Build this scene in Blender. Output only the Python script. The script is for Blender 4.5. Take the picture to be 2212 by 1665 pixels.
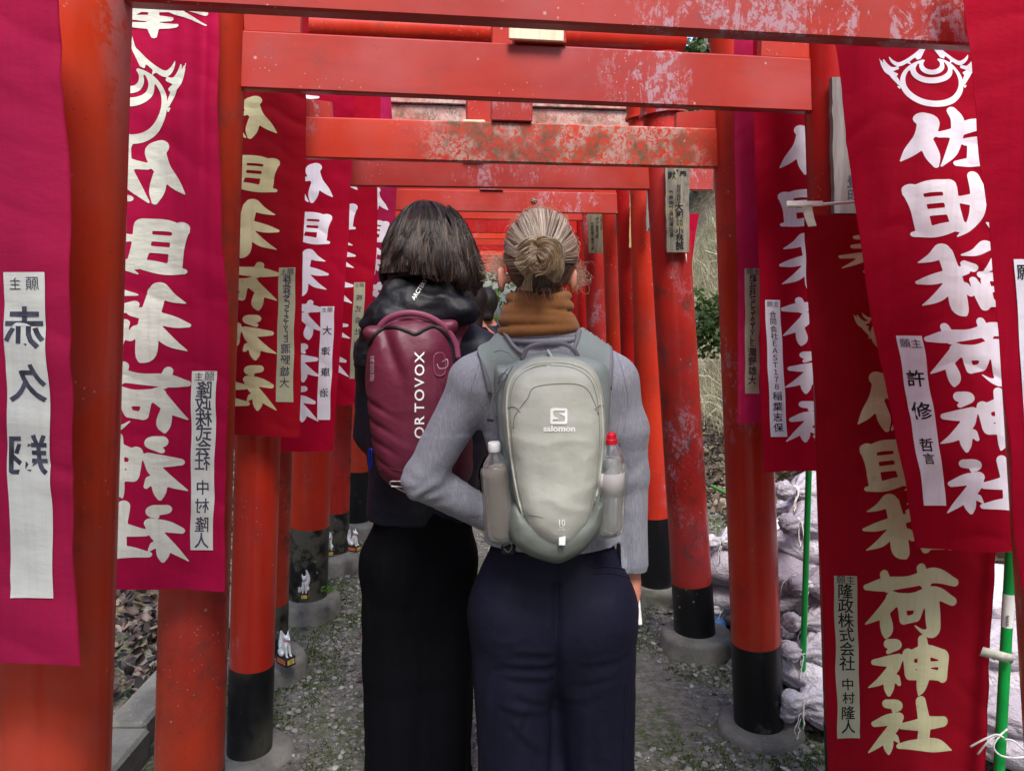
import bpy, math, random
import numpy as np
from mathutils import Vector
from mathutils.bvhtree import BVHTree

scene = bpy.context.scene
for _o in list(bpy.data.objects):
    bpy.data.objects.remove(_o, do_unlink=True)
random.seed(7); rng = np.random.default_rng(7)

# ------------------------------------------------------------------ camera, sky, sun, exposure
FPX, CXP, CYP, HOR = 1660.0, 1106.0, 832.5, 640.0       # photograph measured on a 2212 px wide copy
PITCH = math.atan((CYP - HOR) / FPX)
CAM = np.array([0.0, 0.0, 1.6])
cam_d = bpy.data.cameras.new('camera'); cam = bpy.data.objects.new('camera', cam_d)
scene.collection.objects.link(cam)
cam.location = CAM; cam.rotation_euler = (math.pi/2 - PITCH, 0, 0)
cam_d.sensor_width = 36; cam_d.lens = 36*FPX/2212; cam_d.clip_start = 0.02; cam_d.clip_end = 400
scene.camera = cam

SUN_EL, SUN_AZ = math.radians(56), math.radians(168)      # azimuth clockwise from +Y
world = bpy.data.worlds.new('World'); scene.world = world; world.use_nodes = True
_nt = world.node_tree; _bg = _nt.nodes['Background']
_sky = _nt.nodes.new('ShaderNodeTexSky'); _sky.sky_type = 'NISHITA'; _sky.sun_disc = False
_sky.sun_elevation = SUN_EL; _sky.sun_rotation = SUN_AZ; _sky.air_density = 1.0; _sky.dust_density = 1.5
_sky.ozone_density = 1.0
_nt.links.new(_sky.outputs[0], _bg.inputs[0]); _bg.inputs[1].default_value = 0.14
sun_d = bpy.data.lights.new('sun', 'SUN'); sun_d.energy = 1.9; sun_d.angle = math.radians(22); sun_d.color = (1.0, 0.96, 0.9)
sun = bpy.data.objects.new('sun', sun_d); scene.collection.objects.link(sun)
_sd = Vector((math.sin(SUN_AZ)*math.cos(SUN_EL), math.cos(SUN_AZ)*math.cos(SUN_EL), math.sin(SUN_EL)))
sun.rotation_euler = _sd.to_track_quat('Z', 'Y').to_euler()
scene.view_settings.view_transform = 'Standard'; scene.view_settings.look = 'None'
scene.view_settings.exposure = 1.5; scene.view_settings.gamma = 1.0
scene.view_settings.use_curve_mapping = False

# ------------------------------------------------------------------ helpers
def P(px, py, d):
    """point seen at (px, py) of the photograph at depth d (metres along +Y)"""
    px = np.asarray(px, float); py = np.asarray(py, float); d = np.asarray(d, float)
    a = (px - CXP)/FPX; b = (CYP - py)/FPX
    dy = math.cos(PITCH) + b*math.sin(PITCH); dz = -math.sin(PITCH) + b*math.cos(PITCH)
    t = d/dy
    return np.stack(np.broadcast_arrays(CAM[0] + a*t, d + 0*t, CAM[2] + dz*t), -1)

def new_mesh(name, v, f, smooth=True, mat=None):
    me = bpy.data.meshes.new(name)
    v = np.asarray(v, np.float32)
    if isinstance(f, np.ndarray):
        n, k = f.shape
        me.vertices.add(len(v)); me.vertices.foreach_set('co', v.ravel())
        me.loops.add(n*k); me.loops.foreach_set('vertex_index', f.astype(np.int32).ravel())
        me.polygons.add(n); me.polygons.foreach_set('loop_start', np.arange(0, n*k, k, dtype=np.int32))
        me.update(calc_edges=True)
    else:
        me.from_pydata(v.tolist(), [], [list(map(int, q)) for q in f]); me.update()
    me.validate()
    me.polygons.foreach_set('use_smooth', np.full(len(me.polygons), smooth))
    if mat: me.materials.append(mat)
    return me

def link(o):
    scene.collection.objects.link(o); return o

def tag(o, label=None, cat=None, group=None, kind=None):
    if label: o['label'] = label
    if cat: o['category'] = cat
    if group: o['group'] = group
    if kind: o['kind'] = kind
    return o

def thing(name, base, label, cat, group=None):
    o = link(bpy.data.objects.new(name, None)); o.location = base; o.empty_display_size = 0.1
    return tag(o, label, cat, group)

def put(name, v, f, mat, parent=None, smooth=True, base=None):
    """mesh in world coordinates -> object (child of parent, coordinates relative to it)"""
    v = np.asarray(v, float)
    off = np.zeros(3)
    if parent is not None:
        p = parent
        while p is not None:
            off = off + np.array(p.location); p = p.parent
    elif base is not None:
        off = np.array(base, float)
    me = new_mesh(name, v - off, f, smooth, mat)
    o = link(bpy.data.objects.new(name, me))
    if parent is not None: o.parent = parent
    elif base is not None: o.location = off
    return o

def copy_tree(o, parent=None):
    c = o.copy(); scene.collection.objects.link(c); c.parent = parent
    for ch in [x for x in scene.objects if x.parent == o]:
        copy_tree(ch, c)
    return c

class MB:
    def __init__(s): s.v = []; s.f = []; s.n = 0
    def add(s, v, f):
        v = np.asarray(v, float); s.v.append(v); s.f += [[i + s.n for i in q] for q in f]; s.n += len(v); return s
    def box(s, c, h, ax=None, bevel=0.0):
        """box with centre c, half sizes h, axes ax (3 rows), chamfered edges"""
        h = np.array(h, float); ax = np.eye(3) if ax is None else np.array(ax, float)
        b = min(bevel, h.min()*0.45)
        if b <= 0:
            co = np.array([[x, y, z] for x in (-1, 1) for y in (-1, 1) for z in (-1, 1)])*h
            f = [[0,1,3,2],[4,6,7,5],[0,4,5,1],[2,3,7,6],[0,2,6,4],[1,5,7,3]]
            return s.add(co @ ax + np.array(c), f)
        pts = []; idx = {}
        for i, sx in enumerate((-1, 1)):
            for j, sy in enumerate((-1, 1)):
                for k, sz in enumerate((-1, 1)):
                    sg = np.array([sx, sy, sz])
                    for a in range(3):
                        q = sg*(h - b); q[a] = sg[a]*h[a]
                        idx[(i, j, k, a)] = len(pts); pts.append(q)
        f = []
        for a in range(3):
            u, w = (a+1) % 3, (a+2) % 3
            for sgn in (0, 1):
                q = []
                for cu, cw in ((0, 0), (1, 0), (1, 1), (0, 1)):
                    t = [0, 0, 0]; t[a] = sgn; t[u] = cu; t[w] = cw
                    q.append(idx[(t[0], t[1], t[2], a)])
                f.append(q if sgn else q[::-1])
            for cu in (0, 1):
                for cw in (0, 1):
                    t0 = [0, 0, 0]; t0[u] = cu; t0[w] = cw; t1 = list(t0); t1[a] = 1
                    q = [idx[(*t0, u)], idx[(*t1, u)], idx[(*t1, w)], idx[(*t0, w)]]
                    f.append(q if (cu ^ cw) else q[::-1])
        for i in (0, 1):
            for j in (0, 1):
                for k in (0, 1):
                    q = [idx[(i, j, k, a)] for a in range(3)]
                    f.append(q if (i+j+k) % 2 else q[::-1])
        return s.add(np.array(pts) @ ax + np.array(c), f)
    def tube(s, pts, rad, n=8, caps=True, flat=1.0, up=None):
        pts = np.asarray(pts, float); m = len(pts)
        rad = np.broadcast_to(np.asarray(rad, float), (m,))
        t = np.gradient(pts, axis=0); t /= np.linalg.norm(t, axis=1)[:, None] + 1e-12
        u = np.array([0, 0, 1.0]) if up is None else np.array(up, float)
        if abs(t[0] @ u) > 0.95: u = np.array([1.0, 0, 0])
        vs = []
        a = np.linspace(0, 2*math.pi, n, endpoint=False)
        for i in range(m):
            u = u - t[i]*(u @ t[i]); u /= np.linalg.norm(u) + 1e-12
            w = np.cross(t[i], u)
            vs.append(pts[i] + rad[i]*(np.cos(a)[:, None]*w + flat*np.sin(a)[:, None]*u))
        v = np.concatenate(vs); f = []
        for i in range(m-1):
            for j in range(n):
                f.append([i*n+j, i*n+(j+1) % n, (i+1)*n+(j+1) % n, (i+1)*n+j])
        if caps: f.append(list(range(n))[::-1]); f.append([(m-1)*n+j for j in range(n)])
        return s.add(v, f)
    def cyl(s, a, b, ra, rb=None, n=32, caps=True, rings=1):
        a = np.array(a, float); b = np.array(b, float); rb = ra if rb is None else rb
        t = np.linspace(0, 1, rings+1)
        return s.tube(a + (b-a)*t[:, None], ra + (rb-ra)*t, n, caps, up=(1, 0, 0))
    def put(s, name, mat, parent=None, smooth=True, base=None):
        if not s.v: print('EMPTY', name); return None
        return put(name, np.concatenate(s.v), s.f, mat, parent, smooth, base)

def sharp(o, deg=40):
    me = o.data
    me.set_sharp_from_angle(angle=math.radians(deg)); return o

# value noise on points
def _hash(i, j, k, seed):
    h = (i*374761393 + j*668265263 + k*2147483647 + seed*1274126177) & 0xFFFFFFFF
    h = ((h ^ (h >> 13))*1274126177) & 0xFFFFFFFF
    return ((h ^ (h >> 16)) & 0xFFFF)/65535.0
def noise(p, sc=1.0, seed=0, octv=1):
    p = np.asarray(p, float); out = 0; amp = 1; tot = 0
    if np.isscalar(sc): sc = np.array([sc]*3)
    sc = np.array(sc, float)
    for o in range(octv):
        q = p*sc*(2**o) + 31.7*o; i = np.floor(q).astype(np.int64); fr = q - i; fr = fr*fr*(3 - 2*fr)
        r = 0
        for a in (0, 1):
            for b in (0, 1):
                for c in (0, 1):
                    w = (fr[..., 0] if a else 1-fr[..., 0])*(fr[..., 1] if b else 1-fr[..., 1])*(fr[..., 2] if c else 1-fr[..., 2])
                    r = r + w*_hash(i[..., 0]+a, i[..., 1]+b, i[..., 2]+c, seed+o)
        out = out + amp*(r*2-1); tot += amp; amp *= 0.5
    return out/tot

# ------------------------------------------------------------------ implicit surfaces
class Sdf:
    def __init__(s, lo, hi, h):
        s.lo = np.array(lo, float); s.h = h
        s.n = np.maximum(((np.array(hi) - s.lo)/h).astype(int) + 2, 4)
        s.F = np.full(tuple(s.n), 1.0, np.float32)
    def _blk(s, lo, hi, m):
        a = np.clip(((np.array(lo) - m - s.lo)/s.h).astype(int), 0, s.n - 1)
        b = np.clip(((np.array(hi) + m - s.lo)/s.h).astype(int) + 2, 0, s.n)
        if (b <= a).any(): return None, None
        g = [s.lo[i] + s.h*np.arange(a[i], b[i]) for i in range(3)]
        X, Y, Z = np.meshgrid(*g, indexing='ij', sparse=True)
        return (slice(a[0], b[0]), slice(a[1], b[1]), slice(a[2], b[2])), (X, Y, Z)
    def _mix(s, sl, d, k, sub=False):
        F = s.F[sl]
        if sub:
            a, b = F, -d
            if k > 0:
                hh = np.maximum(k - np.abs(a-b), 0)/k; s.F[sl] = np.maximum(a, b) + hh*hh*k/4
            else: s.F[sl] = np.maximum(a, b)
            return
        if k > 0:
            hh = np.maximum(k - np.abs(F-d), 0)/k; s.F[sl] = np.minimum(F, d) - hh*hh*k/4
        else: s.F[sl] = np.minimum(F, d)
    def cone(s, a, b, ra, rb=None, k=0.02, sy=1.0, sub=False):
        a = np.array(a, float); b = np.array(b, float); rb = ra if rb is None else rb
        R = max(ra, rb)
        sl, g = s._blk(np.minimum(a, b) - R*max(1, sy), np.maximum(a, b) + R*max(1, sy), k + 3*s.h)
        if sl is None: return s
        X, Y, Z = g
        ba = b - a; ba2 = ba.copy(); ba2[1] /= sy; L = ba2 @ ba2 + 1e-12
        x, y, z = X-a[0], (Y-a[1])/sy, Z-a[2]
        t = np.clip((x*ba2[0] + y*ba2[1] + z*ba2[2])/L, 0, 1)
        d = np.sqrt((x-t*ba2[0])**2 + (y-t*ba2[1])**2 + (z-t*ba2[2])**2) - (ra + (rb-ra)*t)
        s._mix(sl, d*min(1, sy), k, sub); return s
    def chain(s, pts, rads, k=0.02, sy=1.0):
        for i in range(len(pts)-1): s.cone(pts[i], pts[i+1], rads[i], rads[i+1], k, sy)
        return s
    def ell(s, c, r, k=0.02, rot=None, sub=False):
        c = np.array(c, float); r = np.array(r, float); R = r.max()
        sl, g = s._blk(c - R, c + R, k + 3*s.h)
        if sl is None: return s
        X, Y, Z = g; x, y, z = X-c[0], Y-c[1], Z-c[2]
        if rot is not None:
            M = np.array(rot); x, y, z = (M[0, 0]*x+M[0, 1]*y+M[0, 2]*z, M[1, 0]*x+M[1, 1]*y+M[1, 2]*z, M[2, 0]*x+M[2, 1]*y+M[2, 2]*z)
        k0 = np.sqrt((x/r[0])**2 + (y/r[1])**2 + (z/r[2])**2)
        k1 = np.sqrt((x/r[0]**2)**2 + (y/r[1]**2)**2 + (z/r[2]**2)**2)
        s._mix(sl, k0*(k0-1)/(k1+1e-9), k, sub); return s
    def poly(s, out, yc, hy, r=0.02, k=0.01, dome=0.0, sub=False, tilt=0.0):
        """outline in (x,z), thickness 2*hy round yc, rounded by r, domed by dome away from the rim; tilt = dy/dz"""
        out = np.array(out, float); z0 = out[:, 1].mean()
        T = abs(tilt)*np.ptp(out[:, 1])
        lo = [out[:, 0].min(), yc-hy-dome-T, out[:, 1].min()]; hi = [out[:, 0].max(), yc+hy+dome+T, out[:, 1].max()]
        sl, g = s._blk(lo, hi, k + 3*s.h)
        if sl is None: return s
        X, Y, Z = g
        XX, ZZ = X[:, 0, 0][:, None], Z[0, 0, :][None, :]
        d2 = np.full((XX.shape[0], ZZ.shape[1]), 1e9); sg = np.ones_like(d2)
        n = len(out)
        for i in range(n):
            a, b = out[i], out[(i+1) % n]; e = b-a
            wx, wz = XX-a[0], ZZ-a[1]
            t = np.clip((wx*e[0]+wz*e[1])/(e@e+1e-12), 0, 1)
            d2 = np.minimum(d2, (wx-t*e[0])**2 + (wz-t*e[1])**2)
            c = ((a[1] > ZZ) != (b[1] > ZZ)) & (XX < (b[0]-a[0])*(ZZ-a[1])/(b[1]-a[1]+1e-12)+a[0])
            sg = np.where(c, -sg, sg)
        D = (np.sqrt(d2)*sg)[:, None, :]
        hh = hy + dome*(1 - np.exp(np.minimum(D, 0)/0.06))
        dy = np.abs(Y - yc - tilt*(Z - z0)) - hh
        q1, q2 = D + r, dy + r
        d = np.minimum(np.maximum(q1, q2), 0) + np.sqrt(np.maximum(q1, 0)**2 + np.maximum(q2, 0)**2) - r
        s._mix(sl, d.astype(np.float32), k, sub); return s
    def clip(s, axis, val, keep_above):
        g = s.lo[axis] + s.h*np.arange(s.n[axis]); sh = [1, 1, 1]; sh[axis] = -1
        d = (val - g if keep_above else g - val).reshape(sh)
        s.F = np.maximum(s.F, d.astype(np.float32)); return s
    def mesh(s):
        F = s.F; F[0] = F[-1] = 1; F[:, 0] = F[:, -1] = 1; F[:, :, 0] = F[:, :, -1] = 1
        S = F < 0; nx, ny, nz = F.shape
        cnt = np.zeros((nx-1, ny-1, nz-1), np.int8)
        for a in (0, 1):
            for b in (0, 1):
                for c in (0, 1): cnt += S[a:nx-1+a, b:ny-1+b, c:nz-1+c]
        mixed = (cnt > 0) & (cnt < 8); ids = np.full(mixed.shape, -1, np.int64)
        I, J, K = np.nonzero(mixed); ids[I, J, K] = np.arange(len(I))
        acc = np.zeros((len(I), 3)); w = np.zeros(len(I))
        C = [(a, b, c) for a in (0, 1) for b in (0, 1) for c in (0, 1)]
        for p in C:
            for ax in range(3):
                if p[ax]: continue
                q = list(p); q[ax] = 1
                fa = F[I+p[0], J+p[1], K+p[2]]; fb = F[I+q[0], J+q[1], K+q[2]]
                m = (fa < 0) != (fb < 0); t = np.where(m, fa/(fa-fb+1e-20), 0)
                pos = np.repeat(np.array(p, float)[None], len(I), 0); pos[:, ax] += t
                acc += pos*m[:, None]; w += m
        V = s.lo + s.h*(np.stack([I, J, K], 1) + acc/w[:, None])
        Q = []
        for ax in range(3):
            u, v = (ax+1) % 3, (ax+2) % 3
            sl0 = [slice(1, -1)]*3; sl0[ax] = slice(0, -1); sl1 = [slice(1, -1)]*3; sl1[ax] = slice(1, None)
            A, B = S[tuple(sl0)], S[tuple(sl1)]; m = A != B
            idx = np.stack(np.nonzero(m), 1); off = np.ones(3, int); off[ax] = 0; idx = idx + off
            flip = A[m]
            def cell(du, dv):
                c = idx.copy(); c[:, u] -= du; c[:, v] -= dv; return ids[c[:, 0], c[:, 1], c[:, 2]]
            q = np.stack([cell(1, 1), cell(0, 1), cell(0, 0), cell(1, 0)], 1)
            q[~flip] = q[~flip][:, ::-1]; Q.append(q)
        Q = np.concatenate(Q); Q = Q[(Q >= 0).all(1)]
        return V, Q

def normals(v, q):
    n = np.zeros_like(v); a, b, c, d = v[q[:, 0]], v[q[:, 1]], v[q[:, 2]], v[q[:, 3]]
    fn = np.cross(c-a, d-b)
    for i in range(4): np.add.at(n, q[:, i], fn)
    return n/(np.linalg.norm(n, axis=1)[:, None] + 1e-12)
def relax(v, q, it=2, lam=0.5):
    for _ in range(it):
        s = np.zeros_like(v); c = np.zeros(len(v))
        for i in range(4):
            j = (i+1) % 4
            np.add.at(s, q[:, i], v[q[:, j]]); np.add.at(c, q[:, i], 1)
            np.add.at(s, q[:, j], v[q[:, i]]); np.add.at(c, q[:, j], 1)
        v = v + lam*(s/c[:, None] - v)
    return v
def bvh(v, q): return BVHTree.FromPolygons([tuple(x) for x in v], [tuple(map(int, x)) for x in q])
def sdf_obj(name, S, mat, parent=None, disp=None, it=2, base=None):
    v, q = S.mesh(); v = relax(v, q, it)
    if disp is not None: v = v + normals(v, q)*disp(v)[:, None]
    o = put(name, v, q, mat, parent, True, base); return o, v, q

def cast(tree, px, py, off=0.0015, dmax=4.0):
    """build-time helper: find where a seam or print seen at (px,py) lies on a curved surface"""
    px = np.atleast_1d(np.asarray(px, float)); py = np.atleast_1d(np.asarray(py, float)); out = np.zeros((len(px), 3)); last = None; ok = np.ones(len(px), bool)
    o = Vector(CAM)
    for i in range(len(px)):
        t = P(px[i], py[i], 1.0) - CAM; t /= np.linalg.norm(t)
        hit, nrm, _, dist = tree.ray_cast(o, Vector(t), dmax)
        if hit is None:
            ok[i] = False; out[i] = last if last is not None else P(px[i], py[i], 2.0); continue
        if nrm.dot(Vector(t)) > 0: nrm = -nrm
        last = np.array(hit) + off*np.array(nrm); out[i] = last
    return out, ok
def spline(pts, n=24):
    """Catmull-Rom through pts"""
    p = np.asarray(pts, float)
    if len(p) < 3: return p[0] + (p[-1]-p[0])*np.linspace(0, 1, n)[:, None]
    q = np.vstack([2*p[0]-p[1], p, 2*p[-1]-p[-2]]); m = len(p)-1
    t = np.linspace(0, m-1e-6, n); i = t.astype(int); f = (t-i)[:, None]
    a, b, c, d = q[i], q[i+1], q[i+2], q[i+3]
    return 0.5*((2*b) + (c-a)*f + (2*a-5*b+4*c-d)*f*f + (3*b-a-3*c+d)*f**3)
def seam(tree, pts, r, n=30, off=0.001, flat=1.0, k=6):
    s = spline(pts, n); w, ok = cast(tree, s[:, 0], s[:, 1], off)
    w = w[ok]
    m = MB()
    if len(w) > 2: m.tube(w, r, k, flat=flat)
    return m

# ------------------------------------------------------------------ printed characters
_txt = {}
def text_mesh(ch, bold=0.0):
    """Blender's own font -> (verts (n,2) in a 1x1 em box, faces)"""
    key = (ch, bold)
    if key in _txt: return _txt[key]
    c = bpy.data.curves.new('t', 'FONT'); c.body = ch; c.size = 1.0; c.resolution_u = 3; c.offset = bold
    c.align_x = 'CENTER'; c.fill_mode = 'BOTH'
    o = bpy.data.objects.new('t', c); scene.collection.objects.link(o)
    dg = bpy.context.evaluated_depsgraph_get(); dg.update()
    m = o.evaluated_get(dg).to_mesh()
    v = np.array([(x.co[0], x.co[1]) for x in m.vertices]) if len(m.vertices) else np.zeros((0, 2))
    f = [list(p.vertices) for p in m.polygons]
    o.evaluated_get(dg).to_mesh_clear()
    bpy.data.objects.remove(o, do_unlink=True); bpy.data.curves.remove(c)
    _txt[key] = (v, f); return _txt[key]
# ------------------------------------------------------------------ materials
def srgb(r, g, b):
    f = lambda c: (c/255/12.92 if c/255 <= 0.04045 else ((c/255+0.055)/1.055)**2.4)
    return (f(r), f(g), f(b), 1.0)

class NT:
    def __init__(s, name):
        s.m = bpy.data.materials.new(name); s.m.use_nodes = True; s.t = s.m.node_tree
        s.b = s.t.nodes['Principled BSDF']; s.out = s.t.nodes['Material Output']
    def n(s, typ, **kw):
        x = s.t.nodes.new(typ)
        for k, v in kw.items():
            if k.startswith('i_'):
                key = k[2:]; key = int(key) if key.isdigit() else key
                x.inputs[key].default_value = v
            else: setattr(x, k, v)
        return x
    def l(s, a, b): s.t.links.new(a, b)
    def coord(s, scale=(1, 1, 1), rand=True):
        tc = s.n('ShaderNodeTexCoord'); mp = s.n('ShaderNodeMapping'); mp.inputs['Scale'].default_value = scale
        s.l(tc.outputs['Object'], mp.inputs['Vector'])
        if rand:
            oi = s.n('ShaderNodeObjectInfo'); mm = s.n('ShaderNodeVectorMath', operation='SCALE'); mm.inputs[0].default_value = (37.0, 53.0, 19.0)
            s.l(oi.outputs['Random'], mm.inputs['Scale']); s.l(mm.outputs[0], mp.inputs['Location'])
        return mp.outputs[0]
    def noise(s, vec, scale, detail=4, rough=0.55, dist=0.0):
        x = s.n('ShaderNodeTexNoise'); x.inputs['Scale'].default_value = scale; x.inputs['Detail'].default_value = detail
        x.inputs['Roughness'].default_value = rough; x.inputs['Distortion'].default_value = dist
        s.l(vec, x.inputs['Vector']); return x.outputs['Fac']
    def vor(s, vec, scale, feature='F1'):
        x = s.n('ShaderNodeTexVoronoi', feature=feature); x.inputs['Scale'].default_value = scale; s.l(vec, x.inputs['Vector']); return x
    def ramp(s, fac, a, b, lo=0.0, hi=1.0):
        x = s.n('ShaderNodeMapRange', interpolation_type='SMOOTHSTEP')
        for k, v in (('From Min', a), ('From Max', b), ('To Min', lo), ('To Max', hi)): x.inputs[k].default_value = v
        s.l(fac, x.inputs['Value']); return x.outputs[0]
    def math(s, op, a, b=None):
        x = s.n('ShaderNodeMath', operation=op)
        for i, q in enumerate((a, b)):
            if q is None: continue
            if hasattr(q, 'is_linked') or hasattr(q, 'links'): s.l(q, x.inputs[i])
            else: x.inputs[i].default_value = q
        return x.outputs[0]
    def mix(s, fac, a, b, mode='MIX'):
        x = s.n('ShaderNodeMix', data_type='RGBA', blend_type=mode)
        for sock, q in ((x.inputs['Factor'], fac), (x.inputs['A'], a), (x.inputs['B'], b)):
            if hasattr(q, 'links'): s.l(q, sock)
            else: sock.default_value = q
        return next(o for o in x.outputs if o.type == 'RGBA')
    def bump(s, h, strength=0.3, dist=0.01, prev=None):
        x = s.n('ShaderNodeBump'); x.inputs['Strength'].default_value = strength; x.inputs['Distance'].default_value = dist
        s.l(h, x.inputs['Height'])
        if prev is not None: s.l(prev, x.inputs['Normal'])
        return x.outputs[0]
    def set(s, **kw):
        for k, v in kw.items():
            key = k.replace('_', ' ')
            sock = s.b.inputs[key]
            if hasattr(v, 'links'): s.l(v, sock)
            else: sock.default_value = v
        return s

def axis(s, vec, i):
    x = s.n('ShaderNodeSeparateXYZ'); s.l(vec, x.inputs[0]); return x.outputs[i]

def m_paint(name, base, dark, bloom=0.0, lichen=0.0, dirt=0.3, rough=0.3, xr=None, bloomc=(0.40, 0.33, 0.39, 1), pillar=False, zone=None):
    s = NT(name); v = s.coord(); raw = s.coord(rand=False)
    n1 = s.noise(v, 2.2, 3); n2 = s.noise(v, 11, 6, 0.65); n3 = s.noise(v, 60, 4, 0.7)
    c = s.mix(s.ramp(n1, 0.3, 0.75), base, dark)
    sc = s.coord((9, 9, 0.9)) if pillar else s.coord((1.2, 9, 9))
    c = s.mix(s.ramp(s.noise(sc, 3, 4, 0.6), 0.45, 0.8, 0, 0.35), c, tuple(x*0.6 for x in dark[:3]) + (1,))
    # grime, mould blotches
    g = s.math('MULTIPLY', s.ramp(n2, 0.56 - 0.12*dirt, 0.80 - 0.1*dirt), s.ramp(s.noise(v, 1.6, 2), 0.38, 0.62))
    c = s.mix(s.math('MULTIPLY', g, 0.85*min(1, dirt*1.3)), c, (0.045, 0.028, 0.02, 1))
    rg = s.math('MULTIPLY', g, 0.3)
    # chalky bloom running down
    st = s.coord((5, 5, 2.4))
    if bloom > 0:
        big = s.noise(v, 1.7, 2)
        bm = s.math('MULTIPLY', s.ramp(big, 0.62 - 0.2*bloom, 0.72 - 0.2*bloom), s.ramp(s.noise(st, 3.0, 8, 0.78, 0.4), 0.53 - 0.06*bloom, 0.57 - 0.06*bloom))
        fine = s.ramp(s.noise(v, 55, 5, 0.8), 0.46, 0.52)
        bm = s.math('MULTIPLY', bm, s.math('MAXIMUM', fine, 0.15))
        if zone: bm = s.math('MULTIPLY', s.ramp(axis(s, raw, 0), zone[0], zone[1]), s.math('MULTIPLY', s.ramp(axis(s, raw, 2), zone[2], zone[3]), s.math('MAXIMUM', s.math('MULTIPLY', s.ramp(s.noise(v, 16, 6, 0.75), 0.42, 0.52), 0.9), bm)))
        haze = s.math('MULTIPLY', s.ramp(s.noise(v, 3.4, 3), 0.40, 0.75), 0.25*bloom)
        c = s.mix(s.math('MAXIMUM', s.math('MULTIPLY', bm, 0.62), haze), c, bloomc)
        rg = s.math('MAXIMUM', rg, s.math('MULTIPLY', bm, 0.4))
    if lichen > 0:
        lm = s.math('MULTIPLY', s.ramp(s.noise(v, 55, 5, 0.8, 1.0), 0.44, 0.54), s.ramp(s.noise(st, 1.6, 3, 0.6), 0.58-0.2*lichen, 0.70-0.2*lichen))
        if xr:
            x0 = axis(s, raw, 0)
            lm = s.math('MULTIPLY', lm, s.math('MULTIPLY', s.ramp(x0, xr[0], xr[0]+0.12), s.ramp(x0, xr[1], xr[1]-0.15)))
        lc = s.mix(s.ramp(s.noise(v, 12, 4), 0.4, 0.6), (0.13, 0.11, 0.06, 1), (0.50, 0.40, 0.34, 1))
        c = s.mix(s.math('MULTIPLY', lm, 0.85), c, lc); rg = s.math('MAXIMUM', rg, s.math('MULTIPLY', lm, 0.45))
    # pale splashes
    vo = s.vor(v, 26); dots = s.math('MULTIPLY', s.ramp(vo.outputs['Distance'], 0.13, 0.07), s.ramp(s.noise(v, 7, 2), 0.55, 0.62))
    vo2 = s.vor(v, 75); dots2 = s.math('MULTIPLY', s.ramp(vo2.outputs['Distance'], 0.16, 0.09), s.ramp(s.noise(v, 4, 2), 0.52, 0.6))
    c = s.mix(s.math('MULTIPLY', s.math('MAXIMUM', dots, dots2), 0.5), c, (0.6, 0.5, 0.47, 1))
    vo3 = s.vor(v, 55); d3 = s.math('MULTIPLY', s.ramp(vo3.outputs['Distance'], 0.15, 0.08), s.ramp(s.noise(v, 5.5, 2), 0.50, 0.58))
    c = s.mix(s.math('MULTIPLY', d3, 0.6*min(1, dirt+0.3)), c, (0.05, 0.02, 0.015, 1))
    r = s.math('ADD', s.math('MULTIPLY', n2, 0.24), rough - 0.04)
    r = s.math('MINIMUM', s.math('ADD', r, rg), 0.95)
    s.set(Base_Color=c, Roughness=r, Coat_Weight=0.2, Coat_Roughness=0.18, Specular_IOR_Level=0.35)
    h = s.math('ADD', s.math('MULTIPLY', n3, 0.25), n2)
    s.set(Normal=s.bump(h, 0.12, 0.004)); return s.m

VERM = srgb(212, 66, 32); VERM2 = srgb(196, 42, 28); DRED = srgb(160, 26, 24); ORNG = srgb(222, 80, 36)
PB_old = m_paint('vermilion_weathered', srgb(184, 52, 34), srgb(168, 42, 32), bloom=0.36, dirt=0.25, rough=0.30)
PB_haze = m_paint('vermilion_chalky', srgb(174, 52, 38), srgb(156, 44, 36), bloom=0.46, dirt=0.3, rough=0.33)
PB_lich = m_paint('vermilion_lichened', srgb(216, 70, 38), srgb(200, 56, 34), bloom=0.45, lichen=1.25, dirt=0.35, rough=0.30, xr=(-0.32, 0.72))
PB_new = m_paint('vermilion_fresh', srgb(206, 66, 30), srgb(190, 48, 26), bloom=0.22, dirt=0.5, rough=0.25, pillar=True)
PP_near = m_paint('vermilion_near_pillar', srgb(204, 64, 26), srgb(186, 48, 24), bloom=0.3, dirt=0.35, rough=0.24, pillar=True, zone=(-.79, -.74, 1.15, 1.5))  # zone holds the lilac tint to the pillar's upper right edge
PP_dirty = m_paint('vermilion_pillar_mouldy', srgb(190, 58, 30), srgb(168, 44, 30), bloom=0.12, dirt=1.0, rough=0.34, pillar=True)
PP_mid = m_paint('vermilion_pillar', srgb(202, 54, 28), srgb(184, 38, 26), bloom=0.15, dirt=0.45, rough=0.28, pillar=True)
PP_red = m_paint('crimson_pillar', srgb(176, 22, 20), srgb(146, 16, 18), bloom=0.0, dirt=0.3, rough=0.3, pillar=True)
PP_bloom = m_paint('vermilion_pillar_faded', srgb(192, 42, 30), srgb(168, 26, 24), bloom=0.38, dirt=0.9, rough=0.36, pillar=True)
PB_grey = m_paint('timber_grey_lichen', srgb(196, 110, 100), srgb(150, 90, 80), bloom=0.9, lichen=1.6, dirt=0.5, rough=0.6, bloomc=(0.55, 0.5, 0.5, 1))

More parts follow.
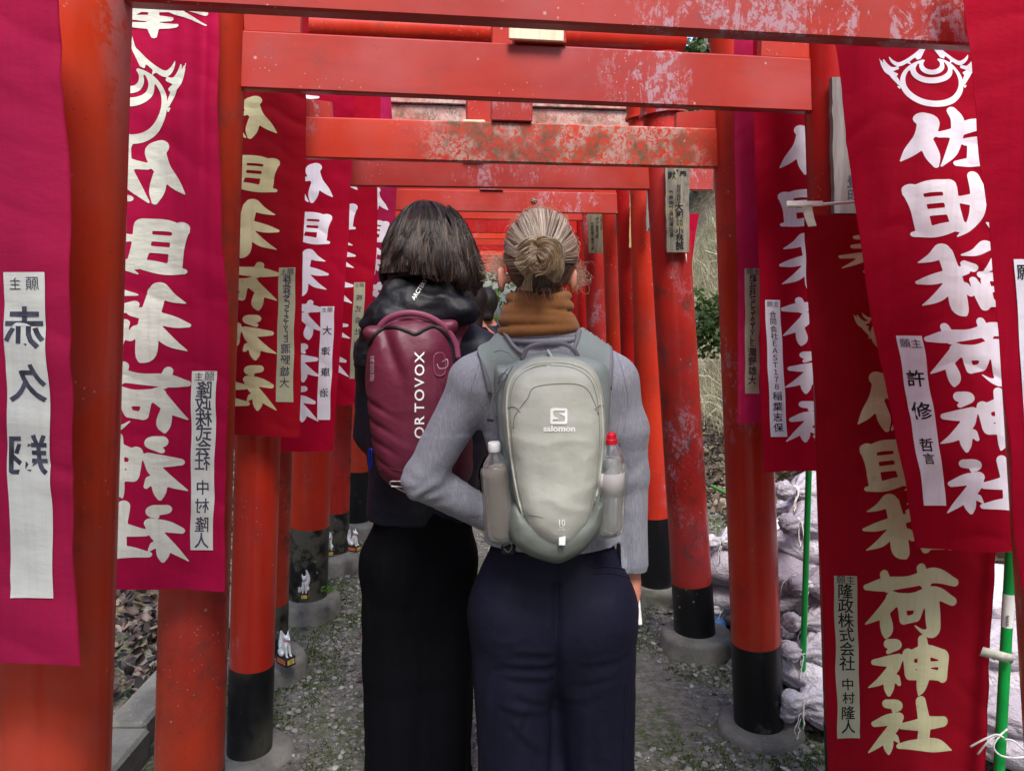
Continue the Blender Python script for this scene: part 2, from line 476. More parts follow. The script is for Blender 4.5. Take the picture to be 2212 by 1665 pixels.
def m_black_band(name, lich):
    s = NT(name); v = s.coord()
    n = s.noise(v, 9, 6, 0.7); big = s.noise(v, 2.4, 2)
    m = s.math('MULTIPLY', s.ramp(n, 0.56-0.16*lich, 0.66-0.12*lich), s.ramp(big, 0.5-0.25*lich, 0.62))
    c = s.mix(m, (0.006, 0.006, 0.008, 1), (0.10, 0.095, 0.07, 1))
    vo = s.vor(v, 30); d = s.math('MULTIPLY', s.ramp(vo.outputs['Distance'], 0.22, 0.15), s.ramp(s.noise(v, 6, 2), 0.6-0.1*lich, 0.64))
    c = s.mix(s.math('MULTIPLY', d, 0.6*min(1, lich+0.15)), c, (0.35, 0.36, 0.33, 1))
    s.set(Base_Color=c, Roughness=s.math('ADD', s.math('MULTIPLY', m, 0.4), 0.42), Coat_Weight=0.1, Specular_IOR_Level=0.35, Normal=s.bump(n, 0.15, 0.004)); return s.m
BLK_clean = m_black_band('black_paint', 0.12); BLK_lich = m_black_band('black_paint_lichened', 0.85)

def m_concrete(name, base=(0.17, 0.165, 0.145), moss=0.3):
    s = NT(name); v = s.coord()
    n = s.noise(v, 5, 8, 0.7); f = s.noise(v, 70, 4, 0.8)
    c = s.mix(s.ramp(n, 0.3, 0.7), tuple(x*0.45 for x in base)+(1,), tuple(base)+(1,))
    c = s.mix(s.ramp(f, 0.58, 0.66, 0, 0.4), c, (0.33, 0.32, 0.29, 1))
    c = s.mix(s.ramp(s.noise(v, 3.2, 4, 0.6), 0.66-0.2*moss, 0.8-0.2*moss, 0, 0.7), c, (0.05, 0.055, 0.022, 1))
    s.set(Base_Color=c, Roughness=0.85, Normal=s.bump(s.math('ADD', n, s.math('MULTIPLY', f, 0.3)), 0.6, 0.012)); return s.m
CONC = m_concrete('concrete', (0.24, 0.23, 0.20), 0.3); CONC_L = m_concrete('concrete_pale', (0.20, 0.195, 0.175), 0.3)

def m_cloth(name, col, col2, trans=0.5, rough=0.75, stain=0.2, crease=0.5):
    s = NT(name); v = s.coord()
    n = s.noise(v, 2.0, 3); c = s.mix(s.ramp(n, 0.3, 0.7), col, col2)
    c = s.mix(s.ramp(s.noise(v, 14, 6, 0.7), 0.60, 0.85, 0, stain), c, tuple(x*0.35 for x in col[:3])+(1,))
    c = s.mix(s.ramp(s.noise(s.coord((30, 30, 1.0)), 3, 3), 0.4, 0.75, 0, 0.16), c, tuple(x*0.5 for x in col[:3])+(1,))
    wv = s.noise(s.coord((420, 420, 60)), 1, 2); wh = s.noise(s.coord((60, 60, 420)), 1, 2)
    weave = s.math('ADD', wv, wh)
    cr = s.n('ShaderNodeTexNoise'); cr.inputs['Scale'].default_value = 9; cr.inputs['Detail'].default_value = 3; cr.inputs['Distortion'].default_value = 1.2
    try: cr.noise_type = 'RIDGED_MULTIFRACTAL'
    except Exception: pass
    s.l(v, cr.inputs['Vector'])
    b = s.bump(weave, 0.05, 0.0015); b = s.bump(cr.outputs['Fac'], 0.30*crease, 0.007, b)
    b = s.bump(s.noise(s.coord((1.0, 1.0, 2.2)), 12, 5), 0.5*crease, 0.01, b)
    s.set(Base_Color=c, Roughness=rough, Specular_IOR_Level=0.15, Normal=b)
    tr = s.n('ShaderNodeBsdfTranslucent'); s.l(c, tr.inputs['Color']); s.l(b, tr.inputs['Normal'])
    mx = s.n('ShaderNodeMixShader'); mx.inputs[0].default_value = trans
    s.l(s.b.outputs[0], mx.inputs[1]); s.l(tr.outputs[0], mx.inputs[2]); s.l(mx.outputs[0], s.out.inputs['Surface']); return s.m
C_mag = m_cloth('cloth_magenta', srgb(200, 22, 82), srgb(186, 16, 70), 0.45)
C_magL = m_cloth('cloth_magenta_pale', srgb(198, 40, 94), srgb(182, 28, 78), 0.45)
C_crim = m_cloth('cloth_crimson', srgb(200, 12, 54), srgb(184, 8, 44), 0.48)
C_deep = m_cloth('cloth_deep_red', srgb(168, 12, 36), srgb(150, 10, 30), 0.40)
C_hot = m_cloth('cloth_bright_red', srgb(204, 14, 62), srgb(190, 10, 52), 0.50)
W_aged = m_cloth('print_aged_cream', srgb(224, 226, 214), srgb(206, 209, 196), 0.10, stain=0.6, crease=1.0)
W_white = m_cloth('print_white', srgb(248, 244, 254), srgb(240, 236, 250), 0.08, stain=0.05)
W_yel = m_cloth('print_yellowed', srgb(222, 216, 172), srgb(198, 194, 148), 0.10, stain=0.9, crease=0.8)
W_strip = m_cloth('strip_cotton', srgb(228, 232, 226), srgb(218, 222, 216), 0.12, stain=0.15)
W_stripY = m_cloth('strip_cotton_aged', srgb(200, 202, 176), srgb(184, 188, 160), 0.3, stain=0.3)

def m_plain(name, col, rough=0.5, var=0.15, sc=8, bump=0.0, metal=0.0, **kw):
    s = NT(name); v = s.coord(); n = s.noise(v, sc, 4)
    c = s.mix(s.ramp(n, 0.3, 0.7), tuple(x*(1-var) for x in col[:3])+(1,), tuple(min(1, x*(1+var)) for x in col[:3])+(1,))
    s.set(Base_Color=c, Roughness=rough, Metallic=metal, **kw)
    if bump: s.set(Normal=s.bump(n, bump, 0.005))
    return s.m
INK = m_plain('ink', (0.006, 0.006, 0.010, 1), 0.8, 0.3, 40)
INKf = m_plain('ink_faded', (0.05, 0.055, 0.085, 1), 0.9, 0.5, 60)
GREEN = m_plain('green_plastic', srgb(8, 150, 62), 0.35, 0.1)
WHITEP = m_plain('white_plastic', srgb(225, 225, 220), 0.4, 0.06)
TAPE = m_plain('cloth_tape', srgb(196, 194, 180), 0.8, 0.25, 30, 0.2)
CORD = m_plain('white_cord', srgb(214, 212, 208), 0.8, 0.2, 60)
PORC = m_plain('porcelain', srgb(226, 230, 232), 0.3, 0.1, 30, Coat_Weight=0.3)
FOXBLK = m_plain('black_lacquer', (0.015, 0.012, 0.01, 1), 0.4)
FOXOR = m_plain('orange_panel', srgb(205, 110, 80), 0.6, 0.3, 60)
FOXGD = m_plain('gold_panel', srgb(190, 170, 90), 0.5, 0.4, 60)
GOLD = m_plain('gold', srgb(220, 170, 70), 0.3, 0.1, metal=1.0)

def m_wood(name, col, dark, rough=0.8, stain=0.5):
    s = NT(name); v = s.coord((18, 18, 1.2)); u = s.coord()
    n = s.noise(v, 3, 6, 0.7, 0.5); c = s.mix(s.ramp(n, 0.35, 0.65), col, dark)
    c = s.mix(s.ramp(s.noise(u, 4, 5, 0.7), 0.62-0.15*stain, 0.75-0.1*stain, 0, stain), c, (0.04, 0.03, 0.02, 1))
    c = s.mix(s.ramp(s.noise(u, 6, 3, 0.6), 0.6, 0.66, 0, stain*0.6), c, srgb(170, 160, 120))
    s.set(Base_Color=c, Roughness=rough, Normal=s.bump(n, 0.4, 0.004)); return s.m
WD_grey = m_wood('wood_grey', srgb(140, 136, 134), srgb(112, 106, 104), stain=0.2)
WD_glare = m_wood('cream_sky_glare', srgb(246, 226, 198), srgb(232, 204, 172), 0.35, stain=0.15)  # cream colour stands in for sky glare on the struts
WD_old = m_wood('wood_weathered', srgb(158, 152, 136), srgb(116, 110, 96), stain=0.9)
WD_tan = m_wood('wood_fresh', srgb(226, 186, 128), srgb(206, 166, 110), stain=0.0)
WD_olive = m_wood('wood_olive', srgb(138, 130, 104), srgb(108, 102, 80), stain=0.3)

def m_knit():
    s = NT('knit_lilac_wool'); v = s.coord(rand=False)
    n = s.noise(v, 3, 3); c = s.mix(s.ramp(n, 0.3, 0.7), srgb(160, 161, 170), srgb(146, 148, 157))
    st = s.coord((330, 330, 30), False); h = s.noise(st, 1, 2)
    f = s.noise(v, 260, 3, 0.8)
    c = s.mix(s.ramp(h, 0.4, 0.6, 0, 0.30), c, srgb(104, 104, 126)); c = s.mix(s.ramp(f, 0.62, 0.75, 0, 0.5), c, srgb(180, 180, 194))
    b = s.bump(h, 0.45, 0.003); b = s.bump(f, 0.5, 0.003, b); b = s.bump(s.noise(v, 18, 3), 0.3, 0.01, b)
    s.set(Base_Color=c, Roughness=0.95, Specular_IOR_Level=0.1, Sheen_Weight=0.12, Sheen_Roughness=0.4, Normal=b); return s.m
KNIT = m_knit()
def m_fabric(name, c1, c2, rough=0.6, bsc=7, bst=0.3, fine=300, sheen=0.0, spec=0.3, stain=None, crease=(1, 1, 1)):
    s = NT(name); v = s.coord(rand=False)
    c = s.mix(s.ramp(s.noise(v, 4, 4), 0.3, 0.7), c1, c2)
    if stain: c = s.mix(s.ramp(s.noise(v, 9, 4, 0.6), 0.58, 0.8, 0, 0.5), c, stain)
    b = s.bump(s.noise(v, fine, 2), 0.25, 0.0012)
    x = s.n('ShaderNodeTexNoise'); x.inputs['Scale'].default_value = bsc; x.inputs['Detail'].default_value = 4; x.inputs['Distortion'].default_value = 0.8
    x.noise_type = 'RIDGED_MULTIFRACTAL'; s.l(s.coord(crease, False), x.inputs['Vector'])
    b = s.bump(x.outputs['Fac'], bst*0.4, 0.006, b); b = s.bump(s.noise(s.coord(crease, False), bsc*1.7, 4), bst, 0.01, b)
    s.set(Base_Color=c, Roughness=rough, Specular_IOR_Level=spec, Sheen_Weight=sheen, Normal=b); return s.m
TROU = m_fabric('navy_viscose', srgb(22, 23, 43), srgb(18, 19, 36), 0.65, 6, 0.6, sheen=0.0, spec=0.2, crease=(1.4, 1.4, 1.0))
BLKT = m_fabric('black_twill', (0.003, 0.0033, 0.0055, 1), (0.002, 0.0022, 0.004, 1), 0.8, 5, 0.8, sheen=0.0, spec=0.12, crease=(2.0, 2.0, .5))
NAVYJ = m_fabric('navy_shell', srgb(18, 23, 42), srgb(13, 17, 32), 0.55, 6, 0.8, 500, 0.0, 0.35)
HOODF = m_fabric('black_navy_hood', srgb(13, 15, 25), srgb(9, 10, 18), 0.55, 7, 0.9, 500, 0.0, 0.35)
MAROON = m_fabric('maroon_pack_cloth', srgb(106, 36, 60), srgb(92, 30, 50), 0.48, 6, 0.6, 500, 0.0, 0.4)
MAROON2 = m_fabric('dusty_rose_strap', srgb(146, 74, 100), srgb(130, 62, 88), 0.5, 6, 0.2, 500, 0.0, 0.4)
PALE = m_fabric('pale_sage_ripstop', srgb(184, 186, 176), srgb(170, 172, 162), 0.5, 6, 0.55, 700, 0.0, 0.4, srgb(160, 160, 140))
SAGE = m_fabric('sage_grey_ripstop', srgb(138, 148, 146), srgb(124, 134, 132), 0.5, 8, 0.35, 700, 0.0, 0.4)
SAGED = m_fabric('dark_sage_cloth', srgb(110, 116, 110), srgb(92, 98, 92), 0.5, 8, 0.4, 700, 0.0, 0.45)
PIPE = m_fabric('grey_piping', srgb(196, 198, 184), srgb(180, 182, 170), 0.6, 20, 0.2)
STRAPG = m_fabric('grey_mauve_binding', srgb(128, 126, 134), srgb(112, 110, 120), 0.7, 20, 0.2)
ZIPB = m_fabric('black_zip', (0.012, 0.012, 0.016, 1), (0.008, 0.008, 0.01, 1), 0.5, 30, 0.3)
SCARF = m_fabric('camel_wool', srgb(152, 104, 64), srgb(132, 88, 52), 0.95, 10, 0.3, 420, 0.1, 0.1)
DKNIT = m_fabric('black_knit', (0.008, 0.008, 0.016, 1), (0.005, 0.005, 0.01, 1), 0.95, 10, 0.4, 120, 0.2, 0.1)
LOGO = m_plain('white_print', srgb(250, 250, 248), 0.5, 0.03)
LOGOD = m_plain('grey_print', srgb(190, 170, 178), 0.5, 0.05)
SEAMC = m_plain('seam_thread', srgb(136, 138, 130), 0.8, 0.1)  # grey thread of the pack stitching
def m_skin():
    s = NT('skin'); v = s.coord(rand=False); c = s.mix(s.ramp(s.noise(v, 14, 4), 0.35, 0.7), srgb(214, 150, 128), srgb(206, 128, 108))
    s.set(Base_Color=c, Roughness=0.5, Subsurface_Weight=0.15, Subsurface_Radius=(0.02, 0.008, 0.004)); return s.m
SKIN = m_skin()
def m_hair(name, rough=0.35, spec=0.5):
    s = NT(name); a = s.n('ShaderNodeVertexColor'); a.layer_name = 'tint'
    s.set(Base_Color=a.outputs[0], Roughness=rough, Specular_IOR_Level=spec, Anisotropic=0.3); return s.m
HAIR = m_hair('hair_strands', 0.36, 0.6)
HAIRD = m_plain('hair_dark_mass', (0.012, 0.008, 0.007, 1), 0.6, 0.3, 60)
HAIRB = m_plain('hair_ash_mass', srgb(96, 74, 62), 0.6, 0.3, 60)
def m_glass(name, col, rough=0.08, alpha=None):
    s = NT(name); s.set(Base_Color=col, Roughness=rough, Transmission_Weight=0.92, IOR=1.25); return s.m
PET = m_glass('clear_plastic', (0.92, 0.94, 0.96, 1)); WATERB = m_glass('water_in_bottle', (0.85, 0.88, 0.93, 1), 0.02)
TEA = m_plain('tea', srgb(92, 48, 22), 0.15, 0.1)
REDCAP = m_plain('red_cap', srgb(206, 20, 44), 0.35, 0.05); WCAP = m_plain('white_cap', srgb(235, 235, 235), 0.4, 0.03)
def m_mesh():
    s = NT('translucent_stretch_mesh'); v = s.coord(rand=False)
    s.set(Base_Color=srgb(140, 141, 134), Roughness=0.6)
    tr = s.n('ShaderNodeBsdfTransparent'); mx = s.n('ShaderNodeMixShader'); mx.inputs[0].default_value = 0.62
    s.l(s.b.outputs[0], mx.inputs[1]); s.l(tr.outputs[0], mx.inputs[2]); s.l(mx.outputs[0], s.out.inputs['Surface']); return s.m
MESHP = m_mesh()
BLUE = m_plain('blue_metal', srgb(20, 50, 170), 0.25, 0.05, metal=0.7)

def m_sand():
    s = NT('sandbag_weave'); v = s.coord()
    oi = s.n('ShaderNodeObjectInfo')
    c = s.mix(oi.outputs['Random'], srgb(228, 222, 230), srgb(150, 138, 150))
    w = s.noise(s.coord((220, 30, 220)), 1, 2)
    c = s.mix(s.ramp(s.noise(v, 4, 6, 0.7), 0.52, 0.8, 0, 0.6), c, srgb(130, 108, 98))
    c = s.mix(s.ramp(s.noise(v, 60, 3, 0.7), 0.62, 0.70, 0, 0.4), c, srgb(60, 50, 46))
    b = s.bump(w, 0.3, 0.003); b = s.bump(s.noise(s.coord((6, 1.5, 6)), 6, 5, 0.6), 0.75, 0.022, b); b = s.bump(s.noise(s.coord((3, 30, 30)), 3, 4, 0.6), 0.7, 0.008, b)
    s.set(Base_Color=c, Roughness=0.6, Specular_IOR_Level=0.35, Normal=b); return s.m
SAND = m_sand()
TARP = m_plain('blue_tarp', srgb(70, 120, 185), 0.5, 0.15, 20, 0.3)

def m_ground():
    s = NT('path_earth'); v = s.coord(rand=False)
    n = s.noise(v, 1.3, 5, 0.6); f = s.noise(v, 26, 8, 0.75); g = s.noise(v, 110, 4, 0.8)
    c = s.mix(s.ramp(f, 0.3, 0.7), (0.095, 0.088, 0.075, 1), (0.25, 0.235, 0.21, 1))
    c = s.mix(s.ramp(g, 0.60, 0.68, 0, 0.8), c, (0.26, 0.255, 0.24, 1))
    c = s.mix(s.ramp(n, 0.50, 0.66, 0, 0.7), c, (0.19, 0.175, 0.15, 1))
    mo = s.math('MULTIPLY', s.ramp(s.noise(v, 2.1, 5, 0.65), 0.43, 0.55), s.ramp(s.noise(v, 34, 5, 0.7), 0.42, 0.58))
    c = s.mix(s.math('MULTIPLY', mo, 0.85), c, (0.058, 0.095, 0.020, 1))
    vo = s.vor(v, 60)
    h = s.math('ADD', s.math('MULTIPLY', f, 1.0), s.math('MULTIPLY', s.math('SUBTRACT', 1.0, vo.outputs['Distance']), 0.5))
    s.set(Base_Color=c, Roughness=0.82, Specular_IOR_Level=0.35, Normal=s.bump(h, 0.9, 0.02)); return s.m
GROUND = m_ground()
def m_bank():
    s = NT('bank_soil'); v = s.coord(rand=False)
    c = s.mix(s.ramp(s.noise(v, 9, 8, 0.7), 0.35, 0.65), (0.05, 0.036, 0.024, 1), (0.20, 0.16, 0.10, 1))
    s.set(Base_Color=c, Roughness=0.95, Normal=s.bump(s.noise(v, 16, 6, 0.7), 1.0, 0.05)); return s.m
BANK = m_bank()
def m_attr(name, rough=0.7, trans=0.0, spec=0.3):
    s = NT(name); a = s.n('ShaderNodeVertexColor'); a.layer_name = 'tint'
    s.set(Base_Color=a.outputs[0], Roughness=rough, Specular_IOR_Level=spec)
    if trans:
        tr = s.n('ShaderNodeBsdfTranslucent'); s.l(a.outputs[0], tr.inputs['Color'])
        mx = s.n('ShaderNodeMixShader'); mx.inputs[0].default_value = trans
        s.l(s.b.outputs[0], mx.inputs[1]); s.l(tr.outputs[0], mx.inputs[2]); s.l(mx.outputs[0], s.out.inputs['Surface'])
    return s.m
PEB = m_attr('pebbles', 0.7); LEAFM = m_attr('dead_leaves', 0.6, 0.15); GRASSM = m_attr('dry_grass', 0.8, 0.2); FOL = m_attr('foliage', 0.6, 0.3)
BARK = m_wood('bark', (0.10, 0.08, 0.06, 1), (0.045, 0.035, 0.028, 1), 0.95, 0.3)

def set_tint(o, cols):
    """per-vertex surface colour (colour of each strand, pebble or leaf; blonde hair has light put in)"""
    a = o.data.color_attributes.new('tint', 'FLOAT_COLOR', 'POINT')
    c = np.ones((len(o.data.vertices), 4), np.float32); c[:, :3] = cols; a.data.foreach_set('color', c.ravel())
# ------------------------------------------------------------------ brush characters drawn stroke by stroke (x, y, half width)
G = {}
G['sa'] = ((1380, 625, 1935, 1085), [[(1530,705,42),(1555,740,50),(1520,850,42),(1450,950,30),(1388,1028,3)], [(1535,890,32),(1550,990,36),(1562,1070,14)],
    [(1600,832,20),(1690,812,30),(1810,750,42),(1885,752,26)], [(1690,650,28),(1720,720,38),(1705,850,36),(1665,960,32),(1592,1072,6)],
    [(1760,878,24),(1830,872,32),(1902,862,22)], [(1805,880,28),(1795,1000,30)], [(1685,1048,18),(1800,1030,32),(1925,1012,24)]])
G['suke'] = ((1490, 1060, 1990, 1500), [[(1525,1180,38),(1548,1300,34),(1560,1430,34)], [(1505,1200,20),(1600,1158,34),(1705,1150,36)], [(1708,1165,36),(1716,1300,36),(1735,1415,34)],
    [(1560,1252,20),(1700,1236,20)], [(1565,1330,20),(1715,1312,20)], [(1515,1468,16),(1610,1450,34),(1700,1420,30),(1772,1398,10)],
    [(1755,1242,20),(1850,1232,34),(1965,1182,34)], [(1850,1085,30),(1866,1200,38),(1846,1330,34),(1795,1420,22),(1722,1486,3)], [(1965,1190,30),(1975,1330,36),(1960,1440,32),(1895,1390,6)]])
G['ina'] = ((1545, -75, 2050, 445), [[(1690,-10,38),(1640,40,26),(1562,80,3)], [(1552,215,12),(1640,190,32),(1800,128,28)], [(1705,10,36),(1735,200,40),(1745,380,42),(1768,436,12)],
    [(1705,235,28),(1640,318,26),(1556,374,3)], [(1785,240,24),(1815,290,20)], [(1930,-40,34),(1870,5,22),(1790,25,6)], [(1800,85,20),(1850,112,26)], [(1990,45,30),(1940,110,18),(1900,150,4)],
    [(1840,200,22),(1868,290,32),(1888,385,22)], [(1890,160,20),(1950,175,28),(1990,165,28),(2015,180,28)], [(2015,180,28),(2025,360,26)], [(1935,262,18),(2010,252,20)], [(1905,362,20),(2030,356,24)], [(1905,200,20),(1915,360,20)]])
G['ni'] = ((1205, 365, 1785, 800), [[(1218,490,16),(1330,474,36),(1480,460,30),(1640,428,40),(1765,470,22)], [(1325,415,24),(1350,490,30)], [(1555,382,26),(1585,470,32)],
    [(1385,560,38),(1310,640,30),(1212,714,3)], [(1330,650,28),(1345,735,34),(1340,786,10)], [(1370,555,30),(1500,560,30),(1640,530,34),(1750,580,24)],
    [(1430,605,20),(1448,685,24)], [(1430,605,20),(1552,600,24)], [(1552,602,24),(1525,668,24)], [(1448,688,20),(1525,672,22)], [(1625,570,40),(1632,680,42),(1632,755,34),(1575,760,14),(1515,718,3)]])
G['kami'] = ((1215, 785, 1720, 1140), [[(1345,822,26),(1395,828,26),(1345,872,12)], [(1260,935,16),(1340,928,28),(1408,908,24)], [(1400,925,24),(1370,980,30),(1300,1048,22),(1226,1090,3)],
    [(1358,1000,30),(1352,1080,28),(1350,1130,10)], [(1395,1030,20),(1412,1065,10)], [(1462,880,28),(1475,1000,28)], [(1470,892,24),(1570,862,30),(1685,895,30)], [(1690,905,30),(1682,1030,26)],
    [(1475,1012,24),(1580,1004,30),(1680,1022,24)], [(1480,952,16),(1680,946,16)], [(1555,800,26),(1562,950,38),(1550,1070,30),(1530,1128,6)]])
G['yashiro'] = ((1215, 1140, 1765, 1500), [[(1335,1182,24),(1402,1190,28),(1380,1222,12)], [(1262,1312,16),(1340,1282,30),(1412,1262,26)], [(1405,1280,26),(1370,1340,30),(1300,1420,22),(1225,1494,3)],
    [(1348,1370,28),(1348,1440,28),(1350,1488,10)], [(1392,1392,18),(1412,1418,8)], [(1550,1165,30),(1572,1300,36),(1565,1430,34)], [(1432,1318,18),(1570,1302,36),(1700,1298,30)],
    [(1415,1446,14),(1520,1432,30),(1650,1442,38),(1755,1474,5)]])
G['hou'] = ((0, 0, 100, 100), [[(22,22,3.5),(50,20,6.5),(80,16,5)], [(18,38,3.5),(50,35,6.5),(84,31,5)], [(4,56,3),(50,51,7),(96,50,5)], [(50,3,5),(50,20,6),(42,40,6.5),(26,60,5),(3,76,0.8)],
    [(54,38,5),(70,56,6.5),(98,74,1)], [(34,70,3.5),(50,68,5.5),(70,66,4)], [(28,82,3),(50,80,5.5),(76,78,4)], [(50,56,5),(51,80,6),(50,98,3)]])
_R = lambda st: [(70+sg*x, 72+y, w) for x, y, w in st]
G['gem'] = ((0, 0, 140, 112), [[(70+36*math.sin(a), 72-36*math.cos(a), 1.7+3.2*(1-math.cos(a))/2) for a in np.linspace(0.25, 2*math.pi-0.25, 30)],
    [(70+22*math.sin(a), 52-18*math.cos(a), 1.4+3.2*(1-math.cos(a))/2) for a in np.linspace(1.0, 2*math.pi-1.0, 20)],
    [(70+12*math.sin(a), 45-12*math.cos(a), 1.2+2.6*(1-math.cos(a))/2) for a in np.linspace(0.9, 2*math.pi-0.9, 16)]]
    + [[(70+sg*x, 72+y, w) for x, y, w in st] for sg in (1, -1) for st in (
    [(13,-40,2.2),(9,-50,2.8),(4,-59,2.0),(3,-70,0.4)], [(8,-55,1.4),(18,-44,2.2),(29,-35,2.8),(38,-31,3.2),(45,-36,2.2),(49,-44,0.4)], [(16,-42,1.6),(15,-38,1.4)], [(27,-36,1.6),(25,-32,1.4)],
    [(40,-25,2.2),(48,-24,3.2),(54,-32,2.2),(57,-42,0.4)], [(42,-15,1.8),(50,-18,4.0),(56,-26,3.0),(61,-40,0.4)], [(41,2,1.2),(43,-5,3.0),(47,-13,3.6),(51,-20,2.0)], [(42,5,1.4),(41,8,0.8)])])

def build_glyph(key, N=84):
    (x0, y0, x1, y1), strokes = G[key]
    sx, sy = 1/(x1-x0), 1/(y1-y0); asp = (x1-x0)/(y1-y0)
    pad = 0.04; M = N
    gx = np.linspace(-pad, 1+pad, M); gy = np.linspace(-pad, 1+pad, M)
    X, Y = np.meshgrid(gx*(x1-x0), gy*(y1-y0), indexing='ij'); F = np.full(X.shape, 1e3)
    kk = (y1-y0)*0.02
    for st in strokes:
        s = spline(np.array([(p[0]-x0, p[1]-y0, p[2]*(1.14 if p[2] > 9 and key != 'gem' else 1.0)) for p in st]), max(10, 5*len(st)))
        for a, b in zip(s[:-1], s[1:]):
            e = b[:2]-a[:2]; L = e @ e + 1e-9
            t = np.clip(((X-a[0])*e[0]+(Y-a[1])*e[1])/L, 0, 1)
            d = np.hypot(X-a[0]-t*e[0], Y-a[1]-t*e[1]) - (a[2]+t*(b[2]-a[2]))
            F = np.minimum(F, d)
    v = []; f = []; cache = {}
    def node(key_, p):
        if key_ not in cache: cache[key_] = len(v); v.append(p)
        return cache[key_]
    for i in range(M-1):
        for j in range(M-1):
            c = [(i, j), (i+1, j), (i+1, j+1), (i, j+1)]; fv = [F[q] for q in c]
            if min(fv) >= 0: continue
            pol = []
            for a in range(4):
                p, q = c[a], c[(a+1) % 4]; fa, fb = fv[a], fv[(a+1) % 4]
                if fa < 0: pol.append(node(p, (gx[p[0]], gy[p[1]])))
                if (fa < 0) != (fb < 0):
                    t = fa/(fa-fb); k_ = (min(p, q), max(p, q))
                    pol.append(node(k_, (gx[p[0]]+t*(gx[q[0]]-gx[p[0]]), gy[p[1]]+t*(gy[q[1]]-gy[p[1]]))))
            if len(pol) >= 3: f.append(pol)
    return np.array(v), f
GM = {k: build_glyph(k, 84 if k == 'gem' else 70) for k in G}
# ------------------------------------------------------------------ ground, banks, litter
def ground_z(x, y):
    p = np.stack(np.broadcast_arrays(x, y, 0*x), -1)
    return 0.018*noise(p, 1.7, 3, 3) + 0.008*noise(p, 9, 5, 2)
def bank_right(x, y):
    """height of the steep bank right of the path"""
    e = 2.25 + 0.25*np.sin(y*0.7) - 0.12*(y-3)
    e = np.maximum(e, 1.3 - 0.0*y)
    t = np.maximum(x - e, 0); return 0.9*t**1.0*(1-np.exp(-t*1.5)) + 0.35*np.minimum(t, 6)
def bank_left(x, y):
    t = np.maximum(-1.75 - x, 0); return 0.28*t + 0.10*t*t/(1+0.15*t)
def terrain(x, y):
    p = np.stack(np.broadcast_arrays(x, y, 0*x), -1)
    r = bank_right(x, y) + bank_left(x, y)
    far = np.clip((y-22)/30, 0, 1)*6
    return ground_z(x, y)*1.0 + r*(1 + 0.15*noise(p, 0.8, 8, 3)) + far + np.clip(r, 0, 1)*0.12*noise(p, 3.1, 9, 3)

gx = np.concatenate([np.linspace(-60, -6, 24)[:-1], np.linspace(-6, -2, 40)[:-1], np.linspace(-2, 2.6, 230)[:-1], np.linspace(2.6, 8, 60)[:-1], np.linspace(8, 60, 24)])
gy = np.concatenate([np.linspace(-30, -1, 14)[:-1], np.linspace(-1, 7, 320)[:-1], np.linspace(7, 20, 90)[:-1], np.linspace(20, 90, 30)])
XX, YY = np.meshgrid(gx, gy, indexing='ij'); ZZ = terrain(XX, YY); ny_ = len(gy)
gi = np.arange(len(gx)*ny_).reshape(len(gx), ny_)
Q = np.stack([gi[:-1, :-1], gi[1:, :-1], gi[1:, 1:], gi[:-1, 1:]], -1).reshape(-1, 4)
V = np.stack([XX, YY, ZZ], -1).reshape(-1, 3)
fx = V[Q].mean(1); steep = (bank_right(fx[:, 0], fx[:, 1]) + bank_left(fx[:, 0], fx[:, 1])) > 0.03
def sub_mesh(name, mask, mat):
    q = Q[mask]; u, inv = np.unique(q, return_inverse=True)
    return tag(put(name, V[u], inv.reshape(q.shape), mat), kind='structure')
sub_mesh('ground', ~steep, GROUND); sub_mesh('hillside', steep, BANK)

# kerb left of the path: concrete segments, recessed joints
for k in range(7):
    y0 = 1.3 + k*1.25
    m = MB(); x0 = -1.34 - 0.03*k
    m.box((x0, y0 + 0.62, 0.02), (0.075, 0.615, 0.085), bevel=0.012)
    o = m.put('kerb', CONC_L if k % 2 else CONC_L, smooth=False); tag(o, kind='structure')

def scatter(n, xr, yr, keep=None):
    x = rng.uniform(*xr, n); y = rng.uniform(*yr, n)
    if keep is not None:
        m = keep(x, y); x, y = x[m], y[m]
    return x, y
def instances(base_v, base_f, pos, rot, scale, jitter=0.0):
    n, k = len(pos), len(base_v)
    v = base_v[None]*scale[:, None, :]
    if jitter: v = v*(1 + jitter*rng.standard_normal(v.shape))
    v = np.einsum('nij,nkj->nki', rot, v) + pos[:, None]
    f = (base_f[None] + (np.arange(n)*k)[:, None, None]).reshape(-1, base_f.shape[1])
    return v.reshape(-1, 3), f
def rotmat(rx, ry, rz):
    cx_, sx_, cy_, sy_, cz, sz = np.cos(rx), np.sin(rx), np.cos(ry), np.sin(ry), np.cos(rz), np.sin(rz)
    o = np.zeros_like(cx_); i = np.ones_like(cx_)
    Rx = np.stack([i, o, o, o, cx_, -sx_, o, sx_, cx_], -1).reshape(-1, 3, 3)
    Ry = np.stack([cy_, o, sy_, o, i, o, -sy_, o, cy_], -1).reshape(-1, 3, 3)
    Rz = np.stack([cz, -sz, o, sz, cz, o, o, o, i], -1).reshape(-1, 3, 3)
    return Rz @ Ry @ Rx

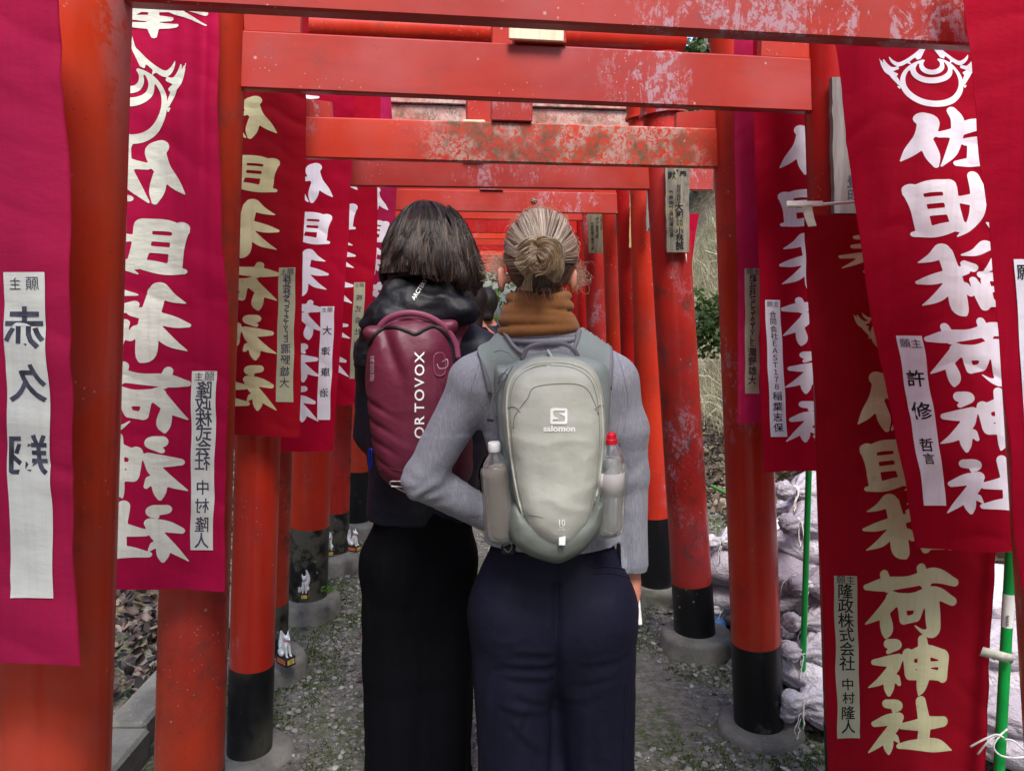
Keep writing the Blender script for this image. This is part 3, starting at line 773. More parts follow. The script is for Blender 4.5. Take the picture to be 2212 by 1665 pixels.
# pebbles (one uncountable layer)
phi = (1+5**0.5)/2
ico = np.array([[-1,phi,0],[1,phi,0],[-1,-phi,0],[1,-phi,0],[0,-1,phi],[0,1,phi],[0,-1,-phi],[0,1,-phi],[phi,0,-1],[phi,0,1],[-phi,0,-1],[-phi,0,1]])/1.9
icof = np.array([[0,11,5],[0,5,1],[0,1,7],[0,7,10],[0,10,11],[1,5,9],[5,11,4],[11,10,2],[10,7,6],[7,1,8],[3,9,4],[3,4,2],[3,2,6],[3,6,8],[3,8,9],[4,9,5],[2,4,11],[6,2,10],[8,6,7],[9,8,1]])
x, y = scatter(70000, (-1.6, 2.2), (1.9, 8))
cl = noise(np.stack([x, y, 0*x], -1), 1.9, 21, 3) + 0.35*rng.random(len(x)); m = cl > -0.06; x, y = x[m], y[m]
n = len(x); sz = 0.0024 + 0.0115*rng.random(n)**4.0
sc3 = np.stack([sz*rng.uniform(.8, 1.5, n), sz*rng.uniform(.8, 1.4, n), sz*rng.uniform(.4, .8, n)], -1)
pv, pf = instances(ico, icof, np.stack([x, y, terrain(x, y) + sz*0.25], -1), rotmat(rng.uniform(-.4, .4, n), rng.uniform(-.4, .4, n), rng.uniform(0, 6.3, n)), sc3, 0.14)
o = put('pebbles', pv, pf, PEB, smooth=False); tag(o, 'small grey pebbles strewn over the earth path', 'gravel', kind='stuff')
g0 = np.clip(0.19 + 0.06*rng.standard_normal(n), 0.04, 0.4) + 0.20*(rng.random(n) > 0.95)
set_tint(o, np.repeat(np.stack([g0*1.05, g0, g0*0.92], -1), 12, 0))

# dead leaves: curled blades
def leaf_blade(nl=6):
    v = []; f = []
    for i in range(nl+1):
        t = i/nl; w = 0.34*math.sin(math.pi*min(1, t*0.96+0.04))**0.8
        for s_ in (-1, 0, 1): v.append([s_*w, t-0.5, 0.10*abs(s_)*w*3 + 0.25*(t-0.5)**2])
    for i in range(nl):
        for s_ in (0, 1):
            a = i*3+s_; f.append([a, a+1, a+4, a+3])
    return np.array(v, float), np.array(f)
lv, lf = leaf_blade()
def leaves(name, label, x, y, z, size, hue, lift=0.03, tilt=0.7):
    n = len(x); s_ = size*rng.uniform(.5, 1.25, n)
    v, f = instances(lv, lf, np.stack([x, y, z + lift*rng.random(n)], -1), rotmat(rng.normal(0, tilt, n), rng.normal(0, tilt, n), rng.uniform(0, 6.3, n)),
                     np.stack([s_, s_, s_*rng.uniform(-2.2, 3.6, n)], -1), 0.03)
    o = put(name, v, f, LEAFM, smooth=True); tag(o, label, 'leaves', kind='stuff')
    b = np.array(hue)[rng.integers(0, len(hue), n)]*rng.uniform(.6, 1.5, (n, 1)); set_tint(o, np.repeat(b, len(lv), 0)); return o
LH = [(0.075, 0.048, 0.042), (0.11, 0.075, 0.07), (0.05, 0.036, 0.035), (0.17, 0.125, 0.11), (0.03, 0.024, 0.026), (0.15, 0.12, 0.085)]
x, y = scatter(24000, (-5.2, -1.43), (2.0, 9), lambda x, y: rng.random(len(x)) < np.clip(1.3 - (-x-1.4)*0.2, 0.25, 1))
leaves('leaf_litter', 'brown fallen leaves heaped beyond the concrete kerb on the left', x, y, terrain(x, y)+0.012, 0.052, LH, 0.08)
x, y = scatter(9000, (1.5, 5.0), (3.2, 8.5), lambda x, y: bank_right(x, y) < 0.75)
leaves('leaf_litter', 'dry grey brown leaves at the foot of the grassy bank on the right', x, y, terrain(x, y)+0.01, 0.07, [(0.16, 0.12, 0.085), (0.22, 0.18, 0.13), (0.11, 0.08, 0.06)], 0.05)
x, y = scatter(150, (-1.3, 1.6), (2.2, 7))
leaves('fallen_leaves', 'few loose brown leaves scattered on the path', x, y, terrain(x, y)+0.004, 0.035, LH, 0.004, 0.25)

# moss cushions / weeds on the path
def tufts(name, label, cat, x, y, z, hgt, nb, cols, mat, lean=0.5, wid=0.0022, smoothz=True):
    n = len(x)*nb; bx = np.repeat(x, nb) + rng.normal(0, 0.018, n); by = np.repeat(y, nb) + rng.normal(0, 0.018, n); bz = np.repeat(z, nb)
    h = hgt*rng.uniform(.4, 1.3, n); a = rng.uniform(0, 6.3, n); le = lean*rng.random(n)
    seg = 3; v = np.zeros((n, (seg+1)*2, 3)); ca, sa = np.cos(a), np.sin(a)
    cv = rng.normal(0, .3, n)
    for i in range(seg+1):
        t = i/seg; w = wid*(1-t*0.85); off = h*le*t**1.6
        cxx = bx + ca*off - sa*cv*h*t*t; cyy = by + sa*off + ca*cv*h*t*t; cz = bz + h*t*(1-0.35*le*t)
        v[:, 2*i] = np.stack([cxx - sa*w, cyy + ca*w, cz], -1); v[:, 2*i+1] = np.stack([cxx + sa*w, cyy - ca*w, cz], -1)
    fb = np.array([[2*i, 2*i+1, 2*i+3, 2*i+2] for i in range(seg)])
    f = (fb[None] + (np.arange(n)*(seg+1)*2)[:, None, None]).reshape(-1, 4)
    o = put(name, v.reshape(-1, 3), f, mat); tag(o, label, cat, kind='stuff')
    c = np.array(cols)[rng.integers(0, len(cols), n)]*rng.uniform(.6, 1.4, (n, 1)); set_tint(o, np.repeat(c, (seg+1)*2, 0)); return o
x, y = scatter(13000, (-1.3, 2.1), (2.0, 7))
mm = noise(np.stack([x, y, 0*x+3], -1), 2.1, 33, 3) + 0.30*(np.abs(x) > 0.55) > 0.24; x, y = x[mm], y[mm]
tufts('moss', 'patchy dark green moss and tiny weeds on the path edges', 'moss', x, y, terrain(x, y), 0.010, 14, [(0.055, 0.10, 0.015), (0.09, 0.145, 0.02), (0.04, 0.07, 0.012)], FOL, 0.9, 0.003)

# dry grass on the right bank
x, y = scatter(30000, (1.3, 7.5), (3.0, 14))
b = bank_right(x, y); mm = (b > 0.30) & (rng.random(len(x)) < 0.8); x, y = x[mm], y[mm]
GR = [(0.52, 0.46, 0.30), (0.60, 0.55, 0.40), (0.42, 0.37, 0.24), (0.32, 0.35, 0.20), (0.66, 0.62, 0.48)]
tufts('dry_grass', 'matted straw coloured dry grass covering the right bank', 'grass', x, y, terrain(x, y), 0.30, 9, GR, GRASSM, 1.6, 0.0032)
# tangled pale twigs
tw = MB()
for i in range(800):
    x0 = rng.uniform(2.0, 6.5); y0 = rng.uniform(3.8, 10); z0 = float(terrain(np.array(x0), np.array(y0)))
    if bank_right(x0, y0) < 0.35: continue
    d = rng.normal(0, 1, 3); d[2] = abs(d[2])*0.5; d /= np.linalg.norm(d); L = rng.uniform(.3, 1.0)
    pts = [np.array([x0, y0, z0+0.06]) + d*L*t + rng.normal(0, .035, 3) for t in np.linspace(0, 1, 6)]
    tw.tube(spline(pts, 10), rng.uniform(.002, .006), 4)
o = tw.put('dead_twigs', BARK); o.data.materials[0] = m_plain('pale_twig', srgb(176, 168, 146), 0.9, 0.3, 20); tag(o, 'tangle of thin pale twigs lying over the right bank', 'twigs', kind='stuff')
# ivy leaves
def leafcloud(name, label, cat, centres, radii, nper, size, cols, kind='stuff', parent=None, flat=0.7):
    out = []
    for c, r, n in zip(centres, radii, nper):
        u = rng.normal(0, 1, (n, 3)); u /= np.linalg.norm(u, axis=1)[:, None]; rr = rng.random(n)**0.45
        out.append(np.array(c) + u*rr[:, None]*np.array(r))
    p = np.concatenate(out); n = len(p); s_ = size*rng.uniform(.5, 1.3, n)
    v, f = instances(lv[::1], lf, p, rotmat(rng.normal(0, flat, n), rng.normal(0, flat, n), rng.uniform(0, 6.3, n)), np.stack([s_*1.3, s_, s_], -1), 0.0)
    o = put(name, v, f, FOL, parent)
    if parent is None: tag(o, label, cat, kind=kind)
    c = np.array(cols)[rng.integers(0, len(cols), n)]*rng.uniform(.5, 1.5, (n, 1)); set_tint(o, np.repeat(c, len(lv), 0)); return o
GC = [(0.035, 0.07, 0.02), (0.06, 0.11, 0.03), (0.03, 0.05, 0.02), (0.09, 0.13, 0.04)]
cs = []; 
for px_, py_, d_ in ((1522, 660, 5.0), (1530, 690, 4.8), (1540, 710, 4.9), (1515, 700, 5.2), (1532, 735, 4.8), (1560, 680, 5.3), (1590, 700, 5.4)):
    p_ = P(px_, py_, d_); cs.append((p_[0], p_[1], p_[2]))
leafcloud('ivy', 'dark green ivy patch climbing through the dry grass', 'ivy', cs, [(0.22, 0.25, 0.12)]*7, [260]*7, 0.035, GC)

# backing slope forest: single trees with trunk and crown
def tree(x, y, h, r, label, cols=GC, dense=1.0):
    z = float(terrain(np.array(x), np.array(y))) - 0.1
    t = thing('tree', (x, y, z), label, 'tree', 'trees on the slopes behind the gates')
    m = MB(); lean = rng.normal(0, .05, 2)
    top = np.array([x + lean[0]*h, y + lean[1]*h, z + h*0.75])
    pts = spline([np.array([x, y, z]), np.array([x+lean[0]*h*.3+.05, y+lean[1]*h*.3, z+h*.35]), top], 12)
    m.tube(pts, np.linspace(0.16, 0.04, 12)*h/6, 10)
    cen = []
    for i in range(9):
        k = rng.integers(3, 11); a = rng.uniform(0, 6.3); e = pts[k] + np.array([math.cos(a)*r*rng.uniform(.4, .9), math.sin(a)*r*rng.uniform(.4, .9), rng.uniform(.2, 1.0)*h*0.14])
        m.tube(spline([pts[k], (pts[k]+e)/2 + rng.normal(0, .08, 3), e], 6), np.linspace(.045, .012, 6)*h/6, 5); cen.append(e)
    for i in range(6): cen.append(top + rng.normal(0, 1, 3)*np.array([r*.5, r*.5, h*.12]))
    m.put('trunk', BARK, t)
    leafcloud('crown', None, None, cen, [(r*.55, r*.55, h*.10)]*len(cen), [int(230*dense)]*len(cen), 0.16, cols, parent=t)
for i, (x_, y_, h_, r_, lb) in enumerate([(-1.2, 21, 7.5, 2.2, 'tall dark evergreen straight beyond the end of the gate tunnel'), (-4.2, 13, 6.5, 2.0, 'broad leafy tree on the left slope behind the banners'),
    (-3.4, 18, 8.0, 2.4, 'tall leafy tree on the left slope, nearest the end of the tunnel'), (3.6, 19, 7.5, 2.3, 'round crowned tree high on the right bank beyond the gates'), (1.4, 25, 9, 2.6, 'big evergreen closing the view right of the tunnel end'), 
    (6.5, 9.5, 5.5, 2.0, 'bushy tree on top of the right grass bank'), (-7.5, 8, 6.0, 2.0, 'bushy tree far up the left leaf slope'),
    (-6.5, 3.5, 7, 2.6, 'added leafy tree on the left slope level with the banners'), (6.8, 2.0, 7, 2.6, 'added leafy tree on the right slope level with the sandbags'), (-5.5, -4, 8, 3.0, 'large unseen tree added behind the viewer, left of the path'), (5.5, -5, 8, 3.0, 'large unseen tree added behind the viewer, right of the path'), (-1.0, -11, 9, 3.4, 'large unseen tree added to close the path far behind the viewer')]):  # trees beside and behind the camera added to cut low sky light
    tree(x_, y_, h_, r_, lb)

# ------------------------------------------------------------------ torii gates
def at_z(a, b, z):
    t = (z - a[2])/(b[2]-a[2]); return a + (b-a)*t
ORD = ['nearest', 'second', 'third', 'fourth', 'fifth', 'sixth', 'seventh', 'eighth', 'ninth', 'tenth', 'eleventh', 'twelfth', 'thirteenth', 'fourteenth', 'fifteenth', 'sixteenth', 'seventeenth', 'eighteenth']
GATES = []
def gate(i, L, R, diaL, diaR, beam, mats, plinth=(0.03, 0.03), bands=(BLK_clean, BLK_clean), bandz=(0.33, 0.34), kas=2.72, kr=0.055, kround=True, kmat=None, ring=False, desc='', beamd=0.018, over=0.13, kover=0.10, wedges=True, pr=0.16, pshape=('round', 'round'), plate=None):
    """L, R = ((px,py),(px,py),depth): two points on the pillar axis; beam = (zbotL, zbotR, height)"""
    ax = []
    for (p1, p2, d) in (L, R):
        a, b = (np.array(p1, float), np.array(p2, float)) if len(p1) == 3 else (P(*p1, d), P(*p2, d)); ax.append((a, b))
    fl, fr = at_z(*ax[0], 0.0), at_z(*ax[1], 0.0)
    base = (fl+fr)/2
    t = thing('torii_gate', base, desc, 'torii', 'vermilion torii gates in a row')
    ztop = kas - kr
    tops = []
    for s_, (a, b), dia, mat, band, ph, shp in ((0, ax[0], diaL, mats[0], bands[0], plinth[0], pshape[0]), (1, ax[1], diaR, mats[1], bands[1], plinth[1], pshape[1])):
        lo, hi = at_z(a, b, ph), at_z(a, b, ztop); tops.append(hi)
        m = MB(); m.cyl(lo, hi, dia/2*1.02, dia/2*0.93, 48, rings=8); sharp(m.put('pillar', mat, t))
        m = MB(); m.cyl(at_z(a, b, ph-0.01), at_z(a, b, bandz[s_]), dia/2*1.02+0.0015, dia/2*1.02+0.0010, 48, rings=4); sharp(m.put('base_band', band, t))
        foot = at_z(a, b, 0)
        m = MB()
        if shp == 'round':
            rr = pr*(1 + (0.08 if ph > .08 else 0)); a_ = np.linspace(0, 2*math.pi, 48, endpoint=False)
            prof = [(0.0, -0.08), (rr*1.0, -0.08), (rr, ph-0.022), (rr-0.008, ph-0.006), (rr-0.02, ph), (0.02, ph+0.001)]
            v = []; f = []
            for q, (r_, z_) in enumerate(prof):
                wob = 1 + 0.02*np.sin(3*a_+i) + 0.012*np.sin(7*a_+2*i) + 0.006*rng.standard_normal(48)
                v.append(np.stack([foot[0]+r_*wob*np.cos(a_), foot[1]+r_*wob*np.sin(a_), np.full(48, z_)], -1))
            for q in range(len(prof)-1):
                for j in range(48): f.append([q*48+j, q*48+(j+1) % 48, (q+1)*48+(j+1) % 48, (q+1)*48+j])
            m.add(np.concatenate(v), f)
        sharp(m.put('footing', CONC, t), 50)
        if ring:
            z_ = ring; m = MB(); m.cyl(at_z(a, b, z_), at_z(a, b, z_+0.012), dia/2+0.010, n=48); sharp(m.put('collar', mat, t))
            m = MB(); m.cyl(at_z(a, b, z_+0.014), at_z(a, b, ztop), dia/2+0.003, n=48); sharp(m.put('sleeve', mat, t))
    zl, zr, bh = beam
    pl, pr_ = at_z(*ax[0], (zl)+bh/2), at_z(*ax[1], (zr)+bh/2)
    u = pr_ - pl; Lg = np.linalg.norm(u); u /= Lg
    w = np.cross(np.array([0, 0, 1.0]), u); w /= np.linalg.norm(w); up = np.cross(u, w)
    A = np.array([u, w, up]); c = (pl+pr_)/2
    m = MB(); m.box(c, (Lg/2 + over + diaL/2, beamd, bh/2), A, 0.004); m.put('tie_beam', mats[2], t, smooth=False)
    # wedges driven in over the beam beside each pillar
    if wedges:
        for sg, dia in ((-1, diaL), (1, diaR)):
            for io in (-1, 1):
                x0 = Lg/2 - io*(dia/2); x1 = x0 - io*0.135
                h0, h1 = 0.055, 0.040
                if io > 0: h0, h1 = 0.048, 0.062
                vs = []
                for yy in (-beamd*0.8, beamd*0.8):
                    for xx, zz in ((x0, 0.001), (x1, 0.001), (x1, h1 if io < 0 else h0), (x0, h0 if io < 0 else h1)):
                        vs.append(c + u*xx*sg + w*yy + up*(bh/2 + zz))
                m = MB(); m.add(vs, [[0, 1, 2, 3], [7, 6, 5, 4], [0, 4, 5, 1], [1, 5, 6, 2], [2, 6, 7, 3], [3, 7, 4, 0]])
                m.put('wedge', mats[3], t, smooth=False)
    kc = (tops[0]+tops[1])/2; kc[2] = kas; KL = np.linalg.norm(tops[1]-tops[0])
    a, b = kc - u*(KL/2+kover), kc + u*(KL/2+kover)
    m = MB()
    if kround:
        tt = np.array([0, .012, 1-.012, 1.0]); m.tube(a + (b-a)*tt[:, None], [kr*.9, kr, kr, kr*.9], 32); sharp(m.put('top_beam', kmat or mats[2], t), 30)
    else:
        m.box(kc, (KL/2+kover+.08, kr*1.3, kr), A, 0.006); m.put('top_beam', kmat or mats[2], t, smooth=False)
        m = MB(); m.box(kc + up*(kr+0.022), (KL/2+kover+.13, kr*1.7, 0.02), A, 0.004); m.put('cap_rail', kmat or mats[2], t, smooth=False)
    kas0 = kas; zb = c[2] + bh/2; hh = kas - kr - zb
    m = MB(); m.box(np.array([c[0], c[1], zb + hh/2]) + u*0.01, (0.067, beamd*1.6, hh/2 - 0.002), A, 0.003); m.put('centre_strut', mats[3], t, smooth=False)
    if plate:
        xc, wd, mt = plate; pc = at_z(*ax[0], zb+.02)*(1-.5) + at_z(*ax[1], zb+.02)*.5; pw = P(xc, 84, pc[1]); m = MB(); m.box(np.array([pw[0], pc[1]-beamd*1.6-.008 + (pw[0]-pc[0])*u[1]/u[0], zb + .075]), (wd, .006, .072), A, .002); m.put('glare_plate', mt, t, smooth=False)  # added cream plate, paints the sky glare on the centre strut
    GATES.append(dict(t=t, ax=ax, c=c, A=A, bh=bh, dia=(diaL, diaR), beamd=beamd)); return t
def zp(px, py, d): return float(P(px, py, d)[2])
gate(0, ((150, 0), (113, 1665), 1.22), ((2245, 100), (2318, 1400), 1.40), .18, .18, (zp(275, -6, 1.20), zp(2085, 101, 1.37), .19), (PP_near, PP_mid, PB_haze, PB_old), desc='nearest torii gate, its glossy orange left pillar filling the left edge', bands=(BLK_clean, BLK_clean))
gate(1, ((452, 130), (417, 1400), 1.98), ((1800, 100), (1846, 1600), 2.16), .178, .165, (zp(526, 188, 1.965), zp(1735, 241, 2.13), .137), (PP_dirty, PP_red, PB_haze, PB_old), bands=(BLK_lich, BLK_clean), bandz=(.315, .33), plate=(1158, .070, WD_glare), desc='second torii gate, pale peeling blotches along its wide tie beam')
gate(2, ((577, 250), (545, 1400), 2.54), ((1592, 250), (1637, 1500), 2.68), .148, .172, (zp(660, 339, 2.525), zp(1540, 362, 2.65), .128), (PP_mid, PP_mid, PB_lich, PB_old), bands=(BLK_lich, BLK_clean), bandz=(.335, .35), kas=2.76, plinth=(.02, .04), desc='third torii gate, tie beam mottled with brown lichen above the two walkers', pr=.155)
gate(3, ((606, 400), (583, 1300), 3.12), ((1434, 300), (1497, 1300), 3.35), .15, .176, (zp(762, 398, 3.08), zp(1410, 408, 3.30), .115), (PP_dirty, PP_bloom, PB_haze, PB_old), bands=(BLK_lich, BLK_lich), bandz=(.32, .32), plinth=(.085, .09), kas=zp(1120, 74, 3.25), ring=2.355, kmat=PP_mid, plate=(1024, .045, WD_glare), desc='fourth torii gate, tall weathered name board on its faded right pillar', kr=.06, pr=.15)
gate(4, ((689, 500), (667, 1200), 3.76), ((1398, 500), (1415, 1200), 3.98), .19, .172, (zp(760, 385, 3.72), zp(1390, 392, 3.93), .11), (PP_mid, PP_mid, PB_old, PB_old), bands=(BLK_lich, BLK_clean), bandz=(.457, .444), plinth=(.09, .068), ring=2.48, kas=zp(1110, 170, 3.87), desc='fifth torii gate, thick left pillar with a spotted black foot', pr=.16)
gate(5, ((742, 500), (724, 1100), 4.42), ((1361, 500), (1382, 1100), 4.6), .165, .165, (zp(857, 452, 4.38), zp(1340, 461, 4.55), .118), (PP_bloom, PP_red, PB_haze, PB_old), bands=(BLK_lich, BLK_clean), bandz=(.345, .34), plinth=(.10, .08), kas=zp(1110, 256, 4.51), kround=False, kmat=PB_grey, desc='sixth torii gate, grey lichened top beam above the blonde walker', kr=.05, pr=.17)
gate(6, ((785, 500), (773, 1000), 5.05), ((1327, 500), (1345, 1000), 5.2), .165, .165, (zp(857, 425, 5.0), zp(1300, 432, 5.15), .11), (PP_dirty, PP_mid, PB_old, PB_old), bands=(BLK_clean, BLK_clean), bandz=(.445, .36), plinth=(.1, .08), kas=zp(1100, 300, 5.1), desc='seventh torii gate, small grey board on its right pillar')
gate(7, ((826, 500), (816, 1000), 5.65), ((1281, 480), (1297, 800), 5.8), .165, .178, (zp(857, 470, 5.6), zp(1254, 476, 5.75), .12), (PP_mid, PP_bloom, PB_old, PB_old), bands=(BLK_clean, BLK_clean), desc='eighth torii gate, faded right pillar carrying an olive name board')
ybot = {8: 503, 9: 516, 10: 530, 11: 541, 12: 553, 13: 562, 14: 569, 15: 576, 16: 582, 17: 588}
for i in range(8, 18):
    d = 5.75 + (i-7)*0.70
    cx_ = -0.20 - 0.018*(d-5.9) ; hw = 0.83
    xl = CXP + FPX*(cx_-hw)/d; xr = CXP + FPX*(cx_+hw-0.0)/d
    mm_ = [PP_mid, PP_red, PP_dirty][i % 3]
    dd = [d-.05, d+.1]
    gate(i, ((xl+6, 450), (xl, 800), dd[0]), ((xr-3, 450), (xr+4, 800), dd[1]), .16, .16, (zp(900, ybot[i]-1, dd[0]), zp(1250, ybot[i]+2, dd[1]), .12), (mm_, PP_red, [PB_new, PB_old, PP_red][i % 3], PP_red), kas=2.65,
         desc='%s torii gate back along the tunnel, %s' % (ORD[i], ['bright orange tie beam', 'chalky red tie beam', 'plain deep red tie beam'][i % 3]))
for i, (y_, w_) in enumerate(((.45, 'first'), (-.30, 'second'), (-1.05, 'third'), (-1.8, 'fourth'))):  # unseen gates added behind the camera to shade the sun
    x_ = .17 - .1*(y_ - .4)
    gate(0, ((x_-.86, y_, 2.0), (x_-.89, y_, 0.0), 0), ((x_+.86, y_+.14, 2.0), (x_+.89, y_+.14, 0.0), 0), .17, .17, (2.06, 2.06, .15), ((PP_mid, PP_red, PB_haze, PB_old), (PP_dirty, PP_mid, PB_old, PB_old))[i % 2], desc='torii gate out of view, %s one behind the camera' % w_)
# small crest on the sixth gate's tie beam, hardware of that gate
G5 = GATES[5]; p0 = P(1153, 433, 4.5); m = MB()
for k in range(6):
    a = k*math.pi/3 + .3; q = np.array([math.cos(a), 0, math.sin(a)])
    m.tube([p0 + q*.003, p0 + q*.012, p0 + q*.019], [.003, .005, .001], 6)
m.tube([p0+np.array([0, -.004, 0]), p0+np.array([0, .004, 0])], .008, 8)
off = np.array([0, float(G5['c'][1] + (p0[0]-G5['c'][0])*G5['A'][0][1]/G5['A'][0][0]) - G5['beamd'] - .004 - p0[1], 0]); m.v = [q + off for q in m.v]
m.put('crest', m_plain('worn_crest', srgb(120, 116, 104), 0.8, 0.4, 90), G5['t'])
# ------------------------------------------------------------------ banners
def banner(label, rows, cloth, ink, glyphs=(), strip=None, fold=None, group='red prayer banners along the path', mirror=False, seed=0, nu=64, nv=220, amp=0.006, bar=None):
    """rows: (y, xl, xr, d) from top to bottom; glyphs: (key, cx, cy, w, h, shear)"""
    R = np.array(rows, float)
    def geom(x, y, off=0.0):
        x = np.asarray(x, float); y = np.asarray(y, float)
        xl, xr, d = (np.interp(y, R[:, 0], R[:, k]) for k in (1, 2, 3))
        u = (x-xl)/(xr-xl); vv = (y - R[0, 0])/(R[-1, 0]-R[0, 0])
        q = np.stack([u*2.6 + vv*0.5, vv*1.3 + 0*u, 0*u + seed], -1)
        f = amp*(1.6*noise(q, 1.6, seed, 2) + 0.45*noise(np.stack([u*7+vv*2, vv*7, 0*u+seed], -1), 1.0, seed+3, 2))
        f = f + amp*.30*(1 - 3*np.abs(noise(np.stack([u*2.5 + vv*3, vv*15 + .8*np.sin(u*4), 0*u+seed], -1), 1.0, seed+5, 2)))
        f = f + amp*0.9*np.sin(u*9 + 2.2*np.sin(vv*3+seed) + seed)*(0.35+0.65*(1-vv))
        if fold: f = f + fold(u, vv)
        p = P(x, y, d); p[..., 1] += f - off; return p
    def wob(u, v_):   # wavy selvedge
        e = np.exp(-u*18) + np.exp(-(1-u)*18)
        return e*0.012*noise(np.stack([0*u, v_*9, 0*u+seed], -1), 1, seed+9, 2)
    us = np.linspace(0, 1, nu); vs = np.linspace(0, 1, nv); U, Vv = np.meshgrid(us, vs, indexing='ij')
    Y = R[0, 0] + Vv*(R[-1, 0]-R[0, 0]); 
    xl, xr = np.interp(Y, R[:, 0], R[:, 1]), np.interp(Y, R[:, 0], R[:, 2])
    X = xl + (xr-xl)*(U + wob(U, Vv))
    Yb = Y + (xr-xl)*0.012*np.sin(U*5+seed)*np.clip((Vv-.93)/.07, 0, 1)
    if len(rows[0]) > 4:
        Yb = Yb + np.clip((Vv-.85)/.15, 0, 1)*(1-U)*rows[-1][4]
    v = geom(X, Yb).reshape(-1, 3); gi = np.arange(nu*nv).reshape(nu, nv)
    q = np.stack([gi[:-1, :-1], gi[1:, :-1], gi[1:, 1:], gi[:-1, 1:]], -1).reshape(-1, 4)
    base = v.mean(0)
    t = thing('prayer_banner', base, label, 'banner', group)
    put('cloth', v, q, cloth, t)
    # sewn hem down each side
    for k, uu in enumerate((0, nu-1)):
        w = gi[uu]; e = v[w]; s_ = gi[1 if uu == 0 else nu-2]; inn = v[w]*0.65 + v[s_]*0.35
        vv2 = np.concatenate([e + np.array([0, -.0012, 0]), inn + np.array([0, -.0012, 0])]); n_ = nv
        put('hem', vv2, np.array([[i, i+1, n_+i+1, n_+i] for i in range(n_-1)]), cloth, t)
    for g in glyphs:
        key, cx_, cy_, w_, h_ = g[:5]; sh = g[5] if len(g) > 5 else 0.0
        gv, gf = GM[key]; gx_ = gv[:, 0]-.5; gx_ = -gx_ if mirror else gx_
        x = cx_ + gx_*w_ + sh*(gv[:, 1]-.5)*h_; y = cy_ + (gv[:, 1]-.5)*h_
        # keep the print on the cloth
        xl, xr = np.interp(y, R[:, 0], R[:, 1])+1.5, np.interp(y, R[:, 0], R[:, 2])-1.5; x = np.clip(x, xl, xr)
        pv = geom(x, y, 0.0013)
        put('emblem' if key == 'gem' else 'character', pv, gf, ink, t)
    if strip:
        (x0t, y0, x1t, x0b, y1, x1b), chars, smat, imat = strip
        a = np.linspace(0, 1, 9); b = np.linspace(0, 1, 60); A_, B_ = np.meshgrid(a, b, indexing='ij')
        def sp(a_, b_, off):
            x = (x0t + (x0b-x0t)*b_)*(1-a_) + (x1t + (x1b-x1t)*b_)*a_; y = y0 + (y1-y0)*b_
            x = x + (x1t-x0t)*0.02*np.sin(b_*17+seed); return geom(x, y, off)
        gi = np.arange(9*60).reshape(9, 60); q = np.stack([gi[:-1, :-1], gi[1:, :-1], gi[1:, 1:], gi[:-1, 1:]], -1).reshape(-1, 4)
        so = put('name_strip', sp(A_, B_, 0.0022).reshape(-1, 3), q, smat, t)
        W = (x1t-x0t); H = (y1-y0); mb = MB()
        for ch, ua, vb, sz, bold in chars:      # centre (ua of width, vb of height), size in widths
            tv, tf = text_mesh(ch, bold)
            if not len(tv): continue
            c0 = (tv.min(0)+tv.max(0))/2 if ch not in 'ー一' else np.array([0.0, .35])
            xx = (tv[:, 0]-c0[0]); xx = -xx if mirror else xx
            yy = -(tv[:, 1]-c0[1])
            mb = MB(); mb.add(sp(ua + xx*sz, vb + yy*sz*W/H, 0.0028), tf); mb.put('ink_character', imat, so, smooth=False)
    if bar:
        (xa, ya, xb, yb, dd, rr) = bar
        m = MB(); m.cyl(P(xa, ya, dd), P(xb, yb, dd), rr, n=10); m.put('crossbar', WHITEP, t)
    return t

def ganshu(s0=0.36, y=0.045, l='願', r='主', bold=0.0):
    return [(l, .30, y, s0, bold), (r, .72, y, s0, bold)]
def col(txt, y0, y1, sz=0.8, ua=.5, bold=0.012):
    n = len(txt); sz = sz*.82; return [(c, ua, y0 + (y1-y0)*(i+.5)/n, sz, bold) for i, c in enumerate(txt)]
KEYS = ['sa', 'suke', 'ina', 'ni', 'kami', 'yashiro']
def six(cx, ys, w, sh=0.0, cxb=None, dx=None):
    out = []
    for k, (a, b) in zip(KEYS, ys):
        c = cx if cxb is None else cx + (cxb-cx)*((a+b)/2 - ys[0][0])/(ys[-1][1]-ys[0][0])
        out.append((k, c, (a+b)/2, w, b-a, sh))
    return out

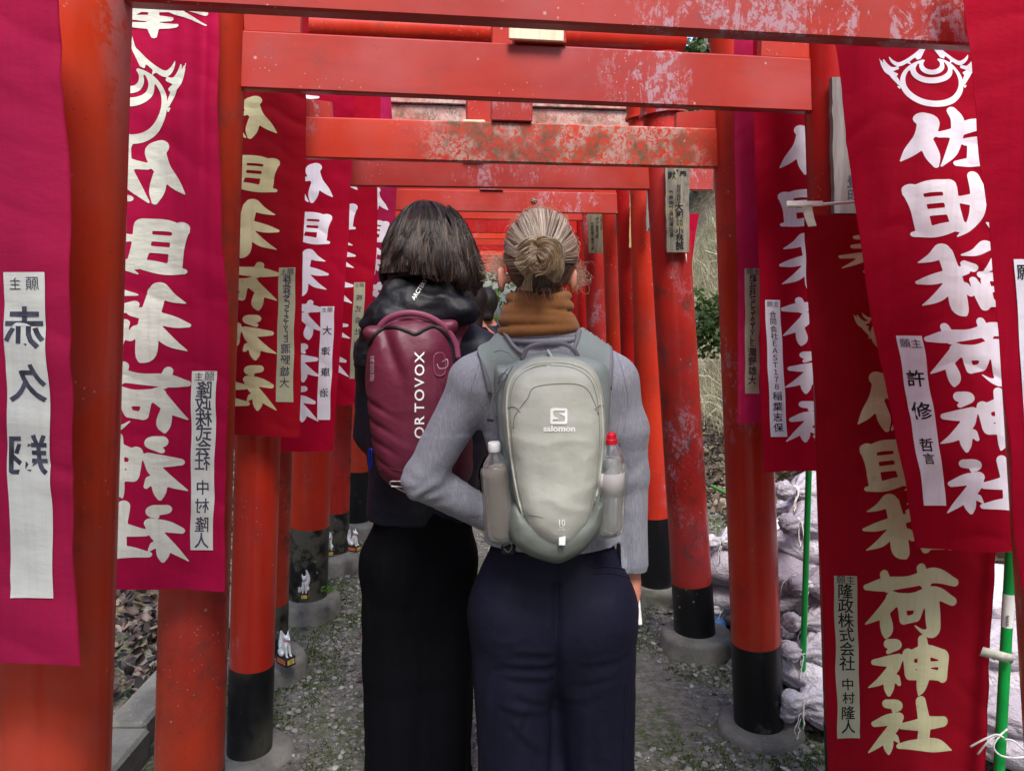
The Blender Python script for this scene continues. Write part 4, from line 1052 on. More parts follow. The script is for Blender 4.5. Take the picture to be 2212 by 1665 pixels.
# left side, seen from the back (mirrored writing)
banner('magenta banner at the far left edge, white strip with three large brush characters', [(-120, -585, 132, 1.06), (300, -585, 146, 1.05), (900, -580, 156, 1.03), (1180, -580, 158, 1.03), (1425, -580, 178, 1.02), (1440, -580, 180, 1.02)],
       C_magL, W_aged, (), ((5, 588, 100, 24, 1291, 118), [('願', .70, .035, .34, 0), ('主', .28, .035, .30, 0), ('赤', .5, .17, 1.0, .02), ('久', .5, .34, .9, .02), ('翔', .5, .56, .95, .02)], W_strip, INKf), mirror=True, seed=1, amp=.007)
ysL1 = [(290, 440), (455, 597), (602, 783), (785, 938), (940, 1080), (1085, 1215)]
banner('magenta banner between the first two left pillars, cream brush letters and crest seen reversed', [(-90, 60, 462, 1.84), (500, 66, 482, 1.83), (700, 70, 492, 1.83), (1200, 80, 488, 1.82), (1276, 84, 486, 1.82)],
       C_mag, W_aged, [('hou', 330, 15, 230, 130), ('gem', 277, 190, 290, 235)] + six(286, ysL1, 238, 0, 292), ((412, 802, 466, 411, 1188, 460), [('願', .7, .03, .42, 0), ('主', .28, .03, .36, 0)] + col('隆政株式会社', .06, .55, .85) + col('中村', .60, .80, .75) + col('隆人', .81, .99, .8), W_strip, INKf), mirror=True, seed=2, amp=.010,
       fold=lambda u, v: .02*np.exp(-((u-.93+.10*v)/.035)**2)*np.clip(1.1-v*1.5, 0, 1) - .010*np.exp(-((u-.84+.1*v)/.05)**2)*np.clip(1-v*1.3, 0, 1))
ysL2 = [(200, 300), (325, 418), (425, 557), (560, 672), (678, 778), (785, 888)]
banner('wine red banner tied to the third left pillar, yellowed reversed letters', [(30, 350, 668, 2.42), (200, 348, 661, 2.42), (600, 346, 655, 2.41), (941, 344, 648, 2.40)],
       C_deep, W_yel, [('gem', 503, 120, 215, 160)] + six(508, ysL2, 184), ((601, 578, 638, 595, 868, 634), [('願', .7, .03, .42, 0), ('主', .28, .03, .36, 0)] + col('株式会社ＳＣＳＩＳＴＹＬＥ', .06, .55, .62) + col('瀧野雄大', .56, .90, .75), W_stripY, INKf), mirror=True, seed=3, amp=.008)
ysL3 = [(345, 438), (448, 530), (533, 640), (643, 735), (740, 825), (830, 912)]
banner('bright pink red banner with clean white reversed letters, fourth on the left', [(150, 505, 768, 3.0), (350, 503, 762, 3.0), (700, 495, 742, 3.0), (973, 482, 717, 3.0)],
       C_hot, W_white, [('hou', 648, 230, 130, 75)] + six(650, ysL3, 150, 0, 612), ((694, 662, 723, 684, 907, 712), [('願', .7, .03, .42, 0), ('主', .28, .03, .36, 0)] + col('大津康治', .12, .85, .85), W_white, INK), mirror=True, seed=4, amp=.009)
ysL4 = [(345, 420), (428, 498), (505, 590), (596, 670), (676, 740), (748, 815)]
banner('crimson banner fifth on the left, mostly hidden, aged strip by the jacket', [(150, 600, 822, 3.62), (360, 600, 818, 3.62), (620, 595, 808, 3.62), (874, 575, 788, 3.6)],
       C_crim, W_white, six(712, ysL4, 128, 0, 690), ((765, 610, 789, 755, 818, 780), [('願', .7, .03, .42, 0), ('主', .28, .03, .36, 0)] + col('株式会社山本', .1, .8, .75), W_stripY, INKf), mirror=True, seed=5, amp=.008)
banner('pale pink banner showing above the lichened beam, white character near its edge', [(100, 690, 838, 4.18), (400, 690, 858, 4.18), (870, 670, 838, 4.15)],
       C_magL, W_white, [('hou', 785, 222, 62, 44)] + six(790, [(400, 462), (468, 525), (532, 600), (606, 665), (672, 728), (734, 790)], 100), None, mirror=True, seed=6, amp=.008)
banner('sheer pink banner furthest back on the left', [(170, 760, 862, 4.85), (330, 762, 858, 4.85), (700, 756, 846, 4.85)],
       C_hot, W_white, six(800, [(215, 262), (270, 325), (400, 462), (470, 520), (530, 590), (600, 650)], 104), None, mirror=True, seed=7, amp=.006)
# right side
banner('plain crimson banner cut off by the right edge of the view', [(-150, 2070, 2760, 1.30), (0, 2086, 2760, 1.30), (600, 2146, 2770, 1.29), (1278, 2204, 2790, 1.28)],
       C_crim, W_white, (), ((2190, 560, 2262, 2228, 1130, 2300), [('願', .30, .05, .5, 0.01), ('主', .72, .05, .4, 0.01)] + col('山田太', .2, .8, .8), W_white, INK), seed=11, amp=.006)
ysR1 = [(236, 365), (373, 517), (520, 682), (690, 836), (842, 975), (985, 1110)]
banner('crimson banner leaning at the right, bright white letters and flaming jewel crest', [(40, 1792, 2150, 1.80), (95, 1800, 2160, 1.80), (600, 1868, 2235, 1.79), (1186, 1980, 2330, 1.78)],
       C_crim, W_white, [('gem', 2010, 158, 235, 150, .12)] + six(2036, ysR1, 216, .12, 2152), ((1938, 725, 1988, 1997, 1092, 2045), ganshu(.42) + [('許', .5, .25, .75, .015), ('修', .5, .44, .8, .015), ('哲', .5, .64, .6, .015), ('言', .5, .72, .5, .015)], W_white, INK), seed=12, amp=.007)
banner('old deep red banner hanging low at the right, yellowed cream letters down to the ground', [(465, 1738, 2110, 1.99), (700, 1752, 2140, 1.985), (1190, 1772, 2152, 1.98), (1400, 1782, 2140, 1.98), (1685, 1790, 2130, 1.975)],
       C_deep, W_yel, [('hou', 1905, 548, 200, 122, .12), ('gem', 1935, 705, 215, 120, .12), ('sa', 1942, 862, 205, 140, .10), ('suke', 1957, 998, 200, 130, .05), ('ina', 1963, 1132, 204, 146, .02), ('ni', 1968, 1300, 206, 160), ('kami', 1962, 1440, 178, 128), ('yashiro', 1968, 1568, 186, 126)],
       ((1800, 1242, 1848, 1812, 1598, 1862), ganshu(.42, .025) + col('隆政株式会社', .05, .58, .85) + col('中村', .62, .79, .7) + col('隆人', .80, .97, .8), W_stripY, INK), seed=13, amp=.008, nv=170)
banner('narrow faded pink edge of a banner beside the third right pillar', [(60, 1583, 1800, 2.50), (240, 1585, 1800, 2.50), (580, 1597, 1800, 2.50), (912, 1592, 1790, 2.49)],
       C_magL, W_aged, (), ((1609, 580, 1642, 1610, 850, 1640), ganshu(.42, .025) + col('株式会社ＳＣＳＩＳＴＹＬＥ', .05, .62, .6) + col('瀧野雄大', .63, .93, .75), W_stripY, INK), seed=14, amp=.010)
ysR3 = [(263, 378), (398, 492), (498, 632), (636, 748), (757, 850), (862, 955)]
banner('crimson banner behind the second right pillar, half of its white letters showing', [(60, 1625, 1905, 2.38), (240, 1630, 1905, 2.38), (600, 1640, 1908, 2.38), (1018, 1648, 1910, 2.37)],
       C_crim, W_white, six(1768, ysR3, 176, 0, 1784), ((1654, 648, 1686, 1664, 943, 1700), ganshu(.42, .03) + col('合同会社ＥＡＳＴ１７８', .08, .66, .58) + col('稲葉志保', .665, .97, .75), W_white, INK), seed=15, amp=.006)
banner('small scrap of bright red banner far back between two right pillars', [(462, 1440, 1511, 4.7), (500, 1440, 1503, 4.7), (620, 1440, 1488, 4.7)], C_hot, W_white, (), None, seed=16, amp=.004, nu=12, nv=30)
banner('distant red banner at the end of the tunnel', [(598, 968, 1022, 9.0), (640, 962, 1016, 9.0), (690, 955, 1010, 9.0)], C_hot, W_white, (), None, seed=17, amp=.004, nu=12, nv=20)

# ------------------------------------------------------------------ banner poles, rod and tape
def pole(label, a, b, r, name='banner_pole'):
    m = MB(); m.cyl(a, b, r, n=20, rings=2)
    base = np.array(a) if a[2] < b[2] else np.array(b)
    t = thing(name, base, label, 'pole', 'green banner poles'); sharp(m.put('shaft', GREEN, t)); return t
def ext(p, q, z):
    p, q = np.array(p), np.array(q); return p + (q-p)*(z-p[2])/(q[2]-p[2])
a_, b_ = P(2184, 1190, 1.92), P(2158, 1665, 1.90)
t1 = pole('thick green pole at the right edge, price sticker wrapped round it', ext(a_, b_, -0.05), ext(a_, b_, 2.3), .0135)
mid1, mid2 = ext(a_, b_, zp(2180, 1282, 1.915)), ext(a_, b_, zp(2178, 1352, 1.915))
m = MB(); m.cyl(mid1, mid2, .0142, n=20); sharp(m.put('sticker', WHITEP, t1))
m = MB()
for k in range(7): c = ext(a_, b_, zp(2178, 1325+k*3.4, 1.915)) + np.array([-.0075, -.0130, 0]); m.box(c, (.0035, .0006, .0008))
m.put('barcode', INK, t1)
m = MB(); p0 = P(2120, 1406, 1.86); p1 = P(2190, 1424, 1.88)
for k in range(1): m.box((p0+p1)/2, (np.linalg.norm(p1-p0)/2, .0006, .0125), np.array([(p1-p0)/np.linalg.norm(p1-p0), [0, 1, 0], np.cross((p1-p0)/np.linalg.norm(p1-p0), [0, 1, 0])]))
tag(m.put('tape_strip', TAPE, base=p0), 'beige cloth tape holding the low banner to the thick green pole', 'tape')
a_, b_ = P(1747, 1018, 2.70), P(1736, 1385, 2.70)
pole('thin green pole in front of the sandbags, right of the third right pillar', ext(a_, b_, .0), ext(a_, b_, 2.3), .0108)
a_, b_ = P(1538, 1050, 3.9), P(1572, 1068, 3.6); pole('short green pipe end lying on the bank between two right pillars', a_, a_ + (b_-a_)*2.2, .009, 'pipe')
a_, b_ = P(2135, 1268, 2.9), P(2225, 1312, 2.7); pole('green pipe crossing behind the thick pole at the right edge', a_, b_, .011, 'pipe')
m = MB()
for pts in ([(2096, 1612), (2118, 1600), (2150, 1586), (2168, 1592)], [(2112, 1628), (2128, 1608), (2144, 1592), (2160, 1586)], [(2176, 1574), (2158, 1590), (2146, 1612), (2160, 1630), (2190, 1636), (2225, 1632)], [(2170, 1596), (2190, 1600), (2215, 1622), (2240, 1640)]):
    s_ = spline(pts, 16); m.tube(P(s_[:, 0], s_[:, 1], 1.88 - .012*np.sin(np.linspace(0, 3.1, 16))), .0026, 6)
tag(m.put('tie_cord', CORD, base=P(2160, 1600, 1.88)), 'loose white cord knotted round the thick green pole', 'cord')
# white rod with tape flag
m = MB(); t2 = thing('crossbar_rod', P(1700, 446, 1.95), 'white plastic rod crossing the second right pillar with a tape flag', 'rod')
m.cyl(P(1702, 447, 1.95), P(1880, 434, 1.96), .004, n=10); m.put('rod', WHITEP, t2)
m = MB(); c0 = P(1738, 440, 1.945); m.box(c0, (.045, .002, .006), bevel=.001); m.put('clip', WHITEP, t2, smooth=False)
v = []; n_ = 14
for k in range(n_):
    t_ = k/(n_-1); y_ = 444 + 46*t_; x_ = 1732 + 10*t_**1.5
    for e in (0, 1): v.append(P(x_ + 22*e + 4*t_*(1-e), y_ - 2*e, 1.935 + .006*math.sin(t_*4+e)))
put('tape_flag', v, [[2*i, 2*i+1, 2*i+3, 2*i+2] for i in range(n_-1)], TAPE, t2)

# ------------------------------------------------------------------ name boards on the pillars
def board(label, quad, d, mat, texts, ink=INK, thick=.012, gi=None, ph=.03):
    """quad = (xl_top, y_top, xr_top, xl_bot, y_bot, xr_bot)"""
    x0, y0, x1, x0b, y1, x1b = quad
    c = [P(x0, y0, d), P(x1, y0, d), P(x1b, y1, d), P(x0b, y1, d)]
    t = thing('name_board', c[3], label, 'wooden board', 'wooden name boards on the pillars')
    nn = 16; v = []; 
    for k in range(nn+1):
        s_ = k/nn
        for e in (0, 1):
            a = c[0]*(1-s_)+c[3]*s_ if e == 0 else c[1]*(1-s_)+c[2]*s_
            j = .0012*rng.standard_normal(); a = a + np.array([j if 0 < k < nn else 0, 0, 0]); v.append(a); v.append(a + np.array([0, thick, 0]))
    f = []
    for k in range(nn):
        b = 4*k; f += [[b, b+4, b+6, b+2], [b+1, b+3, b+7, b+5], [b, b+1, b+5, b+4], [b+2, b+6, b+7, b+3]]
    f += [[0, 2, 3, 1], [4*nn, 4*nn+1, 4*nn+3, 4*nn+2]]
    put('plank', v, f, mat, t, smooth=False)
    mb = MB(); W = x1-x0; H = y1-y0
    for ch, ua, vb, sz, bold in texts:
        tv, tf = text_mesh(ch, bold)
        if not len(tv): continue
        c0 = (tv.min(0)+tv.max(0))/2 if ch not in 'ー一' else np.array([0.0, .35])
        a = ua + (tv[:, 0]-c0[0])*sz; b = vb - (tv[:, 1]-c0[1])*sz*W/H
        x = (x0 + (x0b-x0)*b)*(1-a) + (x1 + (x1b-x1)*b)*a; mb = MB(); mb.add(P(x, y0 + H*b, d) - np.array([0, .0012, 0]), tf); mb.put('character', ink, t, smooth=False)
    m = MB()
    for s_ in (.04, .955):
        p = (c[0]*(1-s_)+c[3]*s_)*.5 + (c[1]*(1-s_)+c[2]*s_)*.5; m.tube([p + np.array([0, -.003, 0]), p + np.array([0, .02, 0])], .004, 8)
    m.put('nail', m_plain('nail_iron', (.05, .045, .04, 1), .5), t)
    return t
board('long grey board on the second right pillar behind the leaning banner', (1797, 167, 1900, 1803, 461, 1905), 2.062, WD_grey, [('奉', .45, .1, .28, 0), ('大', .42, .47, .28, 0), ('日', .42, .62, .22, 0), ('豊', .42, .76, .3, .01), ('明', .42, .87, .3, 0)], INKf, .02)
board('large weathered board with black brush writing on the fourth right pillar', (1437, 360, 1489, 1441, 545, 1489), 3.235, WD_old,
      [('献', .27, .10, .36, .01), ('奉', .74, .09, .34, .01)] + [(c, .22, .30+i*.062, .2, .01) for i, c in enumerate('竹商売繁昌社運隆昌')] + [(c, .55, .235+i*.05, .2, 0) for i, c in enumerate('有限会社')] + [('大', .55, .47, .36, .03), ('和', .56, .56, .34, .02), ('代', .50, .635, .15, 0), ('表', .65, .635, .15, 0), ('取', .50, .675, .15, 0), ('締', .65, .675, .15, 0), ('小', .57, .75, .34, .02), ('林', .57, .83, .36, .02), ('誠', .57, .92, .38, .02)], INK, .022)
board('tall fresh yellow wood board on the sixth right pillar', (1361, 412, 1378, 1359, 535, 1380), 4.44, WD_tan, [('奉', .6, .08, .55, 0), ('納', .6, .2, .55, 0), ('木', .75, .50, .5, 0), ('村', .75, .67, .5, 0), ('夫', .75, .84, .5, 0)], INK)
board('thin silver grey board on the fifth right pillar', (1397, 402, 1409, 1396, 499, 1408), 3.83, WD_grey, [('八', .5, .3, .5, 0), ('千', .5, .5, .5, 0)], INKf)
board('small grey board low on the seventh right pillar', (1328, 410, 1342, 1330, 508, 1342), 5.0, WD_old, [('運', .45, .66, .6, .02), ('勝', .45, .75, .6, .02), ('石', .45, .84, .6, .02)], INK)
board('olive board with black writing on the eighth right pillar', (1268, 445, 1305, 1272, 547, 1303), 5.58, WD_olive, [(c, .58, .28+i*.072, .24, .02) for i, c in enumerate('ゲームるつぼ')] + [(c, .28, .38+i*.065, .19, .01) for i, c in enumerate('代表取締三嶋将一郎')] + [(c, .86, .24+i*.06, .17, 0) for i, c in enumerate('京都大田区')], INK)
# paint ribbon under the large board
m = MB(); m.cyl(P(1482, 548, 3.24), P(1483, 570, 3.24), .0022, n=6); tag(m.put('paper_shred', WHITEP, base=P(1482, 560, 3.24)), 'tiny torn white paper below the large weathered board', 'paper')
# ------------------------------------------------------------------ people
def march(F, gx, gy):
    v = []; f = []; cache = {}; M, N = F.shape
    def node(k, p):
        if k not in cache: cache[k] = len(v); v.append(p)
        return cache[k]
    for i in range(M-1):
        for j in range(N-1):
            c = [(i, j), (i+1, j), (i+1, j+1), (i, j+1)]; fv = [F[q] for q in c]
            if min(fv) >= 0: continue
            pol = []
            for a in range(4):
                p, q = c[a], c[(a+1) % 4]; fa, fb = fv[a], fv[(a+1) % 4]
                if fa < 0: pol.append(node(p, (gx[p[0]], gy[p[1]])))
                if (fa < 0) != (fb < 0):
                    t = fa/(fa-fb); pol.append(node((min(p, q), max(p, q)), (gx[p[0]]+t*(gx[q[0]]-gx[p[0]]), gy[p[1]]+t*(gy[q[1]]-gy[p[1]]))))
            if len(pol) >= 3: f.append(pol)
    return np.array(v), f
def poly2d(out, X, Y):
    out = np.asarray(out, float); d2 = np.full(X.shape, 1e9); sg = np.ones_like(X); n = len(out)
    for i in range(n):
        a, b = out[i], out[(i+1) % n]; e = b-a; wx, wy = X-a[0], Y-a[1]; t = np.clip((wx*e[0]+wy*e[1])/(e@e+1e-12), 0, 1)
        d2 = np.minimum(d2, (wx-t*e[0])**2 + (wy-t*e[1])**2)
        c = ((a[1] > Y) != (b[1] > Y)) & (X < (b[0]-a[0])*(Y-a[1])/(b[1]-a[1]+1e-12)+a[0]); sg = np.where(c, -sg, sg)
    return np.sqrt(d2)*sg
def closed(pts, n=60):
    p = [tuple(q) for q in pts]; m = len(p); s_ = spline(np.array(p[-2:]+p+p[:2]), (m+3)*8+1); return s_[16:16+m*8]
def patch(name, tree, outline, off, mat, parent, step=4.0, smooth_out=True, rim=None, rimmat=None):
    """sheet of cloth lying on a body surface, cut to an outline, with a bound edge"""
    o_ = closed(outline) if smooth_out else np.array(outline, float)
    gx_ = np.arange(o_[:, 0].min()-step, o_[:, 0].max()+2*step, step); gy_ = np.arange(o_[:, 1].min()-step, o_[:, 1].max()+2*step, step)
    X, Y = np.meshgrid(gx_, gy_, indexing='ij'); v, f = march(poly2d(o_, X, Y), gx_, gy_)
    w, ok = cast(tree, v[:, 0], v[:, 1], off)
    f = [q for q in f if all(ok[i] for i in q)]
    o = put(name, w, f, mat, parent)
    if rim:
        m = MB(); e, ok = cast(tree, o_[:, 0], o_[:, 1], off*0.6)
        idx = np.arange(len(e))[ok]; e = e[idx]
        if len(e) > 3: m.tube(np.vstack([e, e[:1]]), rim, 6); m.put('binding', rimmat or mat, o)
    return o
def text_on(name, tree, txt, cx, cy, size, ang, mat, parent, off=.0012, bold=.02, space=1.0, sx=1.0):
    """printed word: centre (cx,cy) px, cap size px, rotated ang degrees"""
    tv, tf = text_mesh(txt, bold); c0 = (tv.min(0)+tv.max(0))/2; p = (tv-c0)*np.array([size*sx/.72*space, -size/.72])
    a = math.radians(ang); ca, sa = math.cos(a), math.sin(a)
    x = cx + p[:, 0]*ca + p[:, 1]*sa; y = cy - p[:, 0]*sa + p[:, 1]*ca
    w, ok = cast(tree, x, y, off); f = [q for q in tf if all(ok[i] for i in q)]
    if f: return put(name, w, f, mat, parent, smooth=False)

def strands(paths, r0, r1, sides=3):
    """paths (n, k, 3) -> tapered hair tubes"""
    paths = np.asarray(paths, float); n, k, _ = paths.shape
    t = np.gradient(paths, axis=1); t /= np.linalg.norm(t, axis=2)[..., None]+1e-9
    ref = np.array([0.31, 0.2, 0.93]); u = np.cross(t, ref); u /= np.linalg.norm(u, axis=2)[..., None]+1e-9; w = np.cross(t, u)
    s_ = np.linspace(0, 1, k); r = (r0 + (r1-r0)*s_**1.5)[None, :, None]
    rings = [paths + r*(math.cos(a)*u + math.sin(a)*w) for a in np.linspace(0, 2*math.pi, sides, endpoint=False)]
    v = np.stack(rings, 2).reshape(n, k*sides, 3)
    fb = np.array([[i*sides+j, i*sides+(j+1) % sides, (i+1)*sides+(j+1) % sides, (i+1)*sides+j] for i in range(k-1) for j in range(sides)])
    f = (fb[None] + (np.arange(n)*k*sides)[:, None, None]).reshape(-1, 4)
    return v.reshape(-1, 3), f
def hair_obj(name, paths, r0, r1, cols, parent, tip=None, label=None):
    v, f = strands(paths, r0, r1); o = put(name, v, f, HAIR, parent); n, k = paths.shape[:2]
    c = np.repeat(np.asarray(cols)[:, None], k, 1)
    if tip is not None:
        s_ = np.linspace(0, 1, k)[None, :, None]**2; c = c*(1-s_) + np.asarray(tip)[:, None]*s_
    set_tint(o, np.repeat(c.reshape(-1, 3), 3, 0)); o['kind'] = 'stuff'
    if label: o['label'] = label
    return o

def hand(S, wrist, d, side, L=.17, curl=.5, palm_n=(0, 1, 0)):
    """palm with five unequal bent fingers; d = pointing direction, side = towards the thumb"""
    d = np.array(d, float); d /= np.linalg.norm(d); sd = np.array(side, float); sd -= d*(sd@d); sd /= np.linalg.norm(sd); n = np.cross(sd, d)
    if n @ np.array(palm_n) < 0: n = -n
    w = np.array(wrist); pe = w + d*L*.5
    S.cone(w, w + d*L*.2, .024, .027, .01); 
    for o_, in ((-.028,), (-.009,), (.010,), (.028,)): S.cone(w + d*L*.12 + sd*o_*.5, pe + sd*o_, .016, .0125, .012)
    for o_, l_, c_ in ((.028, .40, .8), (.010, .46, 1.0), (-.009, .43, 1.1), (-.027, .34, 1.25)):
        p = pe + sd*o_; a = curl*c_; seg = L*l_*np.array([.45, .32, .23]); ang = 0
        for k, (sl, rr) in enumerate(zip(seg, ((.0098, .009), (.009, .0082), (.0082, .007)))):
            ang += a*(.6, .8, .5)[k]; q = p + sl*(d*math.cos(ang) + n*math.sin(ang)); S.cone(p, q, rr[0], rr[1], .002); p = q
    p = w + d*L*.14 + sd*.024; q = p + L*.22*(d*.6 + sd*.6 + n*.35); r_ = q + L*.19*(d*.85 + sd*.1 + n*.45)
    S.cone(p, q, .014, .0115, .008); S.cone(q, r_, .011, .0085, .002)

def head(S, c, rx=.074, ry=.096, rz=.110, yaw=0.0):
    c = np.array(c); A = lambda x, y, z: c + np.array([x, y, z])
    S.ell(c + np.array([0, -.004, .012]), (rx, ry, rz*.93), .01); S.ell(A(0, .030, -.045), (rx*.80, ry*.62, rz*.60), .03)
    S.ell(A(0, .068, -.092), (.026, .024, .02), .02); S.cone(A(0, .088, .012), A(0, .112, -.026), .009, .012, .008)
    S.ell(A(-.012, .098, -.030), (.008, .010, .007), .004); S.ell(A(.012, .098, -.030), (.008, .010, .007), .004)
    S.ell(A(0, .092, -.056), (.024, .010, .006), .005); S.ell(A(0, .090, -.066), (.02, .010, .006), .005)
    S.cone(A(-.05, .078, .026), A(.05, .078, .026), .010, .010, .015)
    for s_ in (-1, 1):
        S.ell(A(s_*.031, .086, .008), (.014, .008, .008), 0, sub=True); S.ell(A(s_*.031, .083, .008), (.012, .010, .010), .002)
        S.ell(A(s_*.048, .065, -.02), (.022, .02, .016), .02)

def body(name, J, h=.007, parent=None):
    """one continuous figure from named joints"""
    pts_ = [np.array(J[k]) for k in J if not k.startswith('hd') and k != 'ears']; lo = np.min(pts_, 0) - .22; hi = np.max(pts_, 0) + .22
    S = Sdf(lo, hi, h)
    S.cone(J['neck0'], J['neck1'], .050, .056, .03)
    cst, wst, hp = (np.array(J[k]) for k in ('chest', 'waist', 'hip'))
    S.ell(cst, (.145, .09, .17), .04); S.cone(cst, wst, .115, .105, .05, sy=.8); S.cone(wst, hp, .105, .12, .05, sy=.7)
    for s_ in 'LR':
        S.cone(J['neck1'], J['sh'+s_], .055, .048, .04); S.chain([J['sh'+s_], J['el'+s_], J['wr'+s_]], [.045, .036, .024], .012)
        S.chain([J['hj'+s_], J['kn'+s_], J['an'+s_]], [.072, .050, .035], .03)
        a = np.array(J['an'+s_]); S.cone(a, a + np.array([0, .02, -.04]), .034, .03, .01); S.cone(a + np.array([0, -.02, -.05]), a + np.array([0, .14, -.055]), .028, .024, .02)
        hd = J.get('hd'+s_)
        if hd: hand(S, J['wr'+s_], *hd)
    head(S, J['head'])
    for e in J.get('ears', ()):
        c, sg = e; c = np.array(c); S.cone(c - np.array([sg*.02, -.01, 0]), c, .012, .010, .01); S.ell(c, (.010, .017, .033), .006); S.ell(c + np.array([sg*.006, -.006, .004]), (.007, .012, .024), .004); S.ell(c+np.array([sg*.008, -.004, 0]), (.005, .007, .014), 0, sub=True)
    o, v, q = sdf_obj(name, S, SKIN, parent, it=2); return o, v, q
def shoes(J, mat, sole, parent, dx=(0, 0)):
    for s_ in 'LR':
        a = np.array(J['an'+s_]); a = np.array([a[0], a[1], 0.0]); S = Sdf(a + np.array([-.08, -.12, -.02]), a + np.array([.08, .24, .16]), .006)
        S.cone(a + np.array([0, -.02, .09]), a + np.array([0, -.03, .05]), .045, .047, .02); S.cone(a + np.array([0, -.035, .045]), a + np.array([0, .16, .035]), .043, .038, .03)
        S.clip(2, .016, True); o, _, _ = sdf_obj('shoe', S, mat, parent)
        S = Sdf(a + np.array([-.08, -.12, -.02]), a + np.array([.08, .24, .05]), .006); S.cone(a + np.array([0, -.035, .02]), a + np.array([0, .16, .02]), .047, .044, .01); S.clip(2, .019, False); S.clip(2, .0, True)
        sdf_obj('sole', S, sole, o)
RUB = m_plain('rubber_sole', srgb(200, 198, 190), 0.7); SHOE = m_plain('dark_shoe', (.02, .02, .022, 1), 0.6, .2, 20, .1)

# ============ blonde walker in the lilac sweater ============
DA = 1.95
A_ = lambda x, y, d=DA: P(x, y, d)
JA = dict(head=A_(1166, 556, 1.945), neck0=A_(1164, 610, 1.945), neck1=A_(1166, 735, 1.95), chest=A_(1188, 870, 1.96), waist=A_(1190, 1070, 1.96), hip=A_(1190, 1230, 1.96),
          shL=A_(1022, 830), elL=A_(915, 1035, 1.97), wrL=A_(1050, 1118, 2.05), shR=A_(1326, 828), elR=A_(1362, 1030, 1.96), wrR=A_(1364, 1254, 1.985),
          hjL=A_(1110, 1320), knL=A_(1118, 1600, 1.98), anL=(float(A_(1120, 1600)[0]), 1.93, .10), hjR=A_(1280, 1320), knR=A_(1288, 1600, 1.98), anR=(float(A_(1288, 1600)[0])+.01, 2.02, .10),
          hdL=((1, .35, -.25), (0, -.3, 1), .16, .35, (1, 0, 0)), hdR=((.03, .14, -1), (-.1, 1, .1), .165, .8, (-1, .2, 0)),
          ears=[(A_(1083, 602, 1.93), -1), (A_(1238, 606, 1.93), 1)])
pa = thing('person', (float(JA['hip'][0]), 1.96, 0), 'blonde woman seen from behind, hair in a messy bun, lilac sweater and wide navy trousers', 'person')
body('body', JA, .0065, pa)
def fold_arm(v, a, b, amp, freq, width, ph=0.0):
    a = np.array(a); b = np.array(b); e = b-a; L = np.linalg.norm(e); e = e/L; t = (v-a) @ e; perp = np.linalg.norm(v-a-t[:, None]*e, axis=1)
    q = noise(v, 14, 2, 2)*.02
    return .55*amp*(.35+.9*noise(v, 10, 6, 1))*np.sin((t+q*2.2)*freq*2*math.pi+ph)*np.exp(-((t-L)/width)**2)*(perp < .12)
# sweater
S = Sdf(A_(840, 1220)-np.array([0, .25, .03]), A_(1440, 690)+np.array([0, .3, .05]), .0068)
S.ell(A_(1190, 880, 1.965), (.168, .118, .20), .03); S.cone(A_(1190, 900, 1.965), A_(1190, 1080, 1.965), .158, .150, .05, sy=.72); S.cone(A_(1190, 1080, 1.965), A_(1190, 1260, 1.965), .162, .206, .04, sy=.74)
S.cone(A_(1166, 700, 1.95), A_(1168, 760, 1.955), .070, .098, .03, sy=.9)
for sx_, px_ in ((1, 1322), (-1, 1026)):
    S.cone(A_(1170 + sx_*40, 764, 1.955), A_(px_, 816), .064, .056, .06)
S.cone(JA['shL'], JA['elL'], .060, .053, .04); S.cone(JA['elL'], A_(1062, 1122, 2.055), .055, .044, .022)
S.cone(JA['shR'], A_(1352, 930, 1.95), .058, .055, .04); S.cone(A_(1352, 930, 1.95), JA['elR'], .055, .047, .03); S.cone(JA['elR'], A_(1368, 1290, 1.975), .047, .038, .012)
zh = float(A_(1200, 1200, 1.84)[2]); zc = float(A_(1372, 1266)[2])
g = S.lo[2] + S.h*np.arange(S.n[2]); xg = S.lo[0] + S.h*np.arange(S.n[0]); xb = float(A_(1338, 1200)[0])
lim = np.where(xg > xb, zc, zh)[:, None, None]; S.F = np.maximum(S.F, (lim - g[None, None, :]).astype(np.float32))
def dsp(v):
    d = .0030*noise(v, (9, 9, 5), 3, 3) + fold_arm(v, JA['shL'], JA['elL'], .0042, 16, .09) + fold_arm(v, A_(1062, 1122, 2.055), JA['elL'], .0045, 17, .085, 1.0)
    d += fold_arm(v, JA['elL'], JA['shL'], .0035, 12, .05) + fold_arm(v, JA['elR'], JA['shR'], .003, 12, .05)
    d += fold_arm(v, JA['shR'], JA['elR'], .0030, 13, .10) + fold_arm(v, JA['elR'], A_(1372, 1290, 1.94), .0035, 14, .09)
    # ribbed hem and cuff
    x = v[:, 0]; z = v[:, 2]; hem = ((z < zh + .055) & (x < xb)) | ((z < zc + .05) & (x > xb))
    ang = np.arctan2(v[:, 1]-1.965, x - .1); d += np.where(hem, -.002, 0)
    d += .004*noise(v, (4, 4, 12), 8, 2)*(z < 1.25)
    return d
o, v, q = sdf_obj('sweater', S, KNIT, pa, dsp, 2); TSW = bvh(v, q); SWO = o
